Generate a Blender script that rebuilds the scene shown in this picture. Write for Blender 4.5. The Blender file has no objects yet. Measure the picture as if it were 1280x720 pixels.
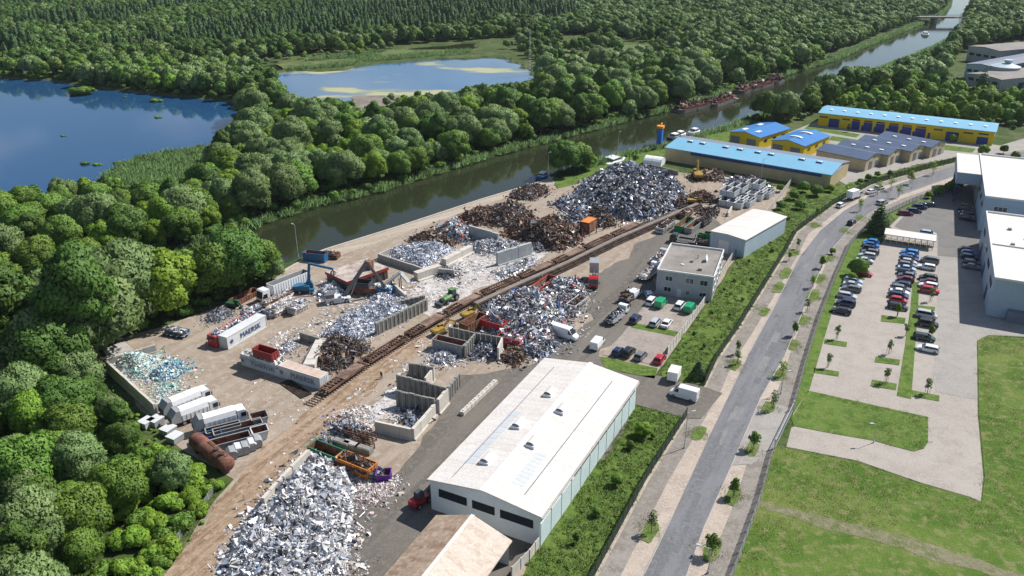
import bpy, bmesh, math, random
import numpy as np
from mathutils import Vector, Matrix, noise

# ------------------------------------------------------------------ camera, sky, sun, exposure
SC = bpy.context.scene
COL = SC.collection
H, F, CX, CY = 86.0, 1026.0, 640.0, 360.0
PITCH = math.atan((360 + 104) / F)
cam_d = bpy.data.cameras.new('camera')
cam_d.sensor_width = 36.0
cam_d.lens = F / 1280 * 36
cam_d.clip_start, cam_d.clip_end = 0.5, 20000
cam = bpy.data.objects.new('camera', cam_d)
cam.location = (0, 0, H)
cam.rotation_euler = (math.pi / 2 - PITCH, 0, 0)
COL.objects.link(cam)
SC.camera = cam

SUN_EL = math.radians(47)
SUN_DIR = Vector((0.885, 0.466, 0)).normalized() * math.cos(SUN_EL) + Vector((0, 0, math.sin(SUN_EL)))
w = bpy.data.worlds.new('World')
SC.world = w
w.use_nodes = True
nt = w.node_tree
bg = nt.nodes['Background']
sky = nt.nodes.new('ShaderNodeTexSky')
sky.sky_type = 'NISHITA'
sky.sun_disc = False
sky.sun_elevation = SUN_EL
sky.sun_rotation = math.atan2(SUN_DIR.x, SUN_DIR.y)
sky.air_density, sky.dust_density, sky.ozone_density = 1.0, 0.6, 2.0
tc_ = nt.nodes.new('ShaderNodeTexCoord')
mp_ = nt.nodes.new('ShaderNodeMapping'); mp_.inputs['Scale'].default_value = (1.0, 1.0, 3.2)
cn_ = nt.nodes.new('ShaderNodeTexNoise'); cn_.inputs['Scale'].default_value = 3.4; cn_.inputs['Detail'].default_value = 7; cn_.inputs['Roughness'].default_value = 0.55
cr_ = nt.nodes.new('ShaderNodeMapRange'); cr_.inputs['From Min'].default_value = 0.54; cr_.inputs['From Max'].default_value = 0.72; cr_.inputs['To Max'].default_value = 0.75
cm_ = nt.nodes.new('ShaderNodeMix'); cm_.data_type = 'RGBA'; cm_.inputs['B'].default_value = (9.0, 9.3, 9.8, 1)
nt.links.new(tc_.outputs['Generated'], mp_.inputs[0]); nt.links.new(mp_.outputs[0], cn_.inputs['Vector'])
nt.links.new(cn_.outputs['Fac'], cr_.inputs['Value']); nt.links.new(cr_.outputs[0], cm_.inputs['Factor'])
nt.links.new(sky.outputs[0], cm_.inputs['A']); nt.links.new(cm_.outputs['Result'], bg.inputs[0])
bg.inputs[1].default_value = 0.078
sd_ = bpy.data.lights.new('sun', 'SUN')
sd_.energy = 4.7
sd_.angle = math.radians(0.53)
sd_.color = (1.0, 0.965, 0.92)
sun = bpy.data.objects.new('sun', sd_)
sun.rotation_euler = SUN_DIR.to_track_quat('Z', 'Y').to_euler()
sun.location = (0, 0, 300)
COL.objects.link(sun)
SC.view_settings.view_transform = 'Standard'
SC.view_settings.look = 'None'
SC.view_settings.exposure = 0.48
SC.view_settings.gamma = 1
SC.view_settings.use_curve_mapping = False
SC.cycles.max_bounces = 6
SC.cycles.diffuse_bounces = 2
SC.cycles.transparent_max_bounces = 12
SC.cycles.caustics_reflective = False
SC.cycles.caustics_refractive = False

# ------------------------------------------------------------------ photo pixel -> ground point
COSP, SINP = math.cos(PITCH), math.sin(PITCH)
def G(px, py, z=0.0):
    a = (px - CX) / F
    b = (CY - py) / F
    dx, dy, dz = a, COSP + b * SINP, -SINP + b * COSP
    t = (z - H) / dz
    return Vector((dx * t, dy * t, z))
def P(x, y, z):
    dz = z - H
    depth = y * COSP - dz * SINP
    up = y * SINP + dz * COSP
    return CX + F * x / depth, CY - F * up / depth
def G2(p, z=0.0):
    v = G(p[0], p[1], z)
    return (v.x, v.y)
def polyw(pts, z=0.0):
    return [G2(p, z) for p in pts]
def head(p0, p1, z=0.0):
    a, b = G(*p0, z), G(*p1, z)
    return math.atan2(b.y - a.y, b.x - a.x)
U = math.atan2(0.8901, 0.4558)      # long axis of the yard and its halls
V = U - math.pi / 2
def zq(ox, oy, s):
    return lambda x, y: (ox + x / s, oy + y / s)

# ------------------------------------------------------------------ materials
MATS = {}
def nd(nt, t, **kw):
    n = nt.nodes.new(t)
    for k, v in kw.items():
        setattr(n, k, v)
    return n
def mat(name, col, rough=0.8, metal=0.0, var=0.15, scale=0.6, col2=None, bump=0.0, coord='pos', detail=5.0, spec=0.3, scale2=None, contrast=(0.35, 0.65)):
    if name in MATS:
        return MATS[name]
    m = bpy.data.materials.new(name)
    m.use_nodes = True
    nt = m.node_tree
    b = nt.nodes['Principled BSDF']
    b.inputs['Roughness'].default_value = rough
    b.inputs['Metallic'].default_value = metal
    b.inputs['Specular IOR Level'].default_value = spec
    if coord == 'pos':
        g = nd(nt, 'ShaderNodeNewGeometry'); vec = g.outputs['Position']
    else:
        g = nd(nt, 'ShaderNodeTexCoord'); vec = g.outputs['Object']
    n1 = nd(nt, 'ShaderNodeTexNoise')
    n1.inputs['Scale'].default_value = scale
    n1.inputs['Detail'].default_value = detail
    n1.inputs['Roughness'].default_value = 0.65
    nt.links.new(vec, n1.inputs['Vector'])
    r = nd(nt, 'ShaderNodeValToRGB')
    c1 = [max(0, c * (1 - var)) for c in col]
    c2 = list(col2) if col2 else [min(1, c * (1 + var)) for c in col]
    r.color_ramp.elements[0].position, r.color_ramp.elements[1].position = contrast
    r.color_ramp.elements[0].color = (*c1, 1)
    r.color_ramp.elements[1].color = (*c2, 1)
    nt.links.new(n1.outputs['Fac'], r.inputs['Fac'])
    out = r.outputs['Color']
    n2 = nd(nt, 'ShaderNodeTexNoise')
    n2.inputs['Scale'].default_value = scale2 if scale2 else scale * 9
    n2.inputs['Detail'].default_value = 4
    nt.links.new(vec, n2.inputs['Vector'])
    mr = nd(nt, 'ShaderNodeMapRange')
    mr.inputs['From Min'].default_value, mr.inputs['From Max'].default_value = 0.3, 0.7
    mr.inputs['To Min'].default_value, mr.inputs['To Max'].default_value = 1 - var * 0.8, 1 + var * 0.8
    nt.links.new(n2.outputs['Fac'], mr.inputs['Value'])
    mx = nd(nt, 'ShaderNodeVectorMath', operation='SCALE')
    nt.links.new(out, mx.inputs[0]); nt.links.new(mr.outputs[0], mx.inputs['Scale'])
    nt.links.new(mx.outputs[0], b.inputs['Base Color'])
    if bump:
        bp = nd(nt, 'ShaderNodeBump')
        bp.inputs['Strength'].default_value = bump
        bp.inputs['Distance'].default_value = 0.15
        nt.links.new(n2.outputs['Fac'], bp.inputs['Height'])
        nt.links.new(bp.outputs[0], b.inputs['Normal'])
    MATS[name] = m
    return m
def plain(name, col, rough=0.5, metal=0.0, var=0.06, spec=0.4):
    return mat(name, col, rough, metal, var, 0.8, coord='obj', spec=spec)
def paint(name, col):
    m = mat(name, col, 0.28, 0.0, 0.03, 0.5, coord='obj', spec=0.5)
    b = m.node_tree.nodes['Principled BSDF']
    b.inputs['Coat Weight'].default_value = 0.5
    b.inputs['Coat Roughness'].default_value = 0.08
    return m
def rust(name, c1, c2, scale=0.5, rough=0.9):
    return mat(name, c1, rough, 0.1, 0.25, scale, col2=c2, coord='pos', bump=0.2, contrast=(0.4, 0.6))

def ground_mat(name, cols, scales, bump=0.15, rough=0.95, tracks=None):
    """three tone ground: broad patches, mid blotches and fine grain"""
    m = bpy.data.materials.new(name); m.use_nodes = True
    nt = m.node_tree; b = nt.nodes['Principled BSDF']
    b.inputs['Roughness'].default_value = rough
    b.inputs['Specular IOR Level'].default_value = 0.15
    g = nd(nt, 'ShaderNodeNewGeometry'); vec = g.outputs['Position']
    last = None
    for i, (c, s, lo, hi) in enumerate(zip(cols[1:], scales, (0.42, 0.45, 0.5), (0.62, 0.6, 0.62))):
        n = nd(nt, 'ShaderNodeTexNoise')
        n.inputs['Scale'].default_value = s
        n.inputs['Detail'].default_value = 7
        n.inputs['Roughness'].default_value = 0.62
        if tracks and i == 1:
            mp = nd(nt, 'ShaderNodeMapping')
            mp.vector_type = 'TEXTURE'
            mp.inputs['Rotation'].default_value = (0, 0, tracks)
            mp.inputs['Scale'].default_value = (9.0, 1.0, 1.0)
            nt.links.new(vec, mp.inputs[0]); nt.links.new(mp.outputs[0], n.inputs['Vector'])
        else:
            nt.links.new(vec, n.inputs['Vector'])
        mr = nd(nt, 'ShaderNodeMapRange')
        mr.inputs['From Min'].default_value, mr.inputs['From Max'].default_value = lo, hi
        nt.links.new(n.outputs['Fac'], mr.inputs['Value'])
        mx = nd(nt, 'ShaderNodeMix', data_type='RGBA')
        if last is None:
            mx.inputs['A'].default_value = (*cols[0], 1)
        else:
            nt.links.new(last, mx.inputs['A'])
        mx.inputs['B'].default_value = (*c, 1)
        nt.links.new(mr.outputs[0], mx.inputs['Factor'])
        last = mx.outputs['Result']
    n = nd(nt, 'ShaderNodeTexNoise'); n.inputs['Scale'].default_value = 3.0; n.inputs['Detail'].default_value = 6
    nt.links.new(vec, n.inputs['Vector'])
    mr = nd(nt, 'ShaderNodeMapRange')
    mr.inputs['From Min'].default_value, mr.inputs['From Max'].default_value = 0.3, 0.7
    mr.inputs['To Min'].default_value, mr.inputs['To Max'].default_value = 0.88, 1.12
    nt.links.new(n.outputs['Fac'], mr.inputs['Value'])
    vm = nd(nt, 'ShaderNodeVectorMath', operation='SCALE')
    nt.links.new(last, vm.inputs[0]); nt.links.new(mr.outputs[0], vm.inputs['Scale'])
    nt.links.new(vm.outputs[0], b.inputs['Base Color'])
    bp = nd(nt, 'ShaderNodeBump'); bp.inputs['Strength'].default_value = bump; bp.inputs['Distance'].default_value = 0.3
    nt.links.new(n.outputs['Fac'], bp.inputs['Height']); nt.links.new(bp.outputs[0], b.inputs['Normal'])
    return m

def leaf_mat(name, dark, light, hue=0.02, trans=0.25):
    m = bpy.data.materials.new(name); m.use_nodes = True
    nt = m.node_tree; b = nt.nodes['Principled BSDF']
    b.inputs['Roughness'].default_value = 0.6
    b.inputs['Specular IOR Level'].default_value = 0.25
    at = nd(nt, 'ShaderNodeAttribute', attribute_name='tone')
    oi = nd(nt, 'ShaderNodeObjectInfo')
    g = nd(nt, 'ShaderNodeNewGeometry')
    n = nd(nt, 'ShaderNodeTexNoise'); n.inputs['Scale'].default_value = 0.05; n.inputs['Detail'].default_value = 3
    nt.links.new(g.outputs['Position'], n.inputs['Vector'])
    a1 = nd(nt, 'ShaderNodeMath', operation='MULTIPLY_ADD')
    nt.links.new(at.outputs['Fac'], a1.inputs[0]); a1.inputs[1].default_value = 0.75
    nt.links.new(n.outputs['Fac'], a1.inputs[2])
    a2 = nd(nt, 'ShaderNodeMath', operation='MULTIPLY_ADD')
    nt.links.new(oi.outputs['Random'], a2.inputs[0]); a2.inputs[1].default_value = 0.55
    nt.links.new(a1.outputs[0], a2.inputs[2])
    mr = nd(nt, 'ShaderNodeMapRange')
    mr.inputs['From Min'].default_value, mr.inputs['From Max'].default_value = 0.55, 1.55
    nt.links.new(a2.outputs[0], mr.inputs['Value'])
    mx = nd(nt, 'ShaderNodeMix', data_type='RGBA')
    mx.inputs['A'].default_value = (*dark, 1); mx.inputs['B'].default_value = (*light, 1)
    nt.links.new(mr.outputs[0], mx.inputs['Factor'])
    hs = nd(nt, 'ShaderNodeHueSaturation')
    h1 = nd(nt, 'ShaderNodeMapRange')
    h1.inputs['To Min'].default_value, h1.inputs['To Max'].default_value = 0.5 - hue, 0.5 + hue
    nt.links.new(oi.outputs['Random'], h1.inputs['Value'])
    nt.links.new(h1.outputs[0], hs.inputs['Hue']); nt.links.new(mx.outputs['Result'], hs.inputs['Color'])
    nt.links.new(hs.outputs[0], b.inputs['Base Color'])
    tr = nd(nt, 'ShaderNodeBsdfTranslucent')
    nt.links.new(hs.outputs[0], tr.inputs['Color'])
    ms = nd(nt, 'ShaderNodeMixShader'); ms.inputs[0].default_value = trans
    nt.links.new(b.outputs[0], ms.inputs[1]); nt.links.new(tr.outputs[0], ms.inputs[2])
    nt.links.new(ms.outputs[0], nt.nodes['Material Output'].inputs['Surface'])
    MATS[name] = m
    return m

def water_mat(name, col, rough, bump, wscale, col2=None, reflect=0.5, alg=None):
    m = bpy.data.materials.new(name); m.use_nodes = True
    nt = m.node_tree; b = nt.nodes['Principled BSDF']
    b.inputs['Roughness'].default_value = rough
    b.inputs['IOR'].default_value = 1.33
    b.inputs['Specular IOR Level'].default_value = reflect
    g = nd(nt, 'ShaderNodeNewGeometry')
    n = nd(nt, 'ShaderNodeTexNoise'); n.inputs['Scale'].default_value = 0.012; n.inputs['Detail'].default_value = 3
    nt.links.new(g.outputs['Position'], n.inputs['Vector'])
    mx = nd(nt, 'ShaderNodeMix', data_type='RGBA')
    mx.inputs['A'].default_value = (*col, 1); mx.inputs['B'].default_value = (*(col2 or col), 1)
    nt.links.new(n.outputs['Fac'], mx.inputs['Factor'])
    last = mx.outputs['Result']
    if alg:
        mp = nd(nt, 'ShaderNodeMapping'); mp.inputs['Scale'].default_value = (0.55, 1.0, 1)
        n3 = nd(nt, 'ShaderNodeTexNoise'); n3.inputs['Scale'].default_value = 0.03; n3.inputs['Detail'].default_value = 6
        nt.links.new(g.outputs['Position'], mp.inputs[0]); nt.links.new(mp.outputs[0], n3.inputs['Vector'])
        mr = nd(nt, 'ShaderNodeMapRange')
        mr.inputs['From Min'].default_value, mr.inputs['From Max'].default_value = 0.56, 0.64
        nt.links.new(n3.outputs['Fac'], mr.inputs['Value'])
        m2 = nd(nt, 'ShaderNodeMix', data_type='RGBA')
        nt.links.new(last, m2.inputs['A']); m2.inputs['B'].default_value = (*alg, 1)
        nt.links.new(mr.outputs[0], m2.inputs['Factor'])
        last = m2.outputs['Result']
        r2 = nd(nt, 'ShaderNodeMapRange')
        r2.inputs['To Min'].default_value, r2.inputs['To Max'].default_value = rough, 0.8
        nt.links.new(mr.outputs[0], r2.inputs['Value']); nt.links.new(r2.outputs[0], b.inputs['Roughness'])
    nt.links.new(last, b.inputs['Base Color'])
    n2 = nd(nt, 'ShaderNodeTexNoise'); n2.inputs['Scale'].default_value = wscale; n2.inputs['Detail'].default_value = 3
    nt.links.new(g.outputs['Position'], n2.inputs['Vector'])
    bp = nd(nt, 'ShaderNodeBump'); bp.inputs['Strength'].default_value = bump; bp.inputs['Distance'].default_value = 0.2
    nt.links.new(n2.outputs['Fac'], bp.inputs['Height']); nt.links.new(bp.outputs[0], b.inputs['Normal'])
    return m

# ------------------------------------------------------------------ mesh helpers
class MB:
    def __init__(s):
        s.v, s.f, s.m = [], [], []
    def add(s, vs, fs, mi=0, M=None):
        o = len(s.v)
        s.v += [tuple(M @ Vector(v)) if M is not None else tuple(v) for v in vs]
        s.f += [tuple(i + o for i in f) for f in fs]
        s.m += [mi] * len(fs)
        return s
    def box(s, cx, cy, cz, sx, sy, sz, mi=0, rz=0.0, ry=0.0, rx=0.0, taper=1.0):
        """box centred in x, y with its bottom at cz"""
        hx, hy = sx / 2, sy / 2
        vs = [(-hx, -hy, 0), (hx, -hy, 0), (hx, hy, 0), (-hx, hy, 0)]
        vs += [(x * taper, y * taper, sz) for x, y, _ in vs]
        fs = [(3, 2, 1, 0), (4, 5, 6, 7), (0, 1, 5, 4), (1, 2, 6, 5), (2, 3, 7, 6), (3, 0, 4, 7)]
        M = Matrix.Translation((cx, cy, cz)) @ Matrix.Rotation(rz, 4, 'Z') @ Matrix.Rotation(ry, 4, 'Y') @ Matrix.Rotation(rx, 4, 'X')
        return s.add(vs, fs, mi, M)
    def beam(s, a, b, wd, ht, mi=0):
        a, b = Vector(a), Vector(b)
        d = b - a
        L = d.length
        if L < 1e-6: return s
        q = d.to_track_quat('X', 'Z').to_matrix().to_4x4()
        vs = [(0, -wd/2, -ht/2), (L, -wd/2, -ht/2), (L, wd/2, -ht/2), (0, wd/2, -ht/2), (0, -wd/2, ht/2), (L, -wd/2, ht/2), (L, wd/2, ht/2), (0, wd/2, ht/2)]
        fs = [(3, 2, 1, 0), (4, 5, 6, 7), (0, 1, 5, 4), (1, 2, 6, 5), (2, 3, 7, 6), (3, 0, 4, 7)]
        return s.add(vs, fs, mi, Matrix.Translation(a) @ q)
    def cyl(s, a, b, r0, r1=None, n=10, mi=0, caps=True):
        a, b = Vector(a), Vector(b)
        r1 = r0 if r1 is None else r1
        q = (b - a).to_track_quat('Z', 'Y').to_matrix().to_4x4()
        L = (b - a).length
        vs = [(r0 * math.cos(2*math.pi*i/n), r0 * math.sin(2*math.pi*i/n), 0) for i in range(n)]
        vs += [(r1 * math.cos(2*math.pi*i/n), r1 * math.sin(2*math.pi*i/n), L) for i in range(n)]
        fs = [(i, (i+1) % n, n + (i+1) % n, n + i) for i in range(n)]
        if caps: fs += [tuple(range(n-1, -1, -1)), tuple(range(n, 2*n))]
        return s.add(vs, fs, mi, Matrix.Translation(a) @ q)
    def prism(s, poly, z0, z1, mi=0, mtop=None):
        n = len(poly)
        ar = sum(poly[i][0]*poly[(i+1) % n][1] - poly[(i+1) % n][0]*poly[i][1] for i in range(n))
        if ar < 0: poly = poly[::-1]
        vs = [(x, y, z0) for x, y in poly] + [(x, y, z1) for x, y in poly]
        s.add(vs, [(i, (i+1) % n, n + (i+1) % n, n + i) for i in range(n)] + [tuple(range(n-1, -1, -1))], mi)
        s.f.append(tuple(len(s.v) - n + i for i in range(n))); s.m.append(mi if mtop is None else mtop)
        return s
    def side(s, prof, y0, y1, mi=0, M=None):
        """profile in x,z extruded along y"""
        n = len(prof)
        ar = sum(prof[i][0]*prof[(i+1) % n][1] - prof[(i+1) % n][0]*prof[i][1] for i in range(n))
        if ar < 0: prof = prof[::-1]
        vs = [(x, y0, z) for x, z in prof] + [(x, y1, z) for x, z in prof]
        return s.add(vs, [((i+1) % n, i, n + i, n + (i+1) % n)[::-1][::-1] for i in range(n)] + [tuple(range(n)), tuple(range(2*n-1, n-1, -1))], mi, M)
    def quad(s, pts, mi=0):
        return s.add(pts, [tuple(range(len(pts)))], mi)
    def open_box(s, cx, cy, cz, sx, sy, sz, t=0.12, mi=0, mi_in=None, rz=0.0, floor_h=0.15, flare=0.0):
        """open-topped skip: four walls and a floor"""
        mi_in = mi if mi_in is None else mi_in
        M = Matrix.Translation((cx, cy, cz)) @ Matrix.Rotation(rz, 4, 'Z')
        hx, hy = sx/2, sy/2
        o0 = [(-hx+flare, -hy, 0), (hx-flare, -hy, 0), (hx-flare, hy, 0), (-hx+flare, hy, 0)]
        o1 = [(-hx, -hy, sz), (hx, -hy, sz), (hx, hy, sz), (-hx, hy, sz)]
        i1 = [(-hx+t, -hy+t, sz), (hx-t, -hy+t, sz), (hx-t, hy-t, sz), (-hx+t, hy-t, sz)]
        i0 = [(-hx+t+flare, -hy+t, floor_h), (hx-t-flare, -hy+t, floor_h), (hx-t-flare, hy-t, floor_h), (-hx+t+flare, hy-t, floor_h)]
        vs = o0 + o1 + i1 + i0
        s.add(vs, [(3, 2, 1, 0)] + [(i, (i+1) % 4, 4+(i+1) % 4, 4+i) for i in range(4)] + [(4+i, 4+(i+1) % 4, 8+(i+1) % 4, 8+i) for i in range(4)], mi, M)
        s.add(vs, [(8+i, 8+(i+1) % 4, 12+(i+1) % 4, 12+i) for i in range(4)] + [(12, 13, 14, 15)], mi_in, M)
        return s
    def build(s, name, mats, parent=None, loc=(0, 0, 0), rz=0.0, smooth=False):
        me = bpy.data.meshes.new(name)
        me.from_pydata(s.v, [], s.f)
        if not isinstance(mats, (list, tuple)): mats = [mats]
        for m_ in mats: me.materials.append(m_)
        me.polygons.foreach_set('material_index', s.m)
        if smooth: me.polygons.foreach_set('use_smooth', [True] * len(s.f))
        me.update()
        o = bpy.data.objects.new(name, me)
        o.location = loc; o.rotation_euler = (0, 0, rz)
        COL.objects.link(o)
        if parent is not None: o.parent = parent
        return o

def mesh_np(name, v, f, mi=None, mats=(), tone=None, normals=None, smooth=False):
    me = bpy.data.meshes.new(name)
    nv, nf, k = len(v), len(f), f.shape[1]
    me.vertices.add(nv); me.vertices.foreach_set('co', np.asarray(v, np.float32).ravel())
    me.loops.add(nf * k); me.loops.foreach_set('vertex_index', np.asarray(f, np.int32).ravel())
    me.polygons.add(nf); me.polygons.foreach_set('loop_start', np.arange(0, nf * k, k, dtype=np.int32))
    me.update(calc_edges=True)
    for m_ in mats: me.materials.append(m_)
    if mi is not None: me.polygons.foreach_set('material_index', np.asarray(mi, np.int32))
    if tone is not None:
        a = me.attributes.new('tone', 'FLOAT', 'FACE'); a.data.foreach_set('value', np.asarray(tone, np.float32))
    me.polygons.foreach_set('use_smooth', np.full(nf, bool(smooth or normals is not None)))
    if normals is not None: me.normals_split_custom_set_from_vertices(np.asarray(normals, np.float64).tolist())
    return me

def tag(o, label=None, cat=None, group=None, kind=None):
    if label: o['label'] = label
    if cat: o['category'] = cat
    if group: o['group'] = group
    if kind: o['kind'] = kind
    return o
def thing(name, label, cat, loc, rz=0.0, group=None):
    o = bpy.data.objects.new(name, None)
    o.empty_display_size = 0.5
    o.location = loc; o.rotation_euler = (0, 0, rz)
    COL.objects.link(o)
    return tag(o, label, cat, group)
def clone(root, loc, rz, label=None, scale=None):
    r = root.copy(); COL.objects.link(r)
    r.location = loc; r.rotation_euler = (0, 0, rz)
    if scale: r.scale = scale if hasattr(scale, '__len__') else (scale,) * 3
    if label: r['label'] = label
    for ch in root.children:
        c = ch.copy(); COL.objects.link(c); c.parent = r
        for g_ in ch.children:
            d = g_.copy(); COL.objects.link(d); d.parent = c
    return r
ORD = ['first', 'second', 'third', 'fourth', 'fifth', 'sixth', 'seventh', 'eighth', 'ninth', 'tenth', 'eleventh', 'twelfth', 'thirteenth', 'fourteenth', 'fifteenth', 'sixteenth', 'seventeenth', 'eighteenth', 'nineteenth']
TENS = {20: 'twent', 30: 'thirt', 40: 'fort', 50: 'fift', 60: 'sixt', 70: 'sevent', 80: 'eight', 90: 'ninet'}
def ordw(i):
    i += 1
    if i < 20: return ORD[i-1]
    if i >= 100: return 'hundred-and-' + (ordw(i-101) if i > 100 else 'first')
    t, u_ = i // 10 * 10, i % 10
    return TENS[t] + ('ieth' if u_ == 0 else 'y-' + ORD[u_-1])

# polygon tests
def inside(pts, poly):
    x, y = pts[:, 0], pts[:, 1]
    r = np.zeros(len(pts), bool)
    n = len(poly)
    for i in range(n):
        x0, y0 = poly[i]; x1, y1 = poly[(i+1) % n]
        if y0 == y1: continue
        c = ((y0 > y) != (y1 > y)) & (x < (x1-x0) * (y-y0) / (y1-y0) + x0)
        r ^= c
    return r
def dist(pts, poly, closed=True):
    d = np.full(len(pts), 1e9)
    n = len(poly)
    for i in range(n if closed else n-1):
        a = np.array(poly[i][:2]); b = np.array(poly[(i+1) % n][:2])
        ab = b - a
        t = np.clip(((pts - a) @ ab) / max(ab @ ab, 1e-9), 0, 1)
        d = np.minimum(d, np.linalg.norm(pts - (a + t[:, None] * ab), axis=1))
    return d
def vnoise(x, y, s, seed=0.0):
    return np.array([noise.noise(Vector((a * s + seed, b * s - seed, seed * 1.7))) for a, b in zip(x, y)])
# ------------------------------------------------------------------ terrain and water
WZ = -0.9
def ragged(poly, amp=1.2, step=2.5, seed=1.0, raw=False):
    wp = poly if raw else polyw(poly)
    out = []; n = len(wp)
    for i in range(n):
        a, b = Vector(wp[i]), Vector(wp[(i+1) % n]); L = (b-a).length
        if L < .01: continue
        k = max(1, int(L/step)); nr = Vector(((b-a).y, -(b-a).x))/L
        for j in range(k):
            p = a.lerp(b, j/k)
            q = p + nr * amp * (noise.noise(Vector((p.x*.12, p.y*.12, seed))) * 1.6 + noise.noise(Vector((p.x*.5, p.y*.5, seed))) * .8)
            out.append((q.x, q.y))
    return out
CAN_FAR = [(-420, 520), (-200, 455), (0, 392), (309, 289), (346, 274), (400, 258), (477, 240), (544, 219), (615, 197), (662, 184), (736, 165), (800, 148), (837, 139), (912, 116), (976, 97), (1040, 77), (1122, 43), (1172, 23), (1186, 8), (1190, -8), (1193, -30)]
CAN_NEAR = [(-420, 590), (-200, 515), (0, 449), (310, 343), (410, 311), (500, 283), (600, 250), (690, 223), (745, 206), (800, 190), (836, 184), (900, 164), (960, 143), (1020, 119), (1080, 94), (1140, 72), (1184, 52), (1206, 30), (1213, 10), (1216, -8), (1218, -30)]
LAKE = [(-700, 94), (0, 97), (30, 100), (62, 101), (110, 110), (190, 118), (290, 128), (300, 136), (286, 157), (258, 182), (175, 195), (134, 215), (124, 228), (60, 258), (0, 268), (-700, 330)]
POND = [(329, 97), (345, 91), (356, 88), (430, 86), (454, 80), (544, 73), (615, 71), (635, 72), (655, 83), (672, 92), (662, 102), (642, 108), (585, 116), (500, 122), (452, 124), (400, 128), (363, 122), (345, 108)]
POOL = [(470, 67), (520, 58), (592, 52), (596, 60), (540, 66), (480, 71)]
POOL2 = [(310, 86), (345, 80), (420, 76), (455, 74), (440, 80), (380, 85), (340, 90)]
canal_w = polyw(CAN_FAR, WZ) + polyw(CAN_NEAR, WZ)[::-1]
lake_w, pond_w, pool_w, pool2_w = polyw(LAKE, WZ), ragged(POND, 5, 6, 9.0), ragged(POOL, 3, 6, 8.0), polyw(POOL2, WZ)
BODIES = [canal_w, lake_w, pond_w, pool_w, pool2_w]
BBS = [(min(p[0] for p in b), max(p[0] for p in b), min(p[1] for p in b), max(p[1] for p in b)) for b in BODIES]
def shore(pts):
    """signed distance to the nearest water line, positive on land"""
    d = np.full(len(pts), 1e6)
    for b in BODIES:
        e = dist(pts, b)
        e[inside(pts, b)] *= -1
        d = np.minimum(d, e)
    return d
def axis(lo, hi, step, far):
    a = np.arange(lo, hi + step, step)
    return np.concatenate([[-far if lo < 0 else lo - 400, lo - 300 if lo < 0 else lo - 60], a, [hi + 500, far]])
xs = axis(-760, 760, 4.0, 7000); ys = axis(60, 1260, 4.0, 9000)
ys[0], ys[1] = -500, -50
gx, gy = np.meshgrid(xs, ys)
pts = np.stack([gx.ravel(), gy.ravel()], 1)
sh = shore(pts)
tz = np.clip(WZ + sh * 0.55, -3.2, 0.0)
nx, ny = len(xs), len(ys)
idx = np.arange(nx * ny).reshape(ny, nx)
fc = np.stack([idx[:-1, :-1], idx[:-1, 1:], idx[1:, 1:], idx[1:, :-1]], -1).reshape(-1, 4)
m_terrain = ground_mat('terrain_green', [(0.045, 0.075, 0.018), (0.075, 0.11, 0.03), (0.10, 0.115, 0.045), (0.03, 0.05, 0.012)], (0.02, 0.09, 0.5))
ter = bpy.data.objects.new('terrain', mesh_np('terrain', np.column_stack([pts, tz]), fc, None, [m_terrain]))
COL.objects.link(ter); tag(ter, kind='structure')

def sheet(name, poly, z, m, raw=False, kind='structure', label=None):
    wp = poly if raw else polyw(poly)
    n = len(wp)
    ar = sum(wp[i][0]*wp[(i+1) % n][1] - wp[(i+1) % n][0]*wp[i][1] for i in range(n))
    if ar < 0: wp = wp[::-1]
    from mathutils.geometry import tessellate_polygon
    tri = tessellate_polygon([[Vector((x, y, 0)) for x, y in wp]])
    mb = MB(); mb.v = [(x, y, z) for x, y in wp]
    for t in tri:
        a, b, c = [wp[i] for i in t]
        cr = (b[0]-a[0])*(c[1]-a[1]) - (b[1]-a[1])*(c[0]-a[0])
        mb.f.append(tuple(t) if cr > 0 else tuple(t[::-1])); mb.m.append(0)
    o = mb.build(name, m)
    return tag(o, kind=kind)
def grow(b, r=6.0):
    c = np.array(b); mid = c.mean(0)
    n = len(c); out = []
    ar = sum(c[i][0]*c[(i+1) % n][1] - c[(i+1) % n][0]*c[i][1] for i in range(n))
    sgn = 1 if ar > 0 else -1
    for i in range(n):
        t = c[(i+1) % n] - c[i-1]; t = t / (np.linalg.norm(t) + 1e-9)
        out.append(tuple(c[i] + sgn * r * np.array([t[1], -t[0]])))
    return out
m_canal = water_mat('canal_water', (0.020, 0.026, 0.012), 0.06, 0.10, 0.5, (0.028, 0.032, 0.016), 0.5)
m_lake = water_mat('lake_water', (0.016, 0.078, 0.18), 0.05, 0.07, 0.35, (0.016, 0.05, 0.11), 0.5)
m_pond = water_mat('pond_water', (0.04, 0.13, 0.26), 0.05, 0.06, 0.35, (0.05, 0.10, 0.16), 0.5, alg=(0.34, 0.34, 0.20))
sheet('canal_water', grow(canal_w, 4), WZ, m_canal, True)
sheet('lake_water', grow(lake_w, 4), WZ, m_lake, True)
sheet('pond_water', grow(pond_w, 4), WZ, m_pond, True)
sheet('pool_water', grow(pool_w, 4), WZ, m_canal, True)
sheet('marsh_water', grow(pool2_w, 4), WZ, m_canal, True)

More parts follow.
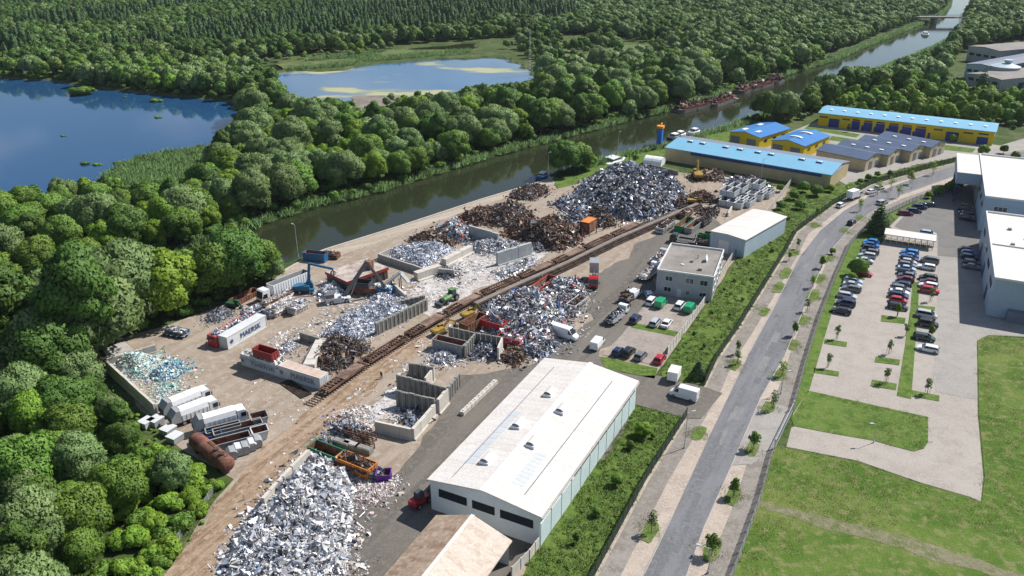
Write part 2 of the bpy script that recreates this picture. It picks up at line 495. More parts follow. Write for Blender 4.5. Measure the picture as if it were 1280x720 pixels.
# ------------------------------------------------------------------ ground sheets
g_dirt = ground_mat('yard_dirt', [(0.29, 0.235, 0.182), (0.325, 0.27, 0.215), (0.25, 0.195, 0.145), (0.335, 0.285, 0.235)], (0.035, 0.35, 0.6), tracks=U)
g_track = ground_mat('track_dirt', [(0.27, 0.19, 0.125), (0.34, 0.255, 0.185), (0.19, 0.125, 0.08), (0.34, 0.26, 0.19)], (0.05, 0.9, 0.8), tracks=U)
g_yard_asph = ground_mat('yard_asphalt', [(0.138, 0.125, 0.108), (0.165, 0.148, 0.128), (0.115, 0.104, 0.09), (0.165, 0.146, 0.125)], (0.035, 0.30, 0.9), tracks=U)
g_road = ground_mat('road_asphalt', [(0.165, 0.165, 0.172), (0.195, 0.195, 0.20), (0.14, 0.14, 0.145), (0.18, 0.18, 0.185)], (0.05, 0.5, 1.2), tracks=math.radians(62), bump=0.08)
g_pave = ground_mat('pale_paving', [(0.39, 0.325, 0.265), (0.43, 0.365, 0.305), (0.34, 0.28, 0.23), (0.41, 0.355, 0.30)], (0.05, 0.3, 1.5), bump=0.06)
g_foot = ground_mat('footpath', [(0.23, 0.205, 0.18), (0.27, 0.245, 0.22), (0.19, 0.17, 0.145), (0.26, 0.24, 0.21)], (0.06, 0.4, 1.3), bump=0.06)
g_car = ground_mat('car_park', [(0.335, 0.30, 0.262), (0.36, 0.325, 0.286), (0.305, 0.27, 0.235), (0.35, 0.315, 0.276)], (0.04, 0.25, 1.3), bump=0.05)
g_drive = ground_mat('drive', [(0.30, 0.28, 0.255), (0.325, 0.303, 0.277), (0.27, 0.252, 0.23), (0.31, 0.29, 0.265)], (0.05, 0.25, 1.3), bump=0.05)
g_pinkpark = ground_mat('yard_parking', [(0.29, 0.25, 0.215), (0.33, 0.29, 0.25), (0.25, 0.21, 0.18), (0.3, 0.27, 0.24)], (0.05, 0.3, 1.3), bump=0.05)
g_field = ground_mat('field_grass', [(0.085, 0.145, 0.022), (0.125, 0.165, 0.038), (0.06, 0.118, 0.015), (0.165, 0.175, 0.065)], (0.03, 0.11, 0.6), bump=0.6)
g_lawn = ground_mat('lawn_grass', [(0.08, 0.15, 0.022), (0.115, 0.17, 0.036), (0.055, 0.11, 0.015), (0.14, 0.165, 0.05)], (0.06, 0.3, 1.0), bump=0.5)
g_strip = ground_mat('strip_cover', [(0.085, 0.145, 0.022), (0.115, 0.175, 0.035), (0.065, 0.115, 0.016), (0.13, 0.17, 0.05)], (0.06, 0.3, 0.9), bump=0.6)
g_pitg = ground_mat('pit_grass', [(0.10, 0.17, 0.03), (0.15, 0.19, 0.06), (0.07, 0.12, 0.02), (0.19, 0.18, 0.09)], (0.3, 0.8, 1.6), bump=0.5)
g_marsh = ground_mat('marsh_reeds', [(0.10, 0.15, 0.045), (0.15, 0.165, 0.06), (0.055, 0.085, 0.028), (0.12, 0.14, 0.06)], (0.025, 0.07, 0.3), bump=0.8)
m_cope_ = ground_mat('slab_concrete', [(0.36, 0.34, 0.31), (0.41, 0.39, 0.36), (0.30, 0.28, 0.25), (0.38, 0.36, 0.33)], (0.2, 0.6, 1.5))
g_mud = ground_mat('mud', [(0.20, 0.175, 0.15), (0.24, 0.21, 0.18), (0.15, 0.13, 0.10), (0.22, 0.2, 0.17)], (0.02, 0.08, 0.4))
g_quay = ground_mat('quay_concrete', [(0.36, 0.30, 0.235), (0.40, 0.345, 0.28), (0.31, 0.25, 0.19), (0.39, 0.345, 0.29)], (0.05, 0.35, 1.0), tracks=math.radians(35))

YARD = [(150, 820), (205, 722), (240, 668), (272, 622), (291, 600), (280, 592), (225, 560), (190, 527), (128, 456), (150, 425), (225, 400), (268, 386), (330, 360), (352, 340), (392, 318), (410, 311.5), (500, 283.5), (600, 250.5), (690, 223.5), (696, 236), (735, 226), (760, 208), (816, 209), (880, 221), (1000, 238), (986, 243), (961, 270), (916, 328), (875, 390), (832, 448), (818, 474), (800, 484), (793, 508), (740, 590), (675, 682), (600, 800), (560, 860)]
sheet('yard_ground', ragged(YARD, .5, 2.5, 6.0), 0.03, g_dirt, True)
sheet('quay_apron', [(352, 341), (392, 318.4), (410, 311.8), (500, 283.8), (600, 250.8), (690, 223.8), (694, 229), (600, 258), (505, 292), (415, 323), (365, 345)], 0.055, g_quay)
g_dust = ground_mat('pale_dust', [(0.37, 0.325, 0.285), (0.50, 0.48, 0.46), (0.31, 0.265, 0.225), (0.55, 0.54, 0.54)], (0.12, 0.5, 1.6), bump=.1)
sheet('dusty_floor', ragged([(512, 378), (528, 350), (560, 325), (590, 305), (625, 302), (650, 312), (668, 306), (690, 312), (660, 335), (610, 356), (566, 384), (530, 400)], 2.5, seed=7.0), 0.05, g_dust, True)
sheet('dusty_floor', ragged([(452, 530), (470, 505), (492, 486), (540, 500), (516, 532), (480, 524)], 1.2, seed=8.0), 0.102, g_dust, True)
sheet('haul_track', ragged([(150, 818), (206, 722), (273, 625), (330, 560), (395, 505), (470, 450), (560, 402), (585, 405), (505, 455), (440, 508), (392, 556), (335, 612), (280, 690), (215, 818)], 1.2, seed=2.0), 0.055, g_track, True)
sheet('yard_asphalt', ragged([(425, 800), (432, 700), (442, 640), (500, 590), (530, 545), (560, 500), (575, 470), (640, 462), (700, 440), (737, 400), (730, 352), (800, 308), (832, 287), (862, 275), (880, 270), (905, 285), (888, 300), (850, 306), (822, 340), (818, 362), (802, 385), (775, 420), (752, 445), (760, 462), (800, 480), (793, 508), (740, 590), (675, 682), (600, 790)], 1.8, seed=3.0), 0.08, g_yard_asph, True)
sheet('yard_parking', [(822, 362), (882, 378), (872, 394), (828, 458), (752, 444), (778, 418), (803, 385)], 0.105, g_pinkpark)
sheet('entrance_drive', [(757, 461), (800, 470), (822, 470), (880, 484), (903, 492), (876, 524), (856, 523), (793, 506), (760, 480)], 0.13, g_yard_asph)
sheet('lawn', [(751, 446), (822, 461), (818, 474), (782, 467), (758, 461), (752, 453)], 0.13, g_lawn)
sheet('grass_verge', [(792, 404), (861, 418), (858, 424), (789, 410)], 0.13, g_lawn)
sheet('riverside_grass', [(690, 223.8), (745, 206.5), (800, 191), (834, 186), (835, 200), (818, 209), (762, 209), (735, 226), (698, 236)], 0.02, g_lawn)

# street corridor
ROAD_L = [(740, 800), (806, 718), (839, 650), (883.6, 552.8), (936, 443), (969, 382.5), (999, 322.5), (1025, 289), (1055, 264), (1092, 243), (1119, 232), (1160, 217.5), (1210, 203), (1290, 188), (1400, 170)]
ROAD_R = [(800, 860), (858, 718), (880, 658), (913, 584), (950, 498), (980, 446), (1010, 372), (1034, 318), (1064, 284), (1088, 266), (1126, 244), (1165, 230), (1212, 214), (1290, 200), (1400, 184)]
FEN1 = [(690, 800), (744, 718), (808, 599.5), (857, 521), (880, 483), (897, 448), (924, 409), (950, 367), (980, 319), (996, 290), (1040, 257), (1089, 231), (1150, 214), (1200, 202), (1290, 184), (1400, 165)]
FEN2 = [(860, 860), (917, 718), (950, 627), (967, 560), (990, 514), (1009, 448), (1026, 394), (1045, 345), (1062, 306), (1082, 286), (1102, 270), (1140, 252), (1180, 238), (1215, 226), (1290, 212), (1400, 196)]
sheet('street_paving', FEN1 + FEN2[::-1], 0.03, g_pave)
def off_line(pl, d):
    c = np.array(pl); out = []
    for i in range(len(c)):
        t = c[min(i+1, len(c)-1)] - c[max(i-1, 0)]; t = t / (np.linalg.norm(t) + 1e-9)
        out.append(tuple(c[i] + d * np.array([-t[1], t[0]])))
    return out
f1w, f2w, rlw, rrw = polyw(FEN1), polyw(FEN2), polyw(ROAD_L), polyw(ROAD_R)
def between(a, b):
    return a + b[::-1]
sheet('footpath', between(off_line(f1w, -0.5), off_line(f1w, -3.4)), 0.055, g_foot, True)
sheet('footpath', between(off_line(f2w, 3.6), off_line(f2w, 0.3)), 0.055, g_foot, True)
sheet('road', between(rlw, rrw), 0.08, g_road, True)
# kerbs, real steps beside the road
m_kerb = mat('kerb_stone', (0.36, 0.34, 0.31), 0.9, var=0.1, scale=1.0)
def ribbon(name, line, w0, w1, z0, z1, m, kind='structure'):
    a, b = off_line(line, w0), off_line(line, w1)
    mb = MB()
    for i in range(len(a)-1):
        vs = [(*a[i], z0), (*a[i+1], z0), (*b[i+1], z0), (*b[i], z0), (*a[i], z1), (*a[i+1], z1), (*b[i+1], z1), (*b[i], z1)]
        mb.add(vs, [(4, 5, 6, 7)[::-1] if w1 > w0 else (4, 5, 6, 7), (0, 1, 5, 4), (3, 2, 6, 7), (0, 3, 7, 4), (1, 2, 6, 5)])
    return tag(mb.build(name, m), kind=kind)
ribbon('kerb', rlw[0:3], 0.0, 0.16, 0.02, 0.17, m_kerb)
ribbon('kerb', rlw[4:], 0.0, 0.16, 0.02, 0.17, m_kerb)
ribbon('kerb', rrw, -0.16, 0.0, 0.02, 0.17, m_kerb)
sheet('side_crossing', [(915, 582), (952, 499), (991, 512), (966, 562), (940, 580)], 0.082, g_drive)
for pit in ([(1000, 358), (1003, 340)],):
    pass
def pit(px, py, L=5.0, W=1.9, ang=None):
    c = G(px, py)
    a = ang if ang is not None else math.radians(62)
    pts_ = []
    rr = random.Random(int(px * 7 + py))
    for k in range(14):
        t = 2 * math.pi * k / 14
        q = 1 + rr.uniform(-0.13, 0.13)
        x = math.copysign(abs(math.cos(t)) ** 0.6, math.cos(t)) * L / 2 * q; y = math.copysign(abs(math.sin(t)) ** 0.6, math.sin(t)) * W / 2 * q
        pts_.append((c.x + x * math.cos(a) - y * math.sin(a), c.y + x * math.sin(a) + y * math.cos(a)))
    sheet('verge_grass', pts_, 0.11, g_pitg, True)
z9 = zq(800, 440, 2.571); z6 = zq(800, 180, 2.667)
PITS = [z9(450, 75), z9(412, 180), z9(360, 312), z9(298, 465), z9(232, 640), z9(32, 578), z9(305, 42), z9(188, 262),
        z6(415, 560), z6(462, 480), z6(486, 432), z6(515, 364), z6(583, 271), z6(578, 505), z6(598, 450), z6(545, 588), z6(510, 670), z6(630, 382), z6(685, 290), z6(733, 248)]
for k, (x, y) in enumerate(PITS):
    pit(x, y, 7.5 if k in (9, 10, 13, 14) else 5.0, 2.6 if k in (9, 10, 13, 14) else 2.1)

# planted strips beside the fences
STRIP_N = [(989, 236), (1000, 238), (1040, 258), (996, 289), (980, 319), (950, 367), (924, 409), (897, 448), (880, 482), (846, 476), (824, 470), (835, 450), (877, 392), (918, 330), (963, 271)]
sheet('planted_strip', STRIP_N, 0.05, g_strip)
STRIP_S = [(793, 507), (857, 521), (808, 599.5), (744, 718), (690, 800), (620, 800), (662, 700), (680, 678), (740, 590)]
sheet('planted_strip', STRIP_S, 0.05, g_strip)
STRIP_F = [(1000, 238), (1040, 236), (1075, 225), (1150, 205), (1200, 196), (1200, 202), (1150, 214), (1089, 231), (1040, 257)]
sheet('grass_verge', STRIP_F, 0.05, g_strip)

# car park on the far side of the street
sheet('car_park_ground', [(1160, 238), (1215, 225), (1222, 255), (1245, 352), (1232, 394), (1300, 402), (1400, 400), (1400, 424), (1280, 421), (1236, 419), (1221, 426), (1222, 518), (1229, 596), (1226, 627), (1212, 621), (1150, 603), (1072, 576), (983, 558.6), (989, 535), (993, 533), (991, 518), (1010, 488), (1029, 427.5), (1049, 360), (1079, 337), (1100, 307), (1108, 296), (1105, 290), (1130, 265)], 0.03, g_car)
sheet('asphalt_lane', [(1162, 239), (1214, 226), (1222, 255), (1245, 352), (1232, 394), (1300, 402), (1398, 400), (1398, 423), (1280, 420.5), (1236, 418.5), (1220.5, 425), (1221, 500), (1170, 490), (1166, 470), (1172, 420), (1172, 310), (1110, 294), (1132, 266)], 0.055, g_drive)
m_shaded_asph = ground_mat('shaded_asphalt', [(0.17, 0.162, 0.152), (0.19, 0.182, 0.17), (0.15, 0.142, 0.132), (0.18, 0.172, 0.16)], (0.05, 0.25, 1.3), bump=0.05)  # asphalt grey with the shade of this corner painted into it
sheet('asphalt_lane', [(1162, 240), (1213, 228), (1221, 256), (1238, 325), (1172, 320), (1172, 295), (1128, 288), (1118, 283), (1134, 266)], 0.08, m_shaded_asph)
def lawn(name, poly, z=0.1, m=None): sheet(name, poly, z, m or g_lawn)
lawn('lawn', [(1010, 488.6), (1160, 521.7), (1160, 553), (1155, 561), (1142, 564.5), (1120, 559), (1092, 551), (1045, 543), (993, 533), (989, 524)])
lawn('grass_median', [(1141, 352), (1149, 353), (1148, 378), (1144, 430), (1139, 499), (1121, 495), (1130, 440), (1138, 385)])
for q in ([(1018, 460), (1049, 465), (1048, 471), (1017, 466)], [(1031, 424), (1059, 428), (1058, 434), (1030, 430)], [(1090, 475), (1121, 480), (1120, 488), (1088, 483)], [(1095, 446), (1125, 450), (1124, 457), (1093, 453)], [(1102, 394), (1132, 398), (1131, 405), (1101, 402)], [(1140, 488), (1174, 495), (1174, 502), (1140, 496)], [(1148, 382), (1169, 384), (1168, 389), (1148, 387)]):
    lawn('grass_island', q, 0.1)
lawn('grass_verge', [(1064, 305), (1082, 290), (1098, 299), (1100, 308), (1079, 337), (1081, 350), (1051, 352), (1029, 428), (1012, 487), (991, 517), (1009, 448), (1026, 394), (1046, 345)])
lawn('grass_verge', [(1112, 268), (1145, 252), (1165, 245), (1168, 250), (1140, 262), (1118, 275)])
FIELD = [(1222, 426), (1236, 420), (1280, 423), (1500, 430), (1700, 800), (1500, 1000), (880, 860), (917, 718), (950, 627), (967, 562), (983, 560), (1072, 578), (1150, 605), (1212, 623), (1227, 629), (1231, 596), (1224, 518)]
sheet('field', FIELD, 0.04, g_field)
g_worn = ground_mat('worn_grass', [(0.15, 0.15, 0.08), (0.19, 0.18, 0.11), (0.11, 0.13, 0.045), (0.21, 0.19, 0.12)], (0.1, 0.35, 0.9), bump=0.6)
sheet('worn_track', ragged([(950, 626), (1010, 640), (1100, 664), (1200, 692), (1300, 726), (1300, 742), (1200, 707), (1100, 679), (1010, 653), (948, 636)], 1.0, seed=4.0), 0.065, g_worn, True)
sheet('field', [(1300, 205), (1400, 200), (1400, 230), (1300, 216)], 0.04, g_field)
# behind: works area beyond the sheds
sheet('works_ground', [(925, 190), (1025, 150), (1250, 182), (1290, 170), (1290, 200), (1200, 200), (1110, 226), (1060, 232), (1000, 200)], 0.02, g_drive)
for q in ([(1010, 157), (1075, 168), (1070, 172), (1005, 161)], [(1040, 170), (1080, 176), (1078, 181), (1035, 175)], [(1180, 181), (1220, 186), (1215, 191), (1176, 187)], [(880, 170), (930, 160), (960, 168), (930, 180), (890, 184)]):
    lawn('lawn', q, 0.05)
sheet('concrete_slab', [zq(120, 400, 5.14)(40, 190), zq(120, 400, 5.14)(180, 135), zq(120, 400, 5.14)(245, 195), zq(120, 400, 5.14)(80, 250)], 0.08, m_cope_)
sheet('marsh', [(120, 232), (134, 217), (175, 197), (258, 184), (262, 200), (252, 218), (200, 240)], 0.03, g_marsh)
sheet('marsh', [(345, 80), (430, 66), (470, 62), (590, 62), (580, 68), (540, 71), (454, 78), (430, 84), (356, 86)], 0.03, g_marsh)
sheet('marsh', [(660, 75), (700, 62), (800, 55), (900, 60), (900, 80), (800, 85), (720, 92), (680, 92)], 0.03, g_marsh)
sheet('mud_flat', [(440, 120), (500, 119), (520, 130), (470, 137), (445, 134)], 0.04, g_mud)
# quay wall along the yard
m_sheet_pile = rust('sheet_pile', (0.10, 0.07, 0.05), (0.20, 0.14, 0.10), 0.5)
qw = polyw([(352, 340.5), (392, 317.6), (410, 311), (500, 283), (600, 250), (690, 223)])
m_cope = mat('coping_stone', (0.42, 0.37, 0.31), 0.9, var=0.12, scale=0.6)
mbq = MB()
for i in range(len(qw)-1):
    a, b = Vector((*qw[i], -1.1)), Vector((*qw[i+1], -1.1))
    mbq.beam(a, b, 0.35, 2.2, 0); mbq.beam(a + Vector((0, 0, 1.2)), b + Vector((0, 0, 1.2)), 0.7, 0.22, 1)
tag(mbq.build('quay_wall', [m_sheet_pile, m_cope]), 'long rusty quay wall with pale coping along the canal edge of the scrap yard', 'quay wall')

r_ = random.Random(4)
g_patch = ground_mat('tar_patch', [(0.145, 0.145, 0.15), (0.16, 0.16, 0.165), (0.13, 0.13, 0.135), (0.15, 0.15, 0.155)], (0.3, 0.8, 1.5), bump=.05)
g_patchl = ground_mat('worn_asphalt', [(0.20, 0.198, 0.195), (0.225, 0.22, 0.215), (0.18, 0.178, 0.175), (0.21, 0.21, 0.205)], (0.3, 0.8, 1.5), bump=.05)
for k in range(16):
    t_ = r_.uniform(.03, .9); i_ = int(t_*(len(rlw)-1)); a_ = Vector(rlw[i_]).lerp(Vector(rrw[i_]), r_.uniform(.2, .8)); b_ = Vector(rlw[i_+1]).lerp(Vector(rrw[i_+1]), .5)
    c_ = a_.lerp(b_, r_.random()); an = math.atan2(rlw[i_+1][1]-rlw[i_][1], rlw[i_+1][0]-rlw[i_][0])
    L_, W_ = r_.uniform(2, 11), r_.uniform(.5, 1.6)
    sheet('road_patch', ragged([(c_.x + u*math.cos(an) - v*math.sin(an), c_.y + u*math.sin(an) + v*math.cos(an)) for u, v in ((-L_/2, -W_/2), (L_/2, -W_/2), (L_/2, W_/2), (-L_/2, W_/2))], .12, .8, k, True), .084 + .002 * k, g_patch if k % 2 else g_patchl, True)
m_line = ground_mat('faded_paint', [(0.42, 0.41, 0.39), (0.36, 0.35, 0.33), (0.30, 0.29, 0.27), (0.40, 0.39, 0.37)], (0.8, 2.5, 4.0), bump=.02)
# ------------------------------------------------------------------ buildings
m_white_roof = ground_mat('white_roof', [(0.60, 0.565, 0.525), (0.625, 0.59, 0.55), (0.565, 0.525, 0.48), (0.615, 0.58, 0.54)], (0.07, 0.45, 0.9), bump=.02, rough=.6, tracks=V)
m_white_wall = mat('white_wall', (0.66, 0.68, 0.66), 0.6, var=0.06, scale=0.3)
m_mint = mat('mint_wall', (0.52, 0.62, 0.61), 0.6, var=0.06, scale=0.3)
m_glass = plain('dark_glass', (0.02, 0.025, 0.03), 0.08, spec=0.6)
m_frame = plain('white_frame', (0.62, 0.62, 0.60), 0.5)
m_grey_panel = mat('grey_panel', (0.40, 0.40, 0.40), 0.7, var=0.08, scale=0.3)
m_felt = mat('roof_felt', (0.22, 0.20, 0.18), 0.9, var=0.15, scale=0.15, col2=(0.27, 0.245, 0.22))
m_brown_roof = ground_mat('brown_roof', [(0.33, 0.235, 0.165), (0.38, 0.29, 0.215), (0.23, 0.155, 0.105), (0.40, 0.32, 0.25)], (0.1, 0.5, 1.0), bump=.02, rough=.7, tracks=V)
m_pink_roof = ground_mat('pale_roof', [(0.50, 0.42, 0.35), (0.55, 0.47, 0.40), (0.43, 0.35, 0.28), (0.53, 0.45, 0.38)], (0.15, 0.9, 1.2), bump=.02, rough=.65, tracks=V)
m_blue_roof = mat('blue_roof', (0.17, 0.38, 0.52), 0.45, var=0.05, scale=0.1)
m_blue_roof2 = mat('deep_blue_roof', (0.035, 0.17, 0.42), 0.4, var=0.06, scale=0.2)
m_slate_roof = mat('slate_roof', (0.07, 0.10, 0.165), 0.5, var=0.1, scale=0.3)
m_grey_roof = mat('grey_roof', (0.16, 0.18, 0.22), 0.6, var=0.08, scale=0.3)
m_navy = plain('navy_trim', (0.02, 0.05, 0.16), 0.5)
m_navy_door = plain('navy_door', (0.02, 0.035, 0.20), 0.5)
m_yellow = mat('yellow_wall', (0.62, 0.46, 0.015), 0.7, var=0.07, scale=0.3)
m_beige = mat('beige_wall', (0.44, 0.36, 0.20), 0.85, var=0.08, scale=0.3)
m_beige2 = mat('sand_wall', (0.50, 0.42, 0.26), 0.85, var=0.06, scale=0.3)
m_steelblue = mat('pale_blue_wall', (0.42, 0.50, 0.56), 0.55, var=0.05, scale=0.3)
m_white = plain('white_paint', (0.74, 0.74, 0.74), 0.45)
m_conc = mat('concrete', (0.36, 0.34, 0.31), 0.9, var=0.13, scale=0.7, bump=0.1)
m_conc_d = mat('weathered_concrete', (0.23, 0.22, 0.195), 0.92, var=0.2, scale=0.7, bump=0.1)
m_conc_w = mat('white_concrete', (0.50, 0.465, 0.41), 0.9, var=0.1, scale=0.6, bump=0.1)

def roof_rect(A, B, C, h):
    a, b, c = G(*A, h), G(*B, h), G(*C, h)
    x = (b - a); L = x.length; x.normalize()
    y = Vector((-x.y, x.x, 0))
    if y.dot(c - b) < 0: y = -y
    W = (c - b).dot(y)
    rz = math.atan2(x.y, x.x)
    flip = Vector((-x.y, x.x, 0)).dot(y) < 0
    return a, rz, L, W, flip
def shell(name, label, cat, A, B, C, h, rise, along, m_wall, m_roof, over=0.35, group=None, m_roof2=None, thick=0.22, ridge_at=0.5, m_gable=None, parapet=0.0, fascia=None):
    """a building from three eave corners in the photograph: A and B along x, C beyond B along y"""
    a, rz, L, W, flip = roof_rect(A, B, C, h)
    t = thing(name, label, cat, (a.x, a.y, 0), rz, group)
    mb = MB()
    if along == 'x':     # ridge runs along x
        yr = W * ridge_at
        prof = [(0, 0), (0, h), (yr, h + rise), (W, h), (W, 0)]
        for x0, x1 in ((0, L),):
            vs = [(x0, y, z) for y, z in prof] + [(x1, y, z) for y, z in prof]
            n = 5
            fs = [(i, i+1, n+i+1, n+i) for i in (0, 3)] + [(0, 1, 2, 3, 4)[::-1], (5, 6, 7, 8, 9)]
            mb.add(vs, fs, 0)
    elif along == 'y':
        xr = L * ridge_at
        prof = [(0, 0), (0, h), (xr, h + rise), (L, h), (L, 0)]
        vs = [(x, 0, z) for x, z in prof] + [(x, W, z) for x, z in prof]
        n = 5
        mb.add(vs, [(i, i+1, n+i+1, n+i) for i in (0, 3)] + [(0, 1, 2, 3, 4), (5, 6, 7, 8, 9)[::-1]], 0)
    else:
        mb.box(L/2, W/2, 0, L, W, h - 0.01 if parapet else h)
    mb.build('wall', m_wall, t)
    rb = MB()
    if along == 'x':
        yr = W * ridge_at
        for y0, y1, z0, z1, mi in ((-over, yr, h - over * rise / max(yr, .1), h + rise, 0), (W + over, yr, h - over * rise / max(W-yr, .1), h + rise, 1)):
            vs = [(-over, y0, z0+.02), (L+over, y0, z0+.02), (L+over, y1, z1+.02), (-over, y1, z1+.02)]
            vs += [(x, y, z + thick) for x, y, z in vs]
            rb.add(vs, [(3, 2, 1, 0), (4, 5, 6, 7), (0, 1, 5, 4), (1, 2, 6, 5), (3, 0, 4, 7)], mi)
    elif along == 'y':
        xr = L * ridge_at
        for x0, x1, z0, z1, mi in ((-over, xr, h - over * rise / max(xr, .1), h + rise, 0), (L + over, xr, h - over * rise / max(L-xr, .1), h + rise, 1)):
            vs = [(x0, -over, z0+.02), (x1, -over, z1+.02), (x1, W+over, z1+.02), (x0, W+over, z0+.02)]
            vs += [(x, y, z + thick) for x, y, z in vs]
            rb.add(vs, [(3, 2, 1, 0), (4, 5, 6, 7), (0, 1, 5, 4), (2, 3, 7, 6), (3, 0, 4, 7)], mi)
    else:
        rb.box(L/2, W/2, h, L + 2*over, W + 2*over, thick)
        if parapet:
            for bx in ((L/2, 0, L+2*over, .3), (L/2, W, L+2*over, .3), (0, W/2, .3, W+2*over-.62), (L, W/2, .3, W+2*over-.62)):
                rb.box(bx[0], bx[1], h + thick, bx[2], bx[3], parapet, 1)
    r = rb.build('roof', [m_roof, m_roof2 or m_roof], t)
    return t, L, W, h, r
def wbox(name, m, parent, side, L, W, u, z, wd, ht, d=0.08, rec=None):
    """a window or door set on a wall: side f (y=0), b, l (x=0), r (x=L); u along the wall"""
    mb = MB()
    if side == 'f': mb.box(u, -d/2, z, wd, d, ht)
    if side == 'b': mb.box(u, W + d/2, z, wd, d, ht)
    if side == 'l': mb.box(-d/2, u, z, d, wd, ht)
    if side == 'r': mb.box(L + d/2, u, z, d, wd, ht)
    return mb.build(name, m, parent)
def framed(parent, side, L, W, u, z, wd, ht, glass=None, bars=1):
    mb = MB(); d = 0.14; e = 0.12
    def bx(uc, zc, w_, h_):
        if side == 'f': mb.box(uc, -d/2, zc, w_, d, h_)
        if side == 'b': mb.box(uc, W + d/2, zc, w_, d, h_)
        if side == 'l': mb.box(-d/2, uc, zc, d, w_, h_)
        if side == 'r': mb.box(L + d/2, uc, zc, d, w_, h_)
    bx(u, z, wd, e); bx(u, z + ht - e, wd, e)
    bx(u - wd/2 + e/2, z + e, e, ht - 2*e); bx(u + wd/2 - e/2, z + e, e, ht - 2*e)
    for k in range(bars):
        bx(u - wd/2 + (k+1) * wd/(bars+1), z + e, 0.08, ht - 2*e)
    g = wbox('window', glass or m_glass, parent, side, L, W, u, z + 0.02, wd - 0.05, ht - 0.05, 0.06)
    mb.build('frame', m_frame, g)
    return g
z8 = zq(400, 440, 2.571); z3 = zq(800, 0, 2.667); z5 = zq(1000, 100, 4.5)

# big white hall
t, L, W, h, roof = shell('storage_hall', 'long white hall with shallow pale roof and skylight domes beside the grass strip', 'hall', (537.7, 599.5), (675.4, 645.4), (796, 477.7), 5.8, 1.3, 'y', m_white_wall, m_white_roof)
for x0, x1 in ((0.08, 0.345), (0.395, 0.60), (0.65, 0.94)):
    wbox('window', m_glass, t, 'f', L, W, (x0+x1)/2*L, 3.1, (x1-x0)*L, 1.5, .08)
mb = MB(); mb.box(L + 0.04, W/2, 0.1, 0.08, W - 0.4, 4.2); mb.build('wall_cladding', m_mint, t)
for k in range(1, 11):
    q = MB(); q.box(L + 0.1, W * k / 11, 0.1, 0.1, 0.12, 5.3); q.build('wall_rib', m_white_wall, t)
for k, (v0, v1) in enumerate(((0.30, 0.55), (0.56, 0.74), (0.75, 0.98))):
    wbox('strip_window', m_glass, t, 'r', L, W, (v0+v1)/2*W, 4.35, (v1-v0)*W, 1.0, 0.12)
ridge = MB(); ridge.box(L/2, W/2, h + 1.3 + 0.16, 0.7, W + 0.9, 0.16); ridge.build('ridge_cap', m_white, roof)
def on_roof(u, v, dz=0.24):
    x = L * u; return x, W * v, h + 1.3 * (1 - abs(2*u - 1)) + dz
for u, v in ((0.36, 0.70), (0.33, 0.43), (0.33, 0.17), (0.585, 0.60), (0.575, 0.335)):
    x, y, z = on_roof(u, v)
    mb = MB(); mb.box(x, y, z - .05, 1.7, 2.9, 0.5)
    d = mb.build('skylight_dome', m_white, t)
    mb = MB()
    for k in range(6):
        a0, a1 = math.pi * k / 6, math.pi * (k+1) / 6
        mb.quad([(x - .75*math.cos(a0), y-1.2, z+.42+.5*math.sin(a0)), (x - .75*math.cos(a0), y+1.2, z+.42+.5*math.sin(a0)), (x - .75*math.cos(a1), y+1.2, z+.42+.5*math.sin(a1)), (x - .75*math.cos(a1), y-1.2, z+.42+.5*math.sin(a1))][::-1])
    mb.build('dome', m_white_roof, d)
mb = MB()
for k in range(26):                                     # standing seams and translucent sheets
    v = (k + 0.5) / 26
    for u0, u1 in ((0.02, 0.48), (0.52, 0.98)):
        x0, y0, z0 = on_roof(u0, v, 0.25); x1, y1, z1 = on_roof(u1, v, 0.25)
        mb.beam((x0, y0, z0-.02), (x1, y1, z1-.02), 0.06, 0.04)
mb.build('roof_seams', m_white_roof, roof)
m_trans = mat('translucent_sheet', (0.50, 0.52, 0.53), 0.4, var=0.05, scale=0.5)
for (u, v0, v1) in ((0.20, 0.12, 0.52), (0.70, 0.08, 0.30)):
    mb = MB()
    for k in range(9):
        va = v0 + (v1-v0) * k / 9
        x0, y0, z0 = on_roof(u - .05, va + .01, 0.262); x1, y1, z1 = on_roof(u + .05, va + .01, 0.262)
        dy = (v1-v0)/9*W*0.8
        mb.quad([(x0, y0, z0), (x1, y1, z1), (x1, y1+dy, z1), (x0, y0+dy, z0)])
    mb.build('light_sheet', m_trans, roof)
mb = MB(); x0, y0, z0 = on_roof(.80, .06, .27); x1, y1, z1 = on_roof(.80, .93, .27); mb.beam((x0, y0, z0), (x1, y1, z1), .12, .12)
x0, y0, z0 = on_roof(.17, .03, .27); x1, y1, z1 = on_roof(.17, .93, .27); mb.beam((x0, y0, z0), (x1, y1, z1), .10, .10)
mb.build('roof_cable', m_grey_roof, roof)
mb = MB(); mb.box(-0.45, W/2, h-.28, .22, W+.6, .2); mb.box(L+.45, W/2, h-.28, .22, W+.6, .2); mb.build('gutter', m_conc, roof)

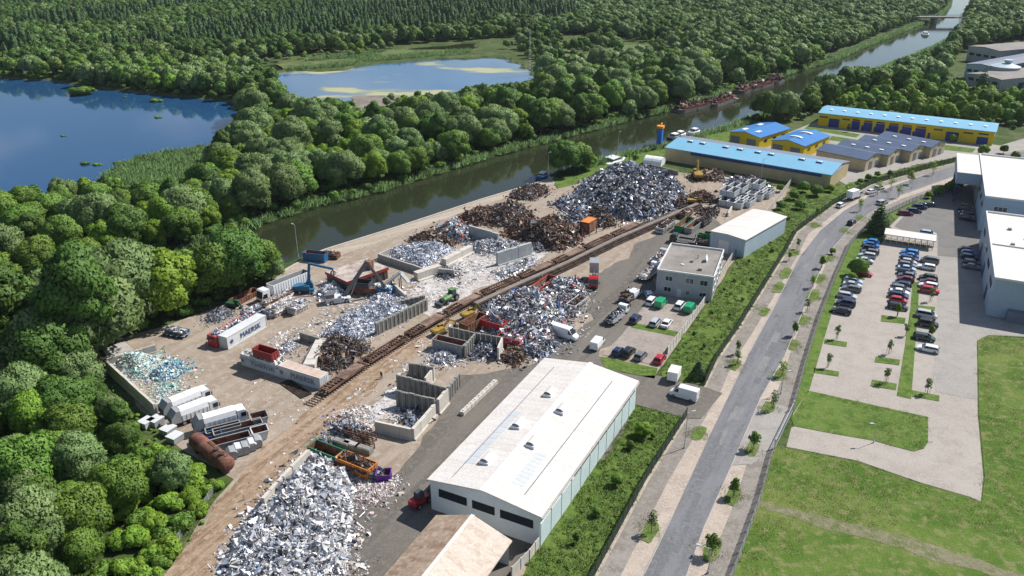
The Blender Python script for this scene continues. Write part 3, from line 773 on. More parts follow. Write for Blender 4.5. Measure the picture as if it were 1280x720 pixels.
# second hall, at the bottom edge
fl, fa, fr = (545.9, 646), (593.3, 649.3), (636, 676.5)
hh = 4.6
a = G(*fl, hh); b = G(*fr, hh); L2 = (b - a).length
x = (b - a).normalized(); rz2 = math.atan2(x.y, x.x)
t = thing('gabled_shed', 'gabled shed with brown and pale roof slopes in front of the long white hall', 'shed', (a.x, a.y, 0), rz2)
Wd = 42.0
mb = MB(); prof = [(0, 0), (0, hh), (L2/2, hh+2.0), (L2, hh), (L2, 0)]
vs = [(q, -Wd, z) for q, z in prof] + [(q, 0, z) for q, z in prof]
mb.add(vs, [(i, i+1, 6+i-1, 5+i) for i in (0, 3)] + [(0, 1, 2, 3, 4), (9, 8, 7, 6, 5)]); mb.build('wall', m_white_wall, t)
rb = MB()
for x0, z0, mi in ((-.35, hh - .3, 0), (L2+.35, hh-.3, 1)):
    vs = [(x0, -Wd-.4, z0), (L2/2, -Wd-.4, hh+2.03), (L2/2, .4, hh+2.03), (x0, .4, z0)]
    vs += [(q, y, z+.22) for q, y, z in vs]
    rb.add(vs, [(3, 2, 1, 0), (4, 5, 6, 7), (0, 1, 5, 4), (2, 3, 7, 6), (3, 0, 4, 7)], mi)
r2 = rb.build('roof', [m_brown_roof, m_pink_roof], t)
mb = MB(); mb.box(L2/2, -Wd/2, hh+2.2, .6, Wd+.8, .12); mb.build('ridge_cap', m_white_roof, r2); sm_a = MB()
mb = MB()
for k in range(44):
    y = -Wd * k / 44 - .4
    sm_a.beam((-.3, y, hh-.3+.225), (L2/2-.3, y, hh+2.03+.205), .05, .03); mb.beam((L2+.3, y, hh-.3+.225), (L2/2+.3, y, hh+2.03+.205), .05, .03)


# office building
zo = zq(720, 300, 5.14)
t, L, W, h, roof = shell('office_building', 'grey two-storey flat-roofed office with dark square windows beside the small car park', 'office', (821.6, 338.5), (892.2, 348.2), (916.5, 315.6), 6.3, 0, 'flat', m_grey_panel, m_felt, over=0.05, parapet=0.45, m_roof2=m_frame, thick=0.1)
for u, z, w_, h_ in ((0.22, 4.0, 1.9, 1.4), (0.21, 1.1, 1.9, 1.4), (0.59, 4.0, 2.0, 1.5), (0.84, 4.0, 2.0, 1.5), (0.57, 0.9, 0.9, 1.3), (0.84, 1.0, 1.9, 1.3)):
    framed(t, 'f', L, W, u*L, z, w_, h_, bars=1)
for k in range(5):
    framed(t, 'r', L, W, (0.1 + 0.2*k)*W, 4.0, 1.6, 1.4)
    framed(t, 'r', L, W, (0.1 + 0.2*k)*W, 1.1, 1.6, 1.4)
wbox('door', m_frame, t, 'f', L, W, 0.42*L, 0.02, 1.1, 2.2, 0.07)
mb = MB(); mb.box(L*.78, W*.55, h+.1, .08, 2.2, 1.5, ry=-.25); mb.beam((L*.80, W*.55, h+.1), (L*.80, W*.55, h+1.0), .1, .1); mb.build('roof_panel', m_white, roof)
mb = MB(); mb.box(L*.72, W*.2, h+.1, .9, .7, .6); mb.build('roof_vent', m_conc_d, roof)
mb = MB(); mb.box(L*.52, W*.45, h+.1, .7, .7, .5); mb.build('roof_vent', m_conc_d, roof)
mb = MB(); mb.box(L*.38, W*.30, h+.1, .8, .5, .25); mb.build('roof_hatch', m_white, roof)
mb = MB(); mb.cyl((L*.6, W*.6, h+.1), (L*.6, W*.6, h+1.2), .12, n=8); mb.build('roof_pipe', m_conc, roof)

# white shed behind the office
t, L, W, h, roof = shell('white_shed', 'plain white flat-roofed shed behind the grey office against the panel fence', 'shed', (889, 289.5), (932, 300.7), (956.7, 265.5), 5.2, 0.35, 'y', m_steelblue, m_white_roof, over=0.2)
mb = MB(); mb.box(L*.4, -0.05, 0, 3.2, .1, 3.6); mb.build('door', m_frame, t)
mb = MB()
for k in range(11): mb.box(L*k/10, -0.06 if not 2 < k < 6 else .02, .1, .09, .1, 4.9)
mb.build('wall_rib', m_steelblue, t)

# logistics hall on the far right: three volumes
m_sidewall = mat('blue_grey_cladding', (0.34, 0.42, 0.50), 0.5, var=0.05, scale=0.2)
def big(name, label, fl_, dir_, Lx, Ly, h, extra):
    a = G(*fl_, h)
    rz = dir_ - math.pi/2                       # local x to the right, local y away
    t = thing(name, label, 'warehouse', (a.x, a.y, 0), rz)
    mb = MB(); mb.box(Lx/2, Ly/2, 0, Lx, Ly, h); mb.build('wall', [m_sidewall], t)
    rb = MB(); rb.box(Lx/2, Ly/2, h, Lx+.3, Ly+.3, .15, 0)
    for bx in ((Lx/2, -.02, Lx+.34, .36), (Lx/2, Ly+.02, Lx+.34, .36), (-.02, Ly/2, .36, Ly-.36), (Lx+.02, Ly/2, .36, Ly-.36)):
        rb.box(bx[0], bx[1], h+.15, bx[2], bx[3], .45, 1)
    r = rb.build('roof', [m_white_roof, m_frame], t)
    return t, r
D1 = head((1244, 349), (1233, 266), 9.3)
hA = 9.3
LyA = (G(1233, 266, hA) - G(1244, 349, hA)).length
tA, rA = big('warehouse', 'white warehouse hall with blue side wall facing the rows of parked cars', (1244, 349), D1, 60, LyA, hA, 0)
for k in range(4):
    wbox('window', m_glass, tA, 'l', 60, LyA, (0.12 + 0.24*k)*LyA, 5.6, 5.5, 1.3, .1)
for k in range(3):
    wbox('door', m_navy, tA, 'l', 60, LyA, (0.2 + 0.3*k)*LyA, 0.05, 3.2, 3.4, .1)
for u, v in ((5, .74), (8.5, .62), (5, .5), (9.5, .86), (12, .7), (8, .42)):
    mb = MB(); mb.box(u, v*LyA, hA+.15, .9, .9, .5); mb.build('roof_vent', m_conc_d if u != 8.5 else m_navy, rA)
mb = MB(); mb.box(28, LyA*.47, hA+.15, 56, .35, .35); mb.build('roof_upstand', m_frame, rA)
mb = MB(); mb.box(6.5, -1, 0, 5, 2, 2.6); mb.build('loading_dock', m_grey_roof, tA)
# upper volume
hB = 10.4
D2 = D1
LyB = (G(1227, 214, hB) - G(1232, 246.7, hB)).length
tB, rB = big('warehouse', 'pale warehouse wing with glazed entrance under its projecting roof corner', (1232, 246.7), D2, 60, LyB + 22, hB, 0)
for k in range(6):
    framed(tB, 'f', 60, LyB, 4.5 + 6.3*k if k < 1 else 11 + 3.4*k, 6.6, 3.6 if k < 1 else 2.0, 1.5, bars=2)
mb = MB(); mb.box(-3.6, LyB + 8, 6.8, 7.0, 26, 3.58); c_ = mb.build('entrance_canopy', m_sidewall, tB)
mb = MB(); mb.box(-3.6, LyB + 8, 10.38, 7.3, 26.3, .2); mb.build('canopy_roof', m_white_roof, c_)
for k in range(4):
    mb = MB(); mb.cyl((-6.5, LyB - 3.5 + 7.5*k, 0), (-6.5, LyB - 3.5 + 7.5*k, 6.8), .22, n=8); mb.build('column', m_navy, tB)
wbox('glass_wall', m_glass, tB, 'l', 60, LyB, LyB + 8, 0.1, 24, 6.6, .12)
mb = MB()
for k in range(9): mb.box(-.18, LyB - 3.5 + 2.9*k, .1, .1, .12, 6.6)
mb.build('glazing_bars', m_frame, tB)
for k in range(10):
    mb = MB(); mb.box(12 + (k % 5)*1.6, LyB*.35 + (k//5)*3.2, hB+.15, .9, 1.4, .35); mb.build('roof_light', m_frame, rB)
for k in range(3):
    wbox('window', m_glass, tB, 'l', 60, LyB, (0.18 + 0.28*k)*LyB, 6.2, 3.5, 1.3, .1)

# blue-roofed hall behind the yard
t, L, W, h, roof = shell('blue_roofed_hall', 'long beige hall with pale blue roof behind the scrap heaps', 'hall', (832, 184.5), (1039, 219.2), (1073, 204), 5.0, 1.6, 'x', m_beige, m_blue_roof, m_roof2=m_grey_roof, over=0.3, ridge_at=0.52)
mb = MB(); mb.box(L*.56, -.2, h-1.1, L*.78, .3, .95); mb.build('fascia', m_navy, t)
for u in (0.10, 0.18, 0.33, 0.42, 0.53, 0.61, 0.79, 0.89):
    mb = MB(); mb.box(L*u, W*.40, h+1.25, 2.2, 1.4, .55); d = mb.build('skylight', m_navy, roof)
    mb = MB(); mb.box(L*u, W*.40, h+1.8, 1.9, 1.1, .2, taper=.6); mb.build('dome', m_white, d)
mb = MB(); mb.box(L+.03, W*.5, h-.2, .1, W*.9, .5); mb.build('gable_vent', m_grey_panel, t)
for k in range(14):
    mb = MB(); mb.box(L*(k+.5)/14, -.03, 0, .12, .12, h-1.2); mb.build('wall_rib', m_beige, t)

# yellow long building
t, L, W, h, roof = shell('yellow_garage_block', 'long yellow garage block with many blue doors and a pale blue roof', 'garage', (1024.3, 141.2), (1244, 165.3), (1259, 156), 5.6, 0.9, 'x', m_yellow, m_blue_roof, over=0.5, ridge_at=0.55)
zl = zq(1000, 100, 4.5)
def fu(px): return (px - 105) / (1098 - 105)
for d0, d1 in ((175, 238), (316, 364), (386, 438), (458, 510), (533, 588), (608, 662), (684, 742), (850, 918), (1014, 1072)):
    u = (fu(d0) + fu(d1)) / 2; w_ = (fu(d1) - fu(d0)) * L
    u = u ** 1.02
    wbox('door', m_navy_door, t, 'f', L, W, u*L, 0.05, w_, 3.7 if d0 < 1000 else 3.0, .12)
    if 300 < d0 < 760 or d0 > 1000: wbox('window', m_glass, t, 'f', L, W, u*L, 4.0, w_*.9, .6, .1)
for d0, d1 in ((112, 160), (250, 292), (776, 826), (936, 988)):
    u = (fu(d0) + fu(d1)) / 2; wbox('window', m_glass, t, 'f', L, W, u*L, 3.7, (fu(d1)-fu(d0))*L, .7, .1)
for d0 in (296, 376, 450, 520, 600, 672, 756): wbox('side_door', m_navy_door, t, 'f', L, W, fu(d0)*L, 0.05, 1.0, 2.2, .1)
for k in range(12):
    mb = MB(); u = (k + .7) / 12.4
    mb.box(L*u, W*.33, h+.60+.20, 1.2, 2.0, .25); mb.build('skylight', m_white, roof)
wbox('door', m_navy_door, t, 'r', L, W, W*.3, .05, 2.6, 3.0, .1); wbox('window', m_glass, t, 'r', L, W, W*.7, 3.3, 2, .8, .1)

for nm, lb, A, B, C, lights in (('yellow_workshop', 'yellow workshop with deep blue gabled roof and grey gates beside the canal grass', (912.5, 165), (950, 172.5), (986, 160.5), 1), ('yellow_workshop', 'yellow workshop with deep blue roof and curved white rooflights between the halls', (965, 175.5), (1005.5, 183), (1042, 171), 2)):
    t, L, W, h, roof = shell(nm, lb, 'workshop', A, B, C, 4.8, 1.3, 'y', m_yellow, m_blue_roof2, over=0.4)
    for u in (0.2, 0.74): wbox('gate', m_grey_roof, t, 'f', L, W, u*L, .05, L*.30, 3.6, .12)
    for k in range(3): wbox('window', m_glass, t, 'r', L, W, (.2+.3*k)*W, 2.4, 2.2, 1.0, .1)
    for k in range(3):
        if lights == 1:
            x0 = L * (.28 if k < 2 else .72); y0 = W * (.22 + .5*(k % 2)); zz = h + 1.3*(.56) + .26
            mb = MB(); mb.box(x0, y0, zz, 1.7, 3.2, .2); mb.build('skylight', m_white, roof)
        elif k < 2:
            mb = MB()
            for q in range(7):
                a0 = -.9 + q*.26; mb.box(L/2 + 3.2*math.sin(a0), W*(.3+.4*k), h + 1.3 + .2 - 3.2*(1-math.cos(a0))*.35, .9, 1.5, .28, ry=a0*.35)
            mb.build('rooflight', m_white, roof)

# four slate-roofed garages in steps
base = [((1021, 188), (1083, 200.6), (1100, 192.2)), ((1046, 182.5), (1111, 194.7), (1127, 187)), ((1072, 176.5), (1139, 189.7), (1153, 182.2)), ((1097, 171.5), (1164, 184.8), (1177, 177.6))]
for k, (A, B, C) in enumerate(base):
    t, L, W, h, roof = shell('garage_row', 'sand-coloured garage row with slate blue roof, %s from the blue-roofed hall' % ORD[k], 'garage', A, B, C, 4.2, 1.4, 'x', m_beige2, m_slate_roof, over=0.3, group='stepped garages with slate roofs')
    for q in range(3 if k else 0):
        mb = MB(); mb.box(L*(.25+.27*q), W*.25, h+.70+.22, 1.5, 1.1, .18); mb.build('skylight', m_white, roof)
    wbox('door', m_grey_roof, t, 'r', L, W, W*.32, .05, 2.4, 3.2, .1)
    wbox('door', m_grey_roof, t, 'r', L, W, W*.70, .05, 2.0, 2.6, .1)
    wbox('window', m_glass, t, 'r', L, W, W*.5, 4.1, 1.2, .6, .1)

# far works, right edge
for nm, lb, A, B, C, hh_, mr in (
    ('factory_hall', 'grey factory hall with pale roof, farthest of the works by the wood', (1211, 58), (1250, 64), (1300, 52), 9, m_felt),
    ('factory_hall', 'low grey factory hall with blue wall strip in the middle of the works', (1208, 80), (1245, 85), (1330, 68), 8, m_grey_roof),
    ('factory_hall', 'dark flat factory building with roof tank nearest the young trees', (1209, 92), (1252, 100), (1320, 88), 7, m_felt)):
    t, L, W, h, roof = shell(nm, lb, 'factory', A, B, C, hh_, 1.0, 'y', m_steelblue if 'blue' in lb else m_grey_panel, mr, over=.4)
    for k in range(4): wbox('window', m_glass, t, 'f', L, W, L*(.15+.23*k), 4, L*.15, 1.5, .15)
    wbox('door', m_navy, t, 'r', L, W, W*.3, .05, 5, 4.5, .15)
v = G(1252, 104)
t = thing('storage_tank', 'squat grey round tank with a hood at the edge of the works', 'tank', (v.x, v.y, 0))
mb = MB(); mb.cyl((0, 0, 0), (0, 0, 9.5), 8, 7.6, 24); mb.build('tank_body', m_conc, t)
mb = MB(); mb.cyl((0, 0, 9.5), (0, 0, 11), 7.7, 3, 24); mb.cyl((1, 0, 11), (1, 0, 13), 1.5, 2.5, 12); mb.build('tank_hood', m_steelblue, t)

# bridge
v0, v1 = G(1166, 20.5, 5), G(1212, 20.5, 5)
d = (v1 - v0); Lb = d.length; rz = math.atan2(d.y, d.x)
t = thing('road_bridge', 'low flat road bridge with railings crossing the canal far away', 'bridge', (v0.x, v0.y, 0), rz)
mb = MB(); mb.box(Lb/2, 0, 3.8, Lb + 30, 9, 1.2); mb.build('deck', m_conc_d, t)
for sy in (-4.3, 4.3):
    mb = MB(); mb.box(Lb/2, sy, 5.9, Lb + 30, .25, .15)
    for k in range(30): mb.box(-14 + k*(Lb+28)/29, sy, 5.0, .2, .2, 1.0)
    mb.build('railing', m_conc, t)
for k in (0.05, .95):
    mb = MB(); mb.box(Lb*k, 0, -2, 2.5, 8, 5.8); mb.build('pier', m_conc, t)

# bike shelter / carport
zc = zq(1030, 240, 3.428)
a, rzc, Lc, Wc, fl_ = roof_rect(zc(258, 182), zc(480, 214), zc(485, 188), 2.6)
t = thing('car_port', 'low white-roofed shelter on thin posts at the head of the parking rows', 'shelter', (a.x, a.y, 0), rzc)
mb = MB(); mb.box(Lc/2, Wc/2, 2.6, Lc, Wc, .22); mb.build('roof', m_white_roof, t)
for k in range(9):
    mb = MB(); mb.box(Lc*(k+.3)/8.6, .3, 0, .14, .14, 2.6); mb.build('post', m_frame, t)
    mb = MB(); mb.box(Lc*(k+.3)/8.6, Wc-.3, 0, .14, .14, 2.6); mb.build('post', m_frame, t)
mb = MB()
for k in range(26): mb.box(Lc*(k+.5)/26, Wc/2, .1, .06, 1.6, .8)
mb.build('bicycle_racks', m_conc_d, t)

# tent by the canal, crane tower, works yard wall
v = G(818, 205)
t = thing('storage_tent', 'small white round-topped tent at the canal end of the blue-roofed hall', 'tent', (v.x, v.y, 0), U)
mb = MB()
prof = [(3.2*math.cos(math.pi*k/10), 3.0*math.sin(math.pi*k/10)) for k in range(11)]
mb.side([(x, z) for x, z in prof], -3.4, 3.4); mb.build('canvas', m_white, t, smooth=False)
for y in (-3.42, 0, 3.42):
    mb = MB()
    for k in range(10): mb.beam((prof[k][0]*1.01, y, prof[k][1]*1.01), (prof[k+1][0]*1.01, y, prof[k+1][1]*1.01), .15, .15)
    mb.build('hoop', m_frame, t)
v = G(824, 183)
m_blue_steel = plain('blue_steel', (0.03, 0.16, 0.55), 0.5); m_orange = plain('orange_paint', (0.75, 0.27, 0.02), 0.5)
t = thing('loading_tower', 'tall blue tower with an orange top standing at the canal bank', 'tower', (v.x, v.y, 0), U)
mb = MB(); mb.box(0, 0, 0, 2.0, 2.0, 7.6); mb.build('shaft', m_blue_steel, t)
mb = MB(); mb.box(0, 0, 7.6, 2.7, 2.7, 1.0); mb.beam((.8, 0, 8.8), (3.6, .6, 8.9), .45, .3); mb.beam((-.8, 0, 8.8), (-2.6, -.4, 8.6), .4, .3); mb.build('top_cabin', m_orange, t)
mb = MB()
for k in range(9): mb.box(1.05, 0, .6+k*.75, .08, .7, .08)
mb.build('ladder', m_frame, t)

# ------------------------------------------------------------------ walls and fences
def panel_wall(name, label, cat, p0, p1, hgt, th=0.35, m=None, seg=2.0, group=None, top=True, h0=0.0, rib=0.0, gap=0.05):
    """concrete panel wall whose top edge runs between two photo points"""
    z = h0 + hgt
    a, b = G(*p0, z if top else 0), G(*p1, z if top else 0)
    L = math.hypot(b.x-a.x, b.y-a.y); rz = math.atan2(b.y-a.y, b.x-a.x)
    n = max(1, round(L / seg)); s = L / n
    rr = random.Random(int(L*100))
    mb = MB()
    for k in range(n):
        mb.box((k+.5)*s, rr.uniform(-.03, .03), h0, s-gap, th, hgt*(1+rr.uniform(-.02, .02)))
        if rib: mb.box((k+.5)*s, -th/2-rib/2, h0, .22, rib, hgt*.96); mb.box((k+.5)*s, th/2+rib/2, h0, .22, rib, hgt*.96)
    if rib == 0 and hgt > 1.5: mb.box(L/2, 0, h0, L, th*1.9, .35)
    o = mb.build(name, m or m_conc, None, (a.x, a.y, 0), rz)
    return tag(o, label, cat, group)
# white precast fence beside the planted strip
m_precast = mat('precast_panel', (0.52, 0.48, 0.43), 0.9, var=0.12, scale=0.5)
def fence_line(name, label, pts, hgt, step, m_post, m_panel, th, post=0.12, cat='fence', top_px=False, solid=True, label_parts=None):
    wp = polyw(pts) if not top_px else polyw(pts, hgt)
    t = thing(name, label, cat, (wp[0][0], wp[0][1], 0))
    ox, oy = wp[0]
    pn, po = MB(), MB()
    for i in range(len(wp)-1):
        a = Vector((wp[i][0]-ox, wp[i][1]-oy, 0)); b = Vector((wp[i+1][0]-ox, wp[i+1][1]-oy, 0))
        L = (b-a).length; n = max(1, round(L/step)); rz = math.atan2(b.y-a.y, b.x-a.x)
        for k in range(n):
            c = a.lerp(b, (k+.5)/n)
            pn.box(c.x, c.y, .06, L/n - post, th, hgt - .06, rz=rz)
            p = a.lerp(b, k/n)
            po.box(p.x, p.y, 0, post, post + .03, hgt + .06, rz=rz)
    pn.build('fence_panel', m_panel, t)
    o = po.build('post', m_post, t); o['kind'] = 'stuff'
    return t
fence_line('panel_fence', 'pale precast panel fence running past the white shed and the office', [(990, 228), (963, 262.5), (917, 321), (877, 385), (834, 444)], 2.0, 2.1, m_precast, m_precast, .09, .2, top_px=False)
fence_line('panel_fence', 'short pale panel fence beside the corner of the white hall and the shed', [(640, 722), (662, 700), (676, 681)], 2.0, 2.1, m_precast, m_precast, .09, .2)
def mesh_mat(name, col, alpha):
    m = bpy.data.materials.new(name); m.use_nodes = True
    nt = m.node_tree; b = nt.nodes['Principled BSDF']
    b.inputs['Base Color'].default_value = (*col, 1); b.inputs['Roughness'].default_value = .6
    g = nd(nt, 'ShaderNodeTexNoise'); g.inputs['Scale'].default_value = 6.0
    geo = nd(nt, 'ShaderNodeNewGeometry'); nt.links.new(geo.outputs['Position'], g.inputs['Vector'])
    mr = nd(nt, 'ShaderNodeMapRange'); mr.inputs['To Min'].default_value, mr.inputs['To Max'].default_value = alpha-.15, alpha+.15
    nt.links.new(g.outputs['Fac'], mr.inputs['Value']); nt.links.new(mr.outputs[0], b.inputs['Alpha'])
    return m
m_green_mesh = mesh_mat('green_wire_mesh', (0.012, 0.035, 0.022), 0.62)
m_grey_mesh = mesh_mat('grey_wire_mesh', (0.33, 0.34, 0.33), 0.42)
m_green_post = plain('green_post', (0.012, 0.035, 0.022), .5); m_grey_post = plain('galvanised_post', (0.42, 0.43, 0.42), .45)
fence_line('mesh_fence', 'dark green mesh fence along the planted strip north of the yard entrance', [(1200, 201), (1150, 213.5), (1089, 230.5), (1040, 256.5), (996, 289), (980, 318), (950, 366), (924, 408), (897, 447), (881, 482)], 2.0, 2.5, m_green_post, m_green_mesh, .04, .09)
fence_line('mesh_fence', 'dark green mesh fence closing the grass strip beside the white hall', [(858, 521), (808, 599), (744, 718), (700, 790)], 2.0, 2.5, m_green_post, m_green_mesh, .04, .09)
fence_line('mesh_fence', 'light grey mesh fence between the footpath and the big car park', [(1215, 228), (1180, 240), (1140, 254), (1102, 272), (1082, 287), (1062, 307), (1045, 346), (1026, 395), (1009, 449), (992, 513)], 2.0, 2.5, m_grey_post, m_grey_mesh, .04, .09)
fence_line('mesh_fence', 'light grey mesh fence between the footpath and the rough field', [(968, 561), (950, 627), (917, 718), (890, 780)], 2.0, 2.5, m_grey_post, m_grey_mesh, .04, .09)
v0, v1 = G(991, 513), G(968, 561)
t = thing('sliding_gate', 'long grey sliding gate across the car park driveway beside the footpath', 'gate', (v0.x, v0.y, 0), math.atan2(v1.y-v0.y, v1.x-v0.x))
Lg = (v1-v0).length
mb = MB(); mb.box(Lg/2, 0, .1, Lg, .1, .12); mb.box(Lg/2, 0, 1.7, Lg, .1, .12)
for k in range(int(Lg/.45)): mb.box(.2+k*.45, 0, .2, .06, .06, 1.5)
mb.build('gate_leaf', m_grey_post, t)
for x in (0, Lg): mb = MB(); mb.box(x, 0, 0, .25, .25, 2.1); mb.build('gate_post', m_grey_post, t)
v0, v1 = G(857, 521), G(868, 497)
fence_line('wire_fence', 'thin wire fence running down the grass bank below the old tank', [(272, 610), (235, 660), (190, 722), (160, 770)], 1.3, 3.0, m_grey_post, mesh_mat('thin_wire', (0.4, 0.4, 0.38), 0.2), .03, .1)
# ------------------------------------------------------------------ scrap heaps
S_WHITE = plain('scrap_white', (0.60, 0.59, 0.59), .55, var=.08); S_SILVER = plain('scrap_silver', (0.50, 0.51, 0.54), .38, .55, .1)
S_BLUEG = plain('scrap_bluegrey', (0.27, 0.32, 0.42), .5, .3, .12); S_GREY = plain('scrap_grey', (0.22, 0.22, 0.23), .6, .3, .15)
S_DARK = plain('scrap_dark', (0.055, 0.05, 0.05), .7, .2, .2); S_RUST = rust('scrap_rust', (0.12, 0.06, 0.042), (0.20, 0.11, 0.075), 1.0)
S_BROWN = rust('scrap_brown', (0.08, 0.055, 0.045), (0.17, 0.125, 0.10), 1.0); S_TAN = plain('scrap_tan', (0.38, 0.27, 0.18), .8, 0, .15)
S_RED = plain('scrap_red', (0.42, 0.04, 0.04), .5); S_GREEN = plain('scrap_green', (0.10, 0.38, 0.22), .5); S_TEAL = plain('scrap_teal', (0.05, 0.30, 0.36), .5)
S_MINT = plain('scrap_mint', (0.48, 0.66, 0.58), .6); S_BLUE = plain('scrap_blue', (0.05, 0.14, 0.38), .5); S_PALE = plain('scrap_pale', (0.55, 0.52, 0.46), .8)
S_PINK = plain('scrap_pink', (0.58, 0.40, 0.38), .8)
PAL = {
    'white': [(S_WHITE, 5), (S_SILVER, 3.2), (S_BLUEG, 1.6), (S_GREY, 1.3), (S_PALE, .9), (S_DARK, .5), (S_BROWN, .25)],
    'mixed': [(S_WHITE, 3.2), (S_SILVER, 2.6), (S_GREY, 2.2), (S_DARK, 1.5), (S_BLUEG, 1.2), (S_RUST, .9), (S_RED, .35), (S_GREEN, .22), (S_BLUE, .3), (S_TAN, .6)],
    'shred': [(S_WHITE, 3.4), (S_SILVER, 2.4), (S_BLUEG, 2.4), (S_GREY, .9)],
    'bluegrey': [(S_WHITE, .9), (S_SILVER, 1.5), (S_BLUEG, 2.4), (S_GREY, 2.8), (S_DARK, 3.2), (S_RUST, .3)],
    'steel': [(S_BROWN, 3), (S_RUST, 1.5), (S_DARK, 2.5), (S_GREY, 1.2), (S_TAN, .8)],
    'rust': [(S_RUST, 3.2), (S_BROWN, 3), (S_DARK, 1.8), (S_TAN, 1.3), (S_PALE, .35)],
    'plastic': [(S_WHITE, 2.6), (S_MINT, 2.6), (S_TEAL, .9), (S_GREEN, .8), (S_PALE, 1.5), (S_BLUEG, .6), (S_PINK, .4)],
    'bluetarp': [(S_TEAL, 3), (S_BLUE, 1.2), (S_WHITE, 2), (S_MINT, 1), (S_PINK, .5)],
    'litter': [(S_WHITE, 4), (S_PALE, 2.5), (S_SILVER, 1), (S_PINK, .8), (S_GREY, .8)],
    'gravel': [(S_GREY, 3), (S_BLUEG, 1), (S_DARK, 1.5)],
    'pink': [(S_PINK, 2), (S_PALE, 3), (S_WHITE, 2), (S_GREY, 1)],
}
def frags(p, size, pal, seed, flat=.35, rod=.15, tilt=.8):
    """crumpled boxes, plates and bars scattered at the points p"""
    r = np.random.default_rng(seed); n = len(p)
    s = size * np.exp(np.clip(r.normal(0, .55, n), -1.2, 1.35))[:, None]
    dim = np.stack([np.ones(n), .35 + .6*r.random(n), .05 + flat*r.random(n)], 1) * s
    isrod = r.random(n) < rod
    dim[isrod] = np.stack([np.full(isrod.sum(), 2.4), np.full(isrod.sum(), .16), np.full(isrod.sum(), .14)], 1) * s[isrod]
    c = np.array([(-1, -1, -1), (1, -1, -1), (1, 1, -1), (-1, 1, -1), (-1, -1, 1), (1, -1, 1), (1, 1, 1), (-1, 1, 1)], float) * .5
    v = c[None] * dim[:, None, :] + r.normal(0, .13, (n, 8, 3)) * (s[:, None, :] * np.where(isrod, .15, 1.0)[:, None, None])
    a = r.random(n)*6.283; b = r.normal(0, tilt, n); g_ = r.normal(0, tilt, n)
    def rot(ax, t):
        R_ = np.zeros((n, 3, 3)); c_, s_ = np.cos(t), np.sin(t); i, j = [(1, 2), (2, 0), (0, 1)][ax]
        R_[:, ax, ax] = 1; R_[:, i, i] = c_; R_[:, j, j] = c_; R_[:, i, j] = -s_; R_[:, j, i] = s_
        return R_
    M = rot(2, a) @ rot(1, b) @ rot(0, g_)
    v = np.einsum('nij,nkj->nki', M, v) + p[:, None, :]
    f0 = np.array([(3, 2, 1, 0), (4, 5, 6, 7), (0, 1, 5, 4), (1, 2, 6, 5), (2, 3, 7, 6), (3, 0, 4, 7)])
    f = (f0[None] + 8*np.arange(n)[:, None, None]).reshape(-1, 4)
    w_ = np.array([q[1] for q in PAL[pal]], float); w_ /= w_.sum()
    mi = np.repeat(r.choice(len(w_), n, p=w_), 6)
    return v.reshape(-1, 3), f, mi
def hfield(q, wp, h, seed, rough=.35, slope=.75):
    d = dist(q, wp); ins = inside(q, wp); d = np.where(ins, d, -d)
    nz = vnoise(q[:, 0], q[:, 1], 2.2/max(h*2.2, 2), seed) + .5*vnoise(q[:, 0], q[:, 1], .9, seed+5)
    z = h * (1 - np.exp(-np.maximum(d, 0)*slope/h*1.25)) * (1 + rough*nz*1.3)
    return np.where(ins, np.maximum(z, .02), -.12), d
def cut(s_, n=16):
    w_ = s_.split()
    if len(w_) <= n: return s_
    w_ = w_[:n]
    while w_[-1] in ('the', 'of', 'by', 'beside', 'in', 'at', 'and', 'to', 'with', 'on', 'a', 'behind', 'near', 'from', 'its', 'between', 'over', 'before', 'long', 'white', 'grey', 'dark', 'pale', 'old', 'rusty', 'runway', 'white-cabbed', 'lettered', 'other', 'beige', 'mixed', 'lorry', 'shed', 'red', 'orange'): w_.pop()
    return ' '.join(w_)
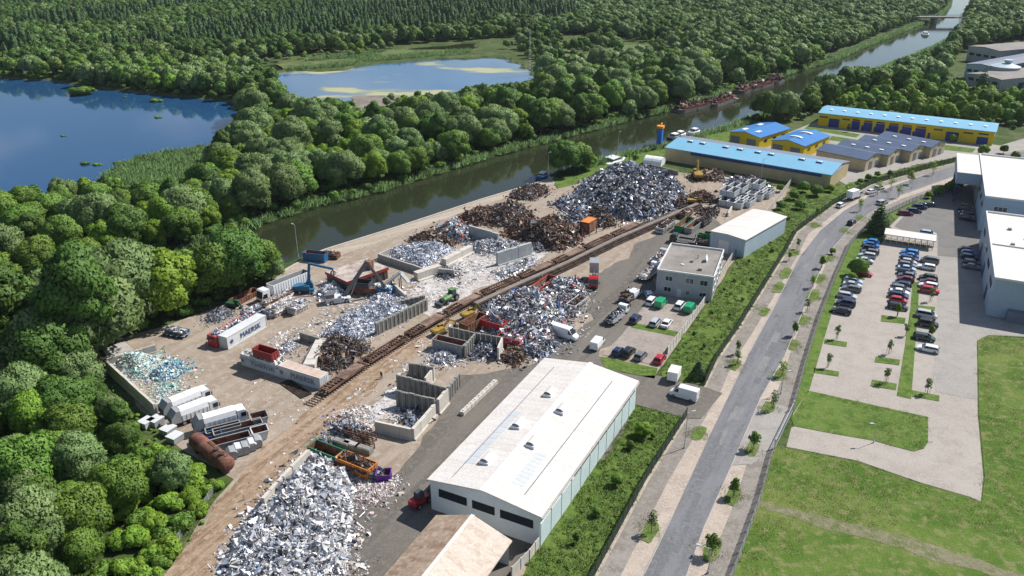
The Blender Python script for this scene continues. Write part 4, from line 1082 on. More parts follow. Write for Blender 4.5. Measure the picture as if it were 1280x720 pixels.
def heap(name, label, cat, poly, h, pal, n, size, seed, z0=0.03, group=None, flat=.35, rod=.15, rough=.4, slope=.75, base=None, spill=2.2, raw=False, tilt=.8, zt=0.0):
    wp = poly if raw else polyw(poly, zt)
    if not raw: n = int(n*2.3); size = size*.54
    A = np.array(wp); lo, hi = A.min(0)-.5, A.max(0)+.5; c = A.mean(0)
    step = max(.5, min(1.6, (hi-lo).max()/40))
    x = np.arange(lo[0], hi[0], step); y = np.arange(lo[1], hi[1], step)
    gx, gy = np.meshgrid(x, y); q = np.stack([gx.ravel(), gy.ravel()], 1)
    z, d = hfield(q, wp, h, seed, rough, slope)
    idx = np.arange(len(q)).reshape(len(y), len(x))
    f = np.stack([idx[:-1, :-1], idx[:-1, 1:], idx[1:, 1:], idx[1:, :-1]], -1).reshape(-1, 4)
    f = f[(d[f] > -step*.8).any(1)]
    v = np.column_stack([q - c, z])
    r = np.random.default_rng(seed)
    pp = r.uniform(lo-spill, hi+spill, (n*8, 2))
    zz, dd_ = hfield(pp, wp, h, seed, rough, slope)
    keep = (dd_ > 0) | (r.random(len(pp)) < .35*np.exp(dd_/max(spill, .1)*2.2))
    pp, zz = pp[keep][:n], np.maximum(zz[keep][:n], 0)
    fv, ff, fm = frags(np.column_stack([pp - c, zz + size*.12]), size, pal, seed, flat, rod, tilt)
    used = np.unique(f); re = np.full(len(v), -1); re[used] = np.arange(len(used))
    v, f = v[used], re[f]
    mats = [m_ for m_, _ in PAL[pal]]
    bi = {'white': 1, 'mixed': 2, 'shred': 2, 'bluegrey': 3, 'steel': 2, 'rust': 1, 'plastic': 4, 'bluetarp': 2, 'litter': 1, 'gravel': 0, 'pink': 1}[pal]
    me = mesh_np(name, np.vstack([v, fv]), np.vstack([f, ff + len(v)]), np.concatenate([np.full(len(f), bi), fm]), mats)
    o = bpy.data.objects.new(name, me); COL.objects.link(o); o.location = (c[0], c[1], z0)
    return tag(o, cut(label), cat, group)
def litter(name, poly, n, size, pal, seed, z=.07, label=None):
    n = int(n*.7)
    p = np.array(polyw(poly)); r = np.random.default_rng(seed)
    q = r.uniform(p.min(0), p.max(0), (n*6, 2)); q = q[inside(q, [tuple(a) for a in p])]
    nz = vnoise(q[:, 0], q[:, 1], .16, seed); q = q[nz > -.12 + r.normal(0, .2, len(q))][:n]
    c = p.mean(0)
    v, f, m_ = frags(np.column_stack([q - c, np.zeros(len(q))]), size, pal, seed, .18, .12, .18)
    o = bpy.data.objects.new(name, mesh_np(name, v, f, m_, [a for a, _ in PAL[pal]])); COL.objects.link(o); o.location = (c[0], c[1], z)
    return tag(o, label, 'litter', None, 'stuff')

zA, zB, zC, zD, zE, zF, zG = zq(400, 180, 2.977), zq(640, 180, 5.14), zq(500, 330, 4.8), zq(380, 440, 4), zq(260, 540, 4), zq(250, 280, 5.14), zq(300, 400, 5.14)
zH, zI, zJ, zK = zq(180, 470, 4.8), zq(800, 200, 6), zq(120, 400, 5.14), zq(460, 220, 5.14)
heap('scrap_heap', 'largest bright white and silver sheet metal heap at the bottom edge beside the dirt track', 'scrap heap', [(255, 790), (283, 712), (300, 668), (332, 625), (360, 595), (386, 577), (420, 583), (438, 592), (440, 620), (436, 650), (431, 690), (430, 720), (440, 800)], 2.7, 'white', 9500, .68, 1, flat=.3, rough=.5, rod=.1)
heap('scrap_heap', 'mixed heap of white, red and dark appliance scrap in the middle of the yard', 'scrap heap', [(594, 402), (606, 384), (640, 368), (662, 366), (690, 372), (706, 388), (704, 410), (694, 432), (655, 438), (628, 428), (612, 418)], 4.3, 'mixed', 4800, .75, 2, slope=.85)
heap('scrap_heap', 'lower extension of light scrap between the mixed heap and the red tipper truck', 'scrap heap', [(664, 366), (690, 350), (718, 351), (735, 362), (728, 378), (722, 396), (704, 400), (690, 386)], 2.4, 'mixed', 1700, .65, 3)
heap('scrap_heap', 'pale blue-white shredded metal heap behind the ribbed concrete wall', 'scrap heap', [(395, 428), (412, 408), (440, 390), (472, 378), (498, 374), (520, 380), (508, 398), (470, 414), (446, 430), (424, 428)], 3.0, 'shred', 3600, .5, 4)
heap('scrap_heap', 'dark brown tangle of steel bars beside the white containers and rail wagon', 'scrap heap', [(386, 456), (396, 440), (404, 424), (424, 424), (452, 430), (457, 438), (440, 452), (420, 464), (398, 462)], 3.0, 'steel', 2400, .62, 5, rod=.5)
heap('scrap_heap', 'huge blue-grey mountain of shredded scrap near the blue-roofed hall', 'scrap heap', [(714, 248), (722, 236), (742, 222), (765, 214), (800, 216), (832, 222), (852, 234), (857, 246), (842, 262), (812, 275), (782, 276), (752, 268), (728, 258)], 5.6, 'bluegrey', 7500, .85, 6, rough=.32, slope=.95)
heap('scrap_heap', 'low white and dark heap in front of the blue-grey scrap mountain', 'scrap heap', [zB(270, 395), zB(330, 350), zB(420, 350), zB(500, 385), zB(440, 420), zB(330, 430)], 2.2, 'bluegrey', 700, .8, 7)
heap('scrap_heap', 'brown scrap heap on the quay beside the grass patch', 'scrap heap', [zB(-10, 345), zB(40, 300), zB(120, 280), zB(230, 285), (684, 240), zB(130, 360), zB(50, 360)], 2.8, 'steel', 1200, .7, 8)
heap('scrap_heap', 'dark conical heap of brown steel in the middle of the quay side', 'scrap heap', [zK(770, 290), zK(800, 215), zK(880, 190), zK(970, 195), zK(1045, 240), zK(1020, 300), zK(900, 335), zK(810, 320)], 4.2, 'steel', 1900, .7, 9, rod=.25)
heap('scrap_heap', 'reddish brown plate scrap lying left of the dark conical heap', 'scrap heap', [zK(590, 265), zK(680, 225), zK(800, 215), zK(830, 260), zK(770, 320), zK(650, 320)], 2.6, 'rust', 1200, .8, 10)
heap('scrap_heap', 'long heap of rusty curled plates behind the concrete bays', 'scrap heap', [zB(-30, 560), zB(20, 520), zB(160, 505), zB(300, 500), zB(400, 530), zB(430, 600), zB(390, 650), zB(280, 690), zB(120, 640), zB(0, 610)], 4.2, 'rust', 2600, 1.0, 11, rod=.1)
heap('scrap_heap', 'brown and tan scrap heap right behind the orange skip', 'scrap heap', [zB(480, 440), zB(520, 420), zB(600, 430), zB(660, 490), zB(640, 530), zB(560, 540), zB(500, 500)], 3.6, 'steel', 1100, .65, 12)
heap('scrap_heap', 'grey sheet scrap heap left of the orange skip', 'scrap heap', [zB(340, 470), zB(400, 420), zB(480, 400), zB(510, 440), zB(470, 500), zB(400, 520)], 2.6, 'bluegrey', 700, .8, 13)
heap('scrap_heap', 'rust coloured heap at the near quay end of the bays', 'scrap heap', [zK(270, 415), zK(330, 380), zK(430, 355), zK(500, 400), zK(560, 430), zK(540, 450), zK(420, 430), zK(320, 435)], 1.8, 'rust', 900, .7, 14)
heap('scrap_heap', 'dark jumbled machine scrap behind the walled grey bay', 'scrap heap', [zK(460, 340), zK(520, 300), zK(600, 310), zK(660, 370), zK(650, 430), zK(560, 420), zK(480, 390)], 3.4, 'mixed', 900, .9, 15)
heap('scrap_heap', 'grey metal scrap filling the walled bay by the quay', 'scrap heap', [zK(100, 500), zK(180, 470), zK(330, 440), zK(480, 440), zK(540, 470), zK(450, 540), zK(350, 590), zK(220, 550)], 1.9, 'shred', 2000, .5, 16, spill=.5)
heap('scrap_heap', 'bright white paper-like scrap below the tall blue-grey wall', 'scrap heap', [zK(640, 470), zK(690, 430), zK(830, 425), zK(950, 440), zK(1040, 470), zK(1050, 500), zK(900, 500), zK(820, 500), zK(700, 500)], 2.0, 'white', 1700, .6, 17)
heap('scrap_heap', 'pale scrap spilling between the stand-alone wall and the rails', 'scrap heap', [zK(820, 630), zK(900, 590), zK(1010, 540), zK(1080, 540), zK(1040, 590), zK(940, 640), zK(850, 660)], 1.3, 'white', 1000, .5, 18)
heap('scrap_heap', 'small grey mound at the end of the stand-alone wall', 'scrap heap', [zK(1050, 450), zK(1090, 428), zK(1140, 450), zK(1135, 485), zK(1070, 482)], 1.8, 'gravel', 500, .4, 19)
heap('scrap_heap', 'dark shredded scrap in front of the white block wall', 'scrap heap', [zK(440, 640), zK(480, 590), zK(550, 610), zK(570, 650), zK(500, 670)], 1.5, 'bluegrey', 600, .45, 20)
heap('scrap_heap', 'pale mint and turquoise plastic heap in the far corner bay', 'scrap heap', [zJ(120, 290), zJ(190, 240), zJ(330, 225), zJ(400, 270), zJ(385, 330), zJ(330, 380), zJ(240, 390), zJ(170, 340)], 3.4, 'plastic', 2200, .45, 21)
heap('scrap_heap', 'blue and white plastic film heap beside the mint plastic heap', 'scrap heap', [zJ(340, 370), zJ(400, 300), zJ(480, 265), zJ(560, 280), zJ(560, 330), zJ(490, 380), zJ(400, 400)], 2.2, 'bluetarp', 1200, .42, 22)
heap('scrap_heap', 'small low plastic heap by the wall next to the lorries', 'scrap heap', [zJ(370, 490), zJ(420, 440), zJ(510, 415), zJ(530, 450), zJ(450, 490), zJ(400, 510)], 1.1, 'plastic', 500, .4, 23)
heap('scrap_heap', 'white bagged scrap heap against the inner corner of the high bay walls', 'scrap heap', [zD(480, 340), zD(500, 300), zD(560, 290), zD(585, 310), zD(545, 365), zD(500, 360)], 1.1, 'bluegrey', 500, .55, 24)
heap('scrap_heap', 'low grey-green heap behind the tallest bay wall', 'scrap heap', [(505, 474), (512, 462), (536, 466), (530, 478)], .9, 'gravel', 260, .4, 25)
heap('scrap_heap', 'white scrap heap between the bay wall and the loading wall', 'scrap heap', [zC(440, 520), zC(470, 465), zC(560, 465), zC(595, 500), zC(570, 560), zC(500, 565), zC(420, 560)], 1.6, 'bluegrey', 1100, .5, 26)
heap('scrap_heap', 'small bright heap outside the grey container by the bays', 'scrap heap', [zC(190, 590), zC(220, 540), zC(290, 535), zC(345, 565), zC(320, 595), zC(240, 605)], 1.3, 'white', 600, .5, 27)
heap('scrap_heap', 'brown cardboard and wood scrap next to the red skip', 'scrap heap', [zC(610, 560), zC(640, 510), zC(700, 490), zC(740, 520), zC(740, 570), zC(690, 610), zC(640, 590)], 1.6, 'rust', 700, .6, 28)
heap('scrap_heap', 'grey crumpled car scrap by the white panel van', 'scrap heap', [zC(740, 500), zC(800, 470), zC(900, 470), zC(960, 480), zC(900, 530), zC(830, 570), zC(760, 550)], 1.7, 'bluegrey', 800, .55, 29)
heap('scrap_heap', 'white and blue scrap under the arms of the big grab crane', 'scrap heap', [zF(755, 450), zF(800, 400), zF(880, 370), zF(940, 400), zF(930, 450), zF(840, 490), zF(790, 490)], 1.9, 'shred', 1100, .5, 30)
heap('scrap_heap', 'white scrap at the foot of the shredder intake', 'scrap heap', [zF(1090, 480), zF(1130, 440), zF(1230, 440), zF(1240, 480), zF(1160, 510)], 1.2, 'shred', 600, .5, 31)
heap('gravel_heap', 'dark grey gravel heap at the edge of the wood by the green excavator', 'gravel heap', [zF(30, 610), zF(60, 575), zF(130, 545), zF(200, 560), zF(210, 590), zF(120, 630), zF(50, 635)], 1.5, 'gravel', 900, .35, 32)
heap('scrap_heap', 'small pile of white film on the dirt between the white containers', 'scrap heap', [zG(265, 215), zG(290, 160), zG(340, 130), zG(355, 165), zG(310, 215)], .9, 'white', 420, .42, 33)
heap('scrap_heap', 'pink and pale cardboard spill beside the purple skip', 'scrap heap', [zE(730, 330), zE(760, 280), zE(830, 260), zE(930, 250), zE(930, 290), zE(860, 330), zE(760, 360)], .6, 'pink', 900, .42, 34)
heap('scrap_heap', 'dark grey spiral metal shavings at the end of the green skip', 'scrap heap', [zE(545, 85), zE(560, 50), zE(610, 40), zE(640, 70), zE(620, 95)], 1.2, 'gravel', 500, .4, 35)
heap('scrap_heap', 'white and dark scrap heap at the head of the rusty frames', 'scrap heap', [zD(140, 400), zD(150, 365), zD(220, 355), zD(280, 385), zD(270, 410), zD(180, 425)], 1.6, 'bluegrey', 600, .5, 36)
heap('scrap_heap', 'pale plastic sheet heap next to the open side of the bay', 'scrap heap', [zD(190, 350), zD(210, 300), zD(260, 290), zD(310, 320), zD(300, 360), zD(230, 370)], 1.4, 'pink', 600, .5, 37)
heap('scrap_heap', 'rusty machine scrap behind the white container stacks', 'scrap heap', [zI(380, 130), zI(430, 100), zI(600, 95), zI(640, 130), zI(560, 160), zI(420, 160)], 3.0, 'rust', 900, .8, 38)
heap('scrap_heap', 'rusty and green scrap heap along the beige hall wall', 'scrap heap', [zI(650, 170), zI(700, 140), zI(930, 165), zI(920, 195), zI(780, 190), zI(680, 195)], 2.6, 'mixed', 900, .8, 39)
heap('scrap_heap', 'rust brown scrap between the mountain and the container stacks', 'scrap heap', [zI(370, 300), zI(390, 265), zI(480, 255), zI(550, 280), zI(540, 320), zI(430, 320)], 2.2, 'rust', 700, .8, 40)
heap('scrap_heap', 'dark upright heap of steel at the foot of the scrap mountain by the rails', 'scrap heap', [zI(245, 360), zI(280, 300), zI(320, 270), zI(360, 290), zI(355, 345), zI(300, 365)], 4.0, 'steel', 700, .8, 41)
heap('scrap_heap', 'dark tyre and steel heap behind the green skips', 'scrap heap', [zI(430, 400), zI(460, 370), zI(560, 370), zI(585, 410), zI(540, 430), zI(470, 425)], 1.8, 'steel', 500, .6, 42)
litter('litter', [(500, 372), (530, 330), (580, 308), (625, 300), (640, 320), (600, 350), (560, 372), (510, 392)], 3800, .30, 'litter', 50, label='pale litter strewn over the floor of the open sorting bay')
litter('litter', [(430, 500), (520, 420), (600, 395), (560, 440), (500, 490), (430, 560)], 1300, .24, 'litter', 51, label='scattered pale litter on the dirt beside the rails')
litter('litter', [(455, 535), (480, 490), (500, 480), (545, 500), (520, 528)], 1600, .26, 'litter', 52, .1, label='white litter on the floor of the high walled bay')
litter('litter', [(330, 425), (400, 395), (400, 372), (470, 360), (470, 375), (400, 410), (350, 440)], 900, .24, 'litter', 53, label='scattered scraps between containers and shredded heap')
litter('litter', [(300, 470), (400, 500), (440, 560), (380, 560), (300, 520)], 260, .16, 'litter', 54, label='sparse scraps on the open dirt beside the track')
litter('litter', [(150, 480), (190, 440), (255, 460), (240, 490), (195, 515)], 350, .2, 'plastic', 55, label='plastic scraps on the floor of the corner bay')
litter('litter', [(430, 580), (500, 590), (495, 620), (440, 640), (430, 720), (460, 720), (470, 640)], 500, .25, 'pink', 56, .12, label='pale scraps on the asphalt beside the white heap')
litter('litter', [(580, 455), (740, 440), (740, 400), (720, 350), (560, 440)], 600, .22, 'litter', 57, .12, label='loose scraps around the mixed heap')

# ------------------------------------------------------------------ bay walls
WALLS = [
    ((132, 450), (193, 505), 2.7, .5, 'w', 'long outer wall of the corner plastics bay facing the wood'),
    ((194, 505), (258, 480), 2.2, .5, 'w', 'side wall of the plastics bay beside the white lorries'),
    (zJ(62, 252), zJ(380, 158), 1.8, .5, 'g', 'rear wall of the plastics bay'),
    (zA(217, 408), zA(385, 462), 1.9, .5, 'g', 'low dark-faced wall on the near side of the grey scrap bay'),
    (zA(355, 478), zA(445, 448), 2.2, 1.8, 'w', 'thick white block wall end standing in the sorting floor'),
    (zA(460, 428), zA(560, 378), 1.9, 1.6, 'w', 'white block wall sloping back into the scrap'),
    (zA(320, 378), zA(450, 368), 1.9, .6, 'w', 'short pale wall at the back of the grey scrap bay'),
    (zA(217, 408), zA(300, 372), 1.7, .5, 'g', 'low quay-side wall of the grey scrap bay'),
    (zA(555, 303), zA(665, 333), 3.6, .7, 'b', 'tall blue-grey wall behind the bright white scrap'),
    (zA(658, 404), zA(785, 366), 3.8, .9, 'b', 'free-standing blue-grey wall near the rails'),
    (zA(265, 590), zA(390, 562), 2.6, .6, 'r', 'ribbed wall at the back of the shredded heap'),
    (zA(205, 668), zA(398, 575), 3.0, .6, 'r', 'pale ribbed retaining wall between shredded heap and rails'),
    (zA(440, 462), zA(500, 468), 2.0, .6, 'g', 'short dark wall beside the thick white block'),
    (zA(260, 505), zA(320, 560), 2.0, .6, 'w', 'pale wall beside the blue skip under the crane'),
    (zG(385, 78), zG(510, 116), 1.9, .4, 'd', 'short dark wall at the empty bay'),
    (zG(525, 118), zG(440, 285), 1.6, 2.4, 'w', 'broad white sloping wall beside the steel bar heap'),
    (zD(522, 52), zD(648, 74), 3.6, .4, 'r', 'rearmost dark ribbed wall of the high bays'),
    (zD(648, 74), zD(605, 130), 3.0, .4, 'w', 'pale cross wall of the rearmost bay'),
    (zD(460, 110), zD(714, 178), 3.9, .4, 'r', 'middle dark ribbed wall of the high bays'),
    (zD(457, 190), zD(655, 234), 3.6, .4, 'r', 'lower dark ribbed wall across the open bay'),
    (zD(355, 343), zD(540, 386), 2.3, .5, 'w', 'front wall of the open bay facing the white hall'),
    (zD(542, 384), zD(668, 242), 2.5, .6, 'w', 'white side wall of the high bays, nearer half'),
    (zD(668, 236), zD(716, 182), 3.4, .6, 'w', 'white side wall of the high bays, farther half'),
    (zD(718, 176), zD(778, 100), 3.1, .5, 'r', 'pale ribbed wall running on from the high bays'),
    (zC(290, 375), zC(450, 412), 3.1, .35, 'r', 'grey-green ribbed wall behind the grey container'),
    (zC(452, 412), zC(612, 438), 3.0, .35, 'r', 'grey-green ribbed wall behind the white scrap heap'),
    (zC(450, 415), zC(385, 492), 3.0, .35, 'r', 'ribbed wall dividing container and white scrap heap'),
    (zC(612, 440), zC(588, 505), 3.0, .4, 'w', 'pale end wall beside the brown cardboard scrap'),
    (zE(500, 88), zE(415, 172), 2.6, .6, 'w', 'pale block wall above the white heap, farthest section'),
    (zE(412, 175), zE(350, 245), 2.6, .6, 'w', 'pale block wall above the white heap, middle section'),
    (zE(345, 250), zE(272, 330), 2.6, .6, 'w', 'pale block wall above the white heap, nearest section'),
    (zE(450, 190), zE(580, 208), 1.6, .5, 'd', 'dark low barrier lying in the white heap'),
    (zE(582, 216), zE(695, 246), 1.6, .5, 'd', 'second dark barrier with white scrap on both sides'),
    (zI(660, 395), zI(690, 345), 1.4, .4, 'w', 'low wall corner behind the white shed'),
    ((812, 205), (848, 214), 1.6, .4, 'd', 'dark low wall beside the white tent'),
]
WM = {'w': (m_conc_w, 0), 'g': (m_conc, 0), 'b': (mat('blue_concrete', (0.36, 0.375, 0.37), .9, var=.12, scale=.5), 0), 'r': (m_conc_d, .14), 'd': (m_conc_d, 0)}
for p0, p1, h_, th, k, lb in WALLS:
    m_, rb = WM[k]
    panel_wall('bay_wall', lb, 'wall', p0, p1, h_, th, m_, seg=1.3 if k == 'r' else 2.4, rib=rb, gap=.16 if k == 'r' else .05)
p0, p1 = G(*zC(0, 0)), None
a, b = G(577, 520), G(620, 479)
for k in range(9):
    c = a.lerp(b, (k+.5)/9)
    mb = MB(); mb.box(0, 0, 0, (b-a).length/9-.12, .9, .8); mb.box(0, 0, .8, .5, .35, .12)
    tag(mb.build('concrete_block', m_conc_w, None, (c.x, c.y, .08), math.atan2(b.y-a.y, b.x-a.x) + random.Random(k).uniform(-.03, .03)), 'pale concrete block in the row beside the hall, %s from its near end' % ordw(k), 'concrete block', 'row of concrete blocks on the asphalt')

# ------------------------------------------------------------------ rail wagons, beam track
m_wagon = rust('wagon_rust', (0.10, 0.055, 0.038), (0.19, 0.115, 0.08), .5); m_wdark = rust('wagon_dark', (0.035, 0.025, 0.02), (0.08, 0.055, 0.04), .7)
m_deck = rust('wagon_deck', (0.15, 0.095, 0.07), (0.26, 0.175, 0.135), .4)
def resample(line, step):
    pts_ = [np.array(p) for p in line]; seg = [np.linalg.norm(pts_[i+1]-pts_[i]) for i in range(len(pts_)-1)]
    tot = sum(seg); n = max(1, int(round(tot/step))); out = []
    for k in range(n+1):
        d = tot*k/n; i = 0
        while i < len(seg)-1 and d > seg[i]: d -= seg[i]; i += 1
        out.append(pts_[i] + (pts_[i+1]-pts_[i])*(d/seg[i]))
    return out
def wagon_meshes(Lw):
    fr, dk, bg_ = MB(), MB(), MB()
    for sy in (-1.15, 1.15): fr.box(0, sy, .75, Lw, .22, .42)
    fr.box(0, 0, .8, Lw, .3, .3)
    for k in range(int(Lw/.9)): fr.box(-Lw/2 + .45 + k*.9, 0, 1.02, .2, 2.5, .16)
    dk.box(Lw*.18, 0, 1.14, Lw*.55, 2.3, .07)
    for sx in (-1, 1):
        fr.box(sx*(Lw/2+.05), 0, .7, .25, 2.5, .5)
        for sy in (-.8, .8): fr.cyl((sx*(Lw/2+.1), sy, .95), (sx*(Lw/2+.6), sy, .95), .2, n=8)
    return fr, dk
WL = 13.2
fr, dk = wagon_meshes(WL - 1.3)
me_fr = fr.build('frame', m_wagon); me_dk = dk.build('deck', m_deck)
bgm = MB()
for sx in (-.9, .9):
    bgm.cyl((sx, -.95, .45), (sx, .95, .45), .07, n=6)
    for sy in (-.75, .75): bgm.cyl((sx, sy-.07, .45), (sx, sy+.07, .45), .45, n=14)
for sy in (-1, 1): bgm.box(0, sy*1.0, .45, 2.6, .12, .3)
me_bg = bgm.build('bogie', m_wdark)
RAKE = polyw([(402, 496), (470, 448), (545, 402), (600, 372), (650, 350), (705, 326), (760, 300), (798, 283)])
rk = resample(RAKE, WL)
for i in range(len(rk)-1):
    a, b = rk[i], rk[i+1]; m_ = (a+b)/2; rz = math.atan2(b[1]-a[1], b[0]-a[0])
    t = thing('flat_wagon', 'rusty flat rail wagon, %s of the rake from its near end by the white containers' % ordw(i), 'wagon', (m_[0], m_[1], .1), rz, 'rake of rusty flat wagons')
    for nm, src, ox in (('frame', me_fr, 0), ('deck', me_dk, 0), ('bogie', me_bg, -WL*.3), ('bogie', me_bg, WL*.3)):
        if nm == 'deck' and i % 3 == 1: continue
        o = bpy.data.objects.new(nm, src.data); COL.objects.link(o); o.parent = t; o.location = (ox, 0, 0)
for q in (me_fr, me_dk, me_bg): bpy.data.objects.remove(q)
def rails(name, line, m, gauge=1.45, label=None):
    mb = MB(); c = resample(line, 3.0)
    for i in range(len(c)-1):
        a, b = c[i], c[i+1]; t = (b-a)/np.linalg.norm(b-a); n_ = np.array([-t[1], t[0]])
        for s_ in (-gauge/2, gauge/2): mb.beam((*(a+n_*s_), .16), (*(b+n_*s_), .16), .10, .16)
        for q in range(4):
            p = a + (b-a)*(q+.5)/4; mb.box(p[0], p[1], .04, .26, 2.5, .1, 1, rz=math.atan2(t[1], t[0]))
    return tag(mb.build(name, m), label, 'rails')
rails('rail_track', polyw([(384, 508), (470, 449), (545, 403), (600, 373), (705, 327), (798, 284), (850, 258)]), [m_wagon, m_wdark], label='rusty rail track carrying the flat wagons through the yard')
# crane runway: long raised grey beam with dark rusty steel stacked beside it
BEAM = polyw([(594, 384), (650, 358), (705, 334), (770, 302), (830, 276), (872, 258)])
cb = resample(BEAM, 6.0)
mb = MB(); mr_ = MB()
m_beamc = mat('beam_concrete', (0.20, 0.165, 0.14), .9, var=.15, scale=.4)
for i in range(len(cb)-1):
    a, b = cb[i], cb[i+1]; t = (b-a)/np.linalg.norm(b-a); n_ = np.array([-t[1], t[0]]); rz = math.atan2(t[1], t[0]); m_ = (a+b)/2; L_ = np.linalg.norm(b-a)
    mb.box(m_[0], m_[1], 0, L_-.06, 1.3, 1.15, 0, rz=rz)
    for q in range(2):
        c = m_ + n_*(.95+.5*q); mr_.box(c[0], c[1], .03, L_*.97, .4, .5-.2*q, 0, rz=rz+.003*((i*5+q) % 4))
    for q in range(3):
        for k in range(3):
            c = m_ + n_*(-(1.0+.55*q))
            if k < 3 - q: mr_.box(c[0], c[1], .03+.36*k, L_*.97, .42, .32, 0, rz=rz + .004*((i*7+k*3+q) % 5-2))
o = mb.build('runway_beam', m_beamc); tag(o, 'long grey concrete runway beam between the rail wagons and the lorry lane', 'beam')
o = mr_.build('steel_profiles', m_wdark); tag(o, 'dark rusty steel profiles stacked along the grey runway beam', 'steel stack')
PIL = polyw([(800, 279), (840, 264), (868, 253)])
for k, p in enumerate(resample(polyw([(700, 309), (745, 292), (778, 279)]), 3.2)):
    mb = MB(); mb.box(0, 0, 0, .22, .22, 3.0); mb.box(0, 0, 3.0, .3, .3, .08)
    tag(mb.build('stanchion', m_wagon, None, (p[0], p[1], .03), 1.0), 'rusty upright stanchion between orange skip and wagons, %s from the left' % ordw(k), 'post', 'stanchions behind the wagons')
for k, (x, y) in enumerate((zG(300, 402), zG(330, 425), zG(352, 445))):
    v = G(x, y)
mb = MB()
v0, v1 = G(*zG(290, 395)), G(*zG(430, 492))
for k in range(6): mb.box(0, -1.1+.42*k, 0, (v1-v0).length, .26, .22)
tag(mb.build('rail_stack', m_wdark, None, ((v0.x+v1.x)/2, (v0.y+v1.y)/2, .04), math.atan2(v1.y-v0.y, v1.x-v0.x)), 'stack of dark rails lying in front of the white containers', 'rails')

# ------------------------------------------------------------------ containers and skips
C_WHITE = mat('container_white', (0.55, 0.56, 0.56), .55, var=.08, scale=.6, coord='obj'); C_GREY = mat('container_grey', (0.30, 0.31, 0.31), .6, var=.12, scale=.8, coord='obj')
C_RED = mat('container_red', (0.48, 0.045, 0.04), .5, var=.12, scale=.8, coord='obj'); C_DRED = mat('container_dark_red', (0.24, 0.035, 0.035), .55, var=.15, scale=.8, coord='obj')
C_GREEN = mat('container_green', (0.03, 0.20, 0.09), .5, var=.1, scale=.8, coord='obj'); C_ORANGE = mat('container_orange', (0.60, 0.20, 0.03), .5, var=.12, scale=.8, coord='obj')
C_BLUE = mat('container_blue', (0.03, 0.12, 0.26), .5, var=.1, scale=.8, coord='obj'); C_PURPLE = mat('container_purple', (0.13, 0.03, 0.26), .5, var=.1, scale=.8, coord='obj')
C_DARK = mat('container_dark', (0.06, 0.065, 0.07), .6, var=.15, scale=.8, coord='obj'); C_RUST = rust('container_rust', (0.17, 0.075, 0.045), (0.28, 0.14, 0.09), .8)
C_TIN = mat('container_top', (0.50, 0.38, 0.31), .6, var=.15, scale=.8, coord='obj')
def corr(mb, L, Wd, Hh, mi=0, pitch=.55, z0=.1, d=.05):
    n = int(L/pitch)
    for k in range(n):
        x = -L/2 + (k+.5)*L/n
        for sy in (-1, 1): mb.box(x, sy*(Wd/2+d/2), z0, pitch*.5, d, Hh-.25, mi)
    for k in range(int(Wd/pitch)):
        y = -Wd/2 + (k+.5)*Wd/int(Wd/pitch)
        for sx in (-1, 1): mb.box(sx*(L/2+d/2), y, z0, d, pitch*.5, Hh-.25, mi)
def frame_box(mb, L, Wd, Hh, mi=0, t=.16):
    for sx in (-1, 1):
        for sy in (-1, 1): mb.box(sx*(L/2), sy*(Wd/2), 0, t, t, Hh+.02, mi)
        mb.box(sx*L/2, 0, Hh-.1, t, Wd-t, .14, mi); mb.box(sx*L/2, 0, 0, t, Wd-t, .14, mi)
    for sy in (-1, 1): mb.box(0, sy*Wd/2, Hh-.1, L-t, t, .14, mi); mb.box(0, sy*Wd/2, 0, L-t, t, .14, mi)
def skip(name, label, px, py, L, Wd, Hh, rz, m_out, m_in=None, fill=None, z=0.06, pitch=.8, group=None, zpx=0.0, seed=0, fillh=.9, cat='skip', flare=0.0):
    v = G(px, py, zpx)
    t = thing(name, label, cat, (v.x, v.y, z), rz, group)
    mb = MB(); mb.open_box(0, 0, .12, L, Wd, Hh-.12, .1, 0, 1, flare=flare); 
    mb.box(0, -.5, 0, L*.96, .16, .12, 0); mb.box(0, .5, 0, L*.96, .16, .12, 0)
    mb.build('tub', [m_out, m_in or C_RUST], t)
    rb = MB()
    if flare == 0: corr(rb, L, Wd, Hh, 0, pitch, .12, .07)
    for sy in (-1, 1): rb.box(0, sy*(Wd/2+.03), Hh-.08, L+.1, .14, .14)
    for sx in (-1, 1): rb.box(sx*(L/2+.03), 0, Hh-.08, .14, Wd-.1, .14)
    rb.build('rib', m_out, t)
    if fill:
        c, s = math.cos(rz), math.sin(rz)
        poly = [(v.x + a*c - b*s, v.y + a*s + b*c) for a, b in ((-L/2+.2, -Wd/2+.2), (L/2-.2, -Wd/2+.2), (L/2-.2, Wd/2-.2), (-L/2+.2, Wd/2-.2))]
        heap('scrap_load', cut('scrap in the ' + label), 'scrap', poly, .55, fill, int(26*L*Wd), .34, seed+500, z0=z+Hh*fillh-.35, raw=True, spill=0, slope=2, rough=.3)
    return t
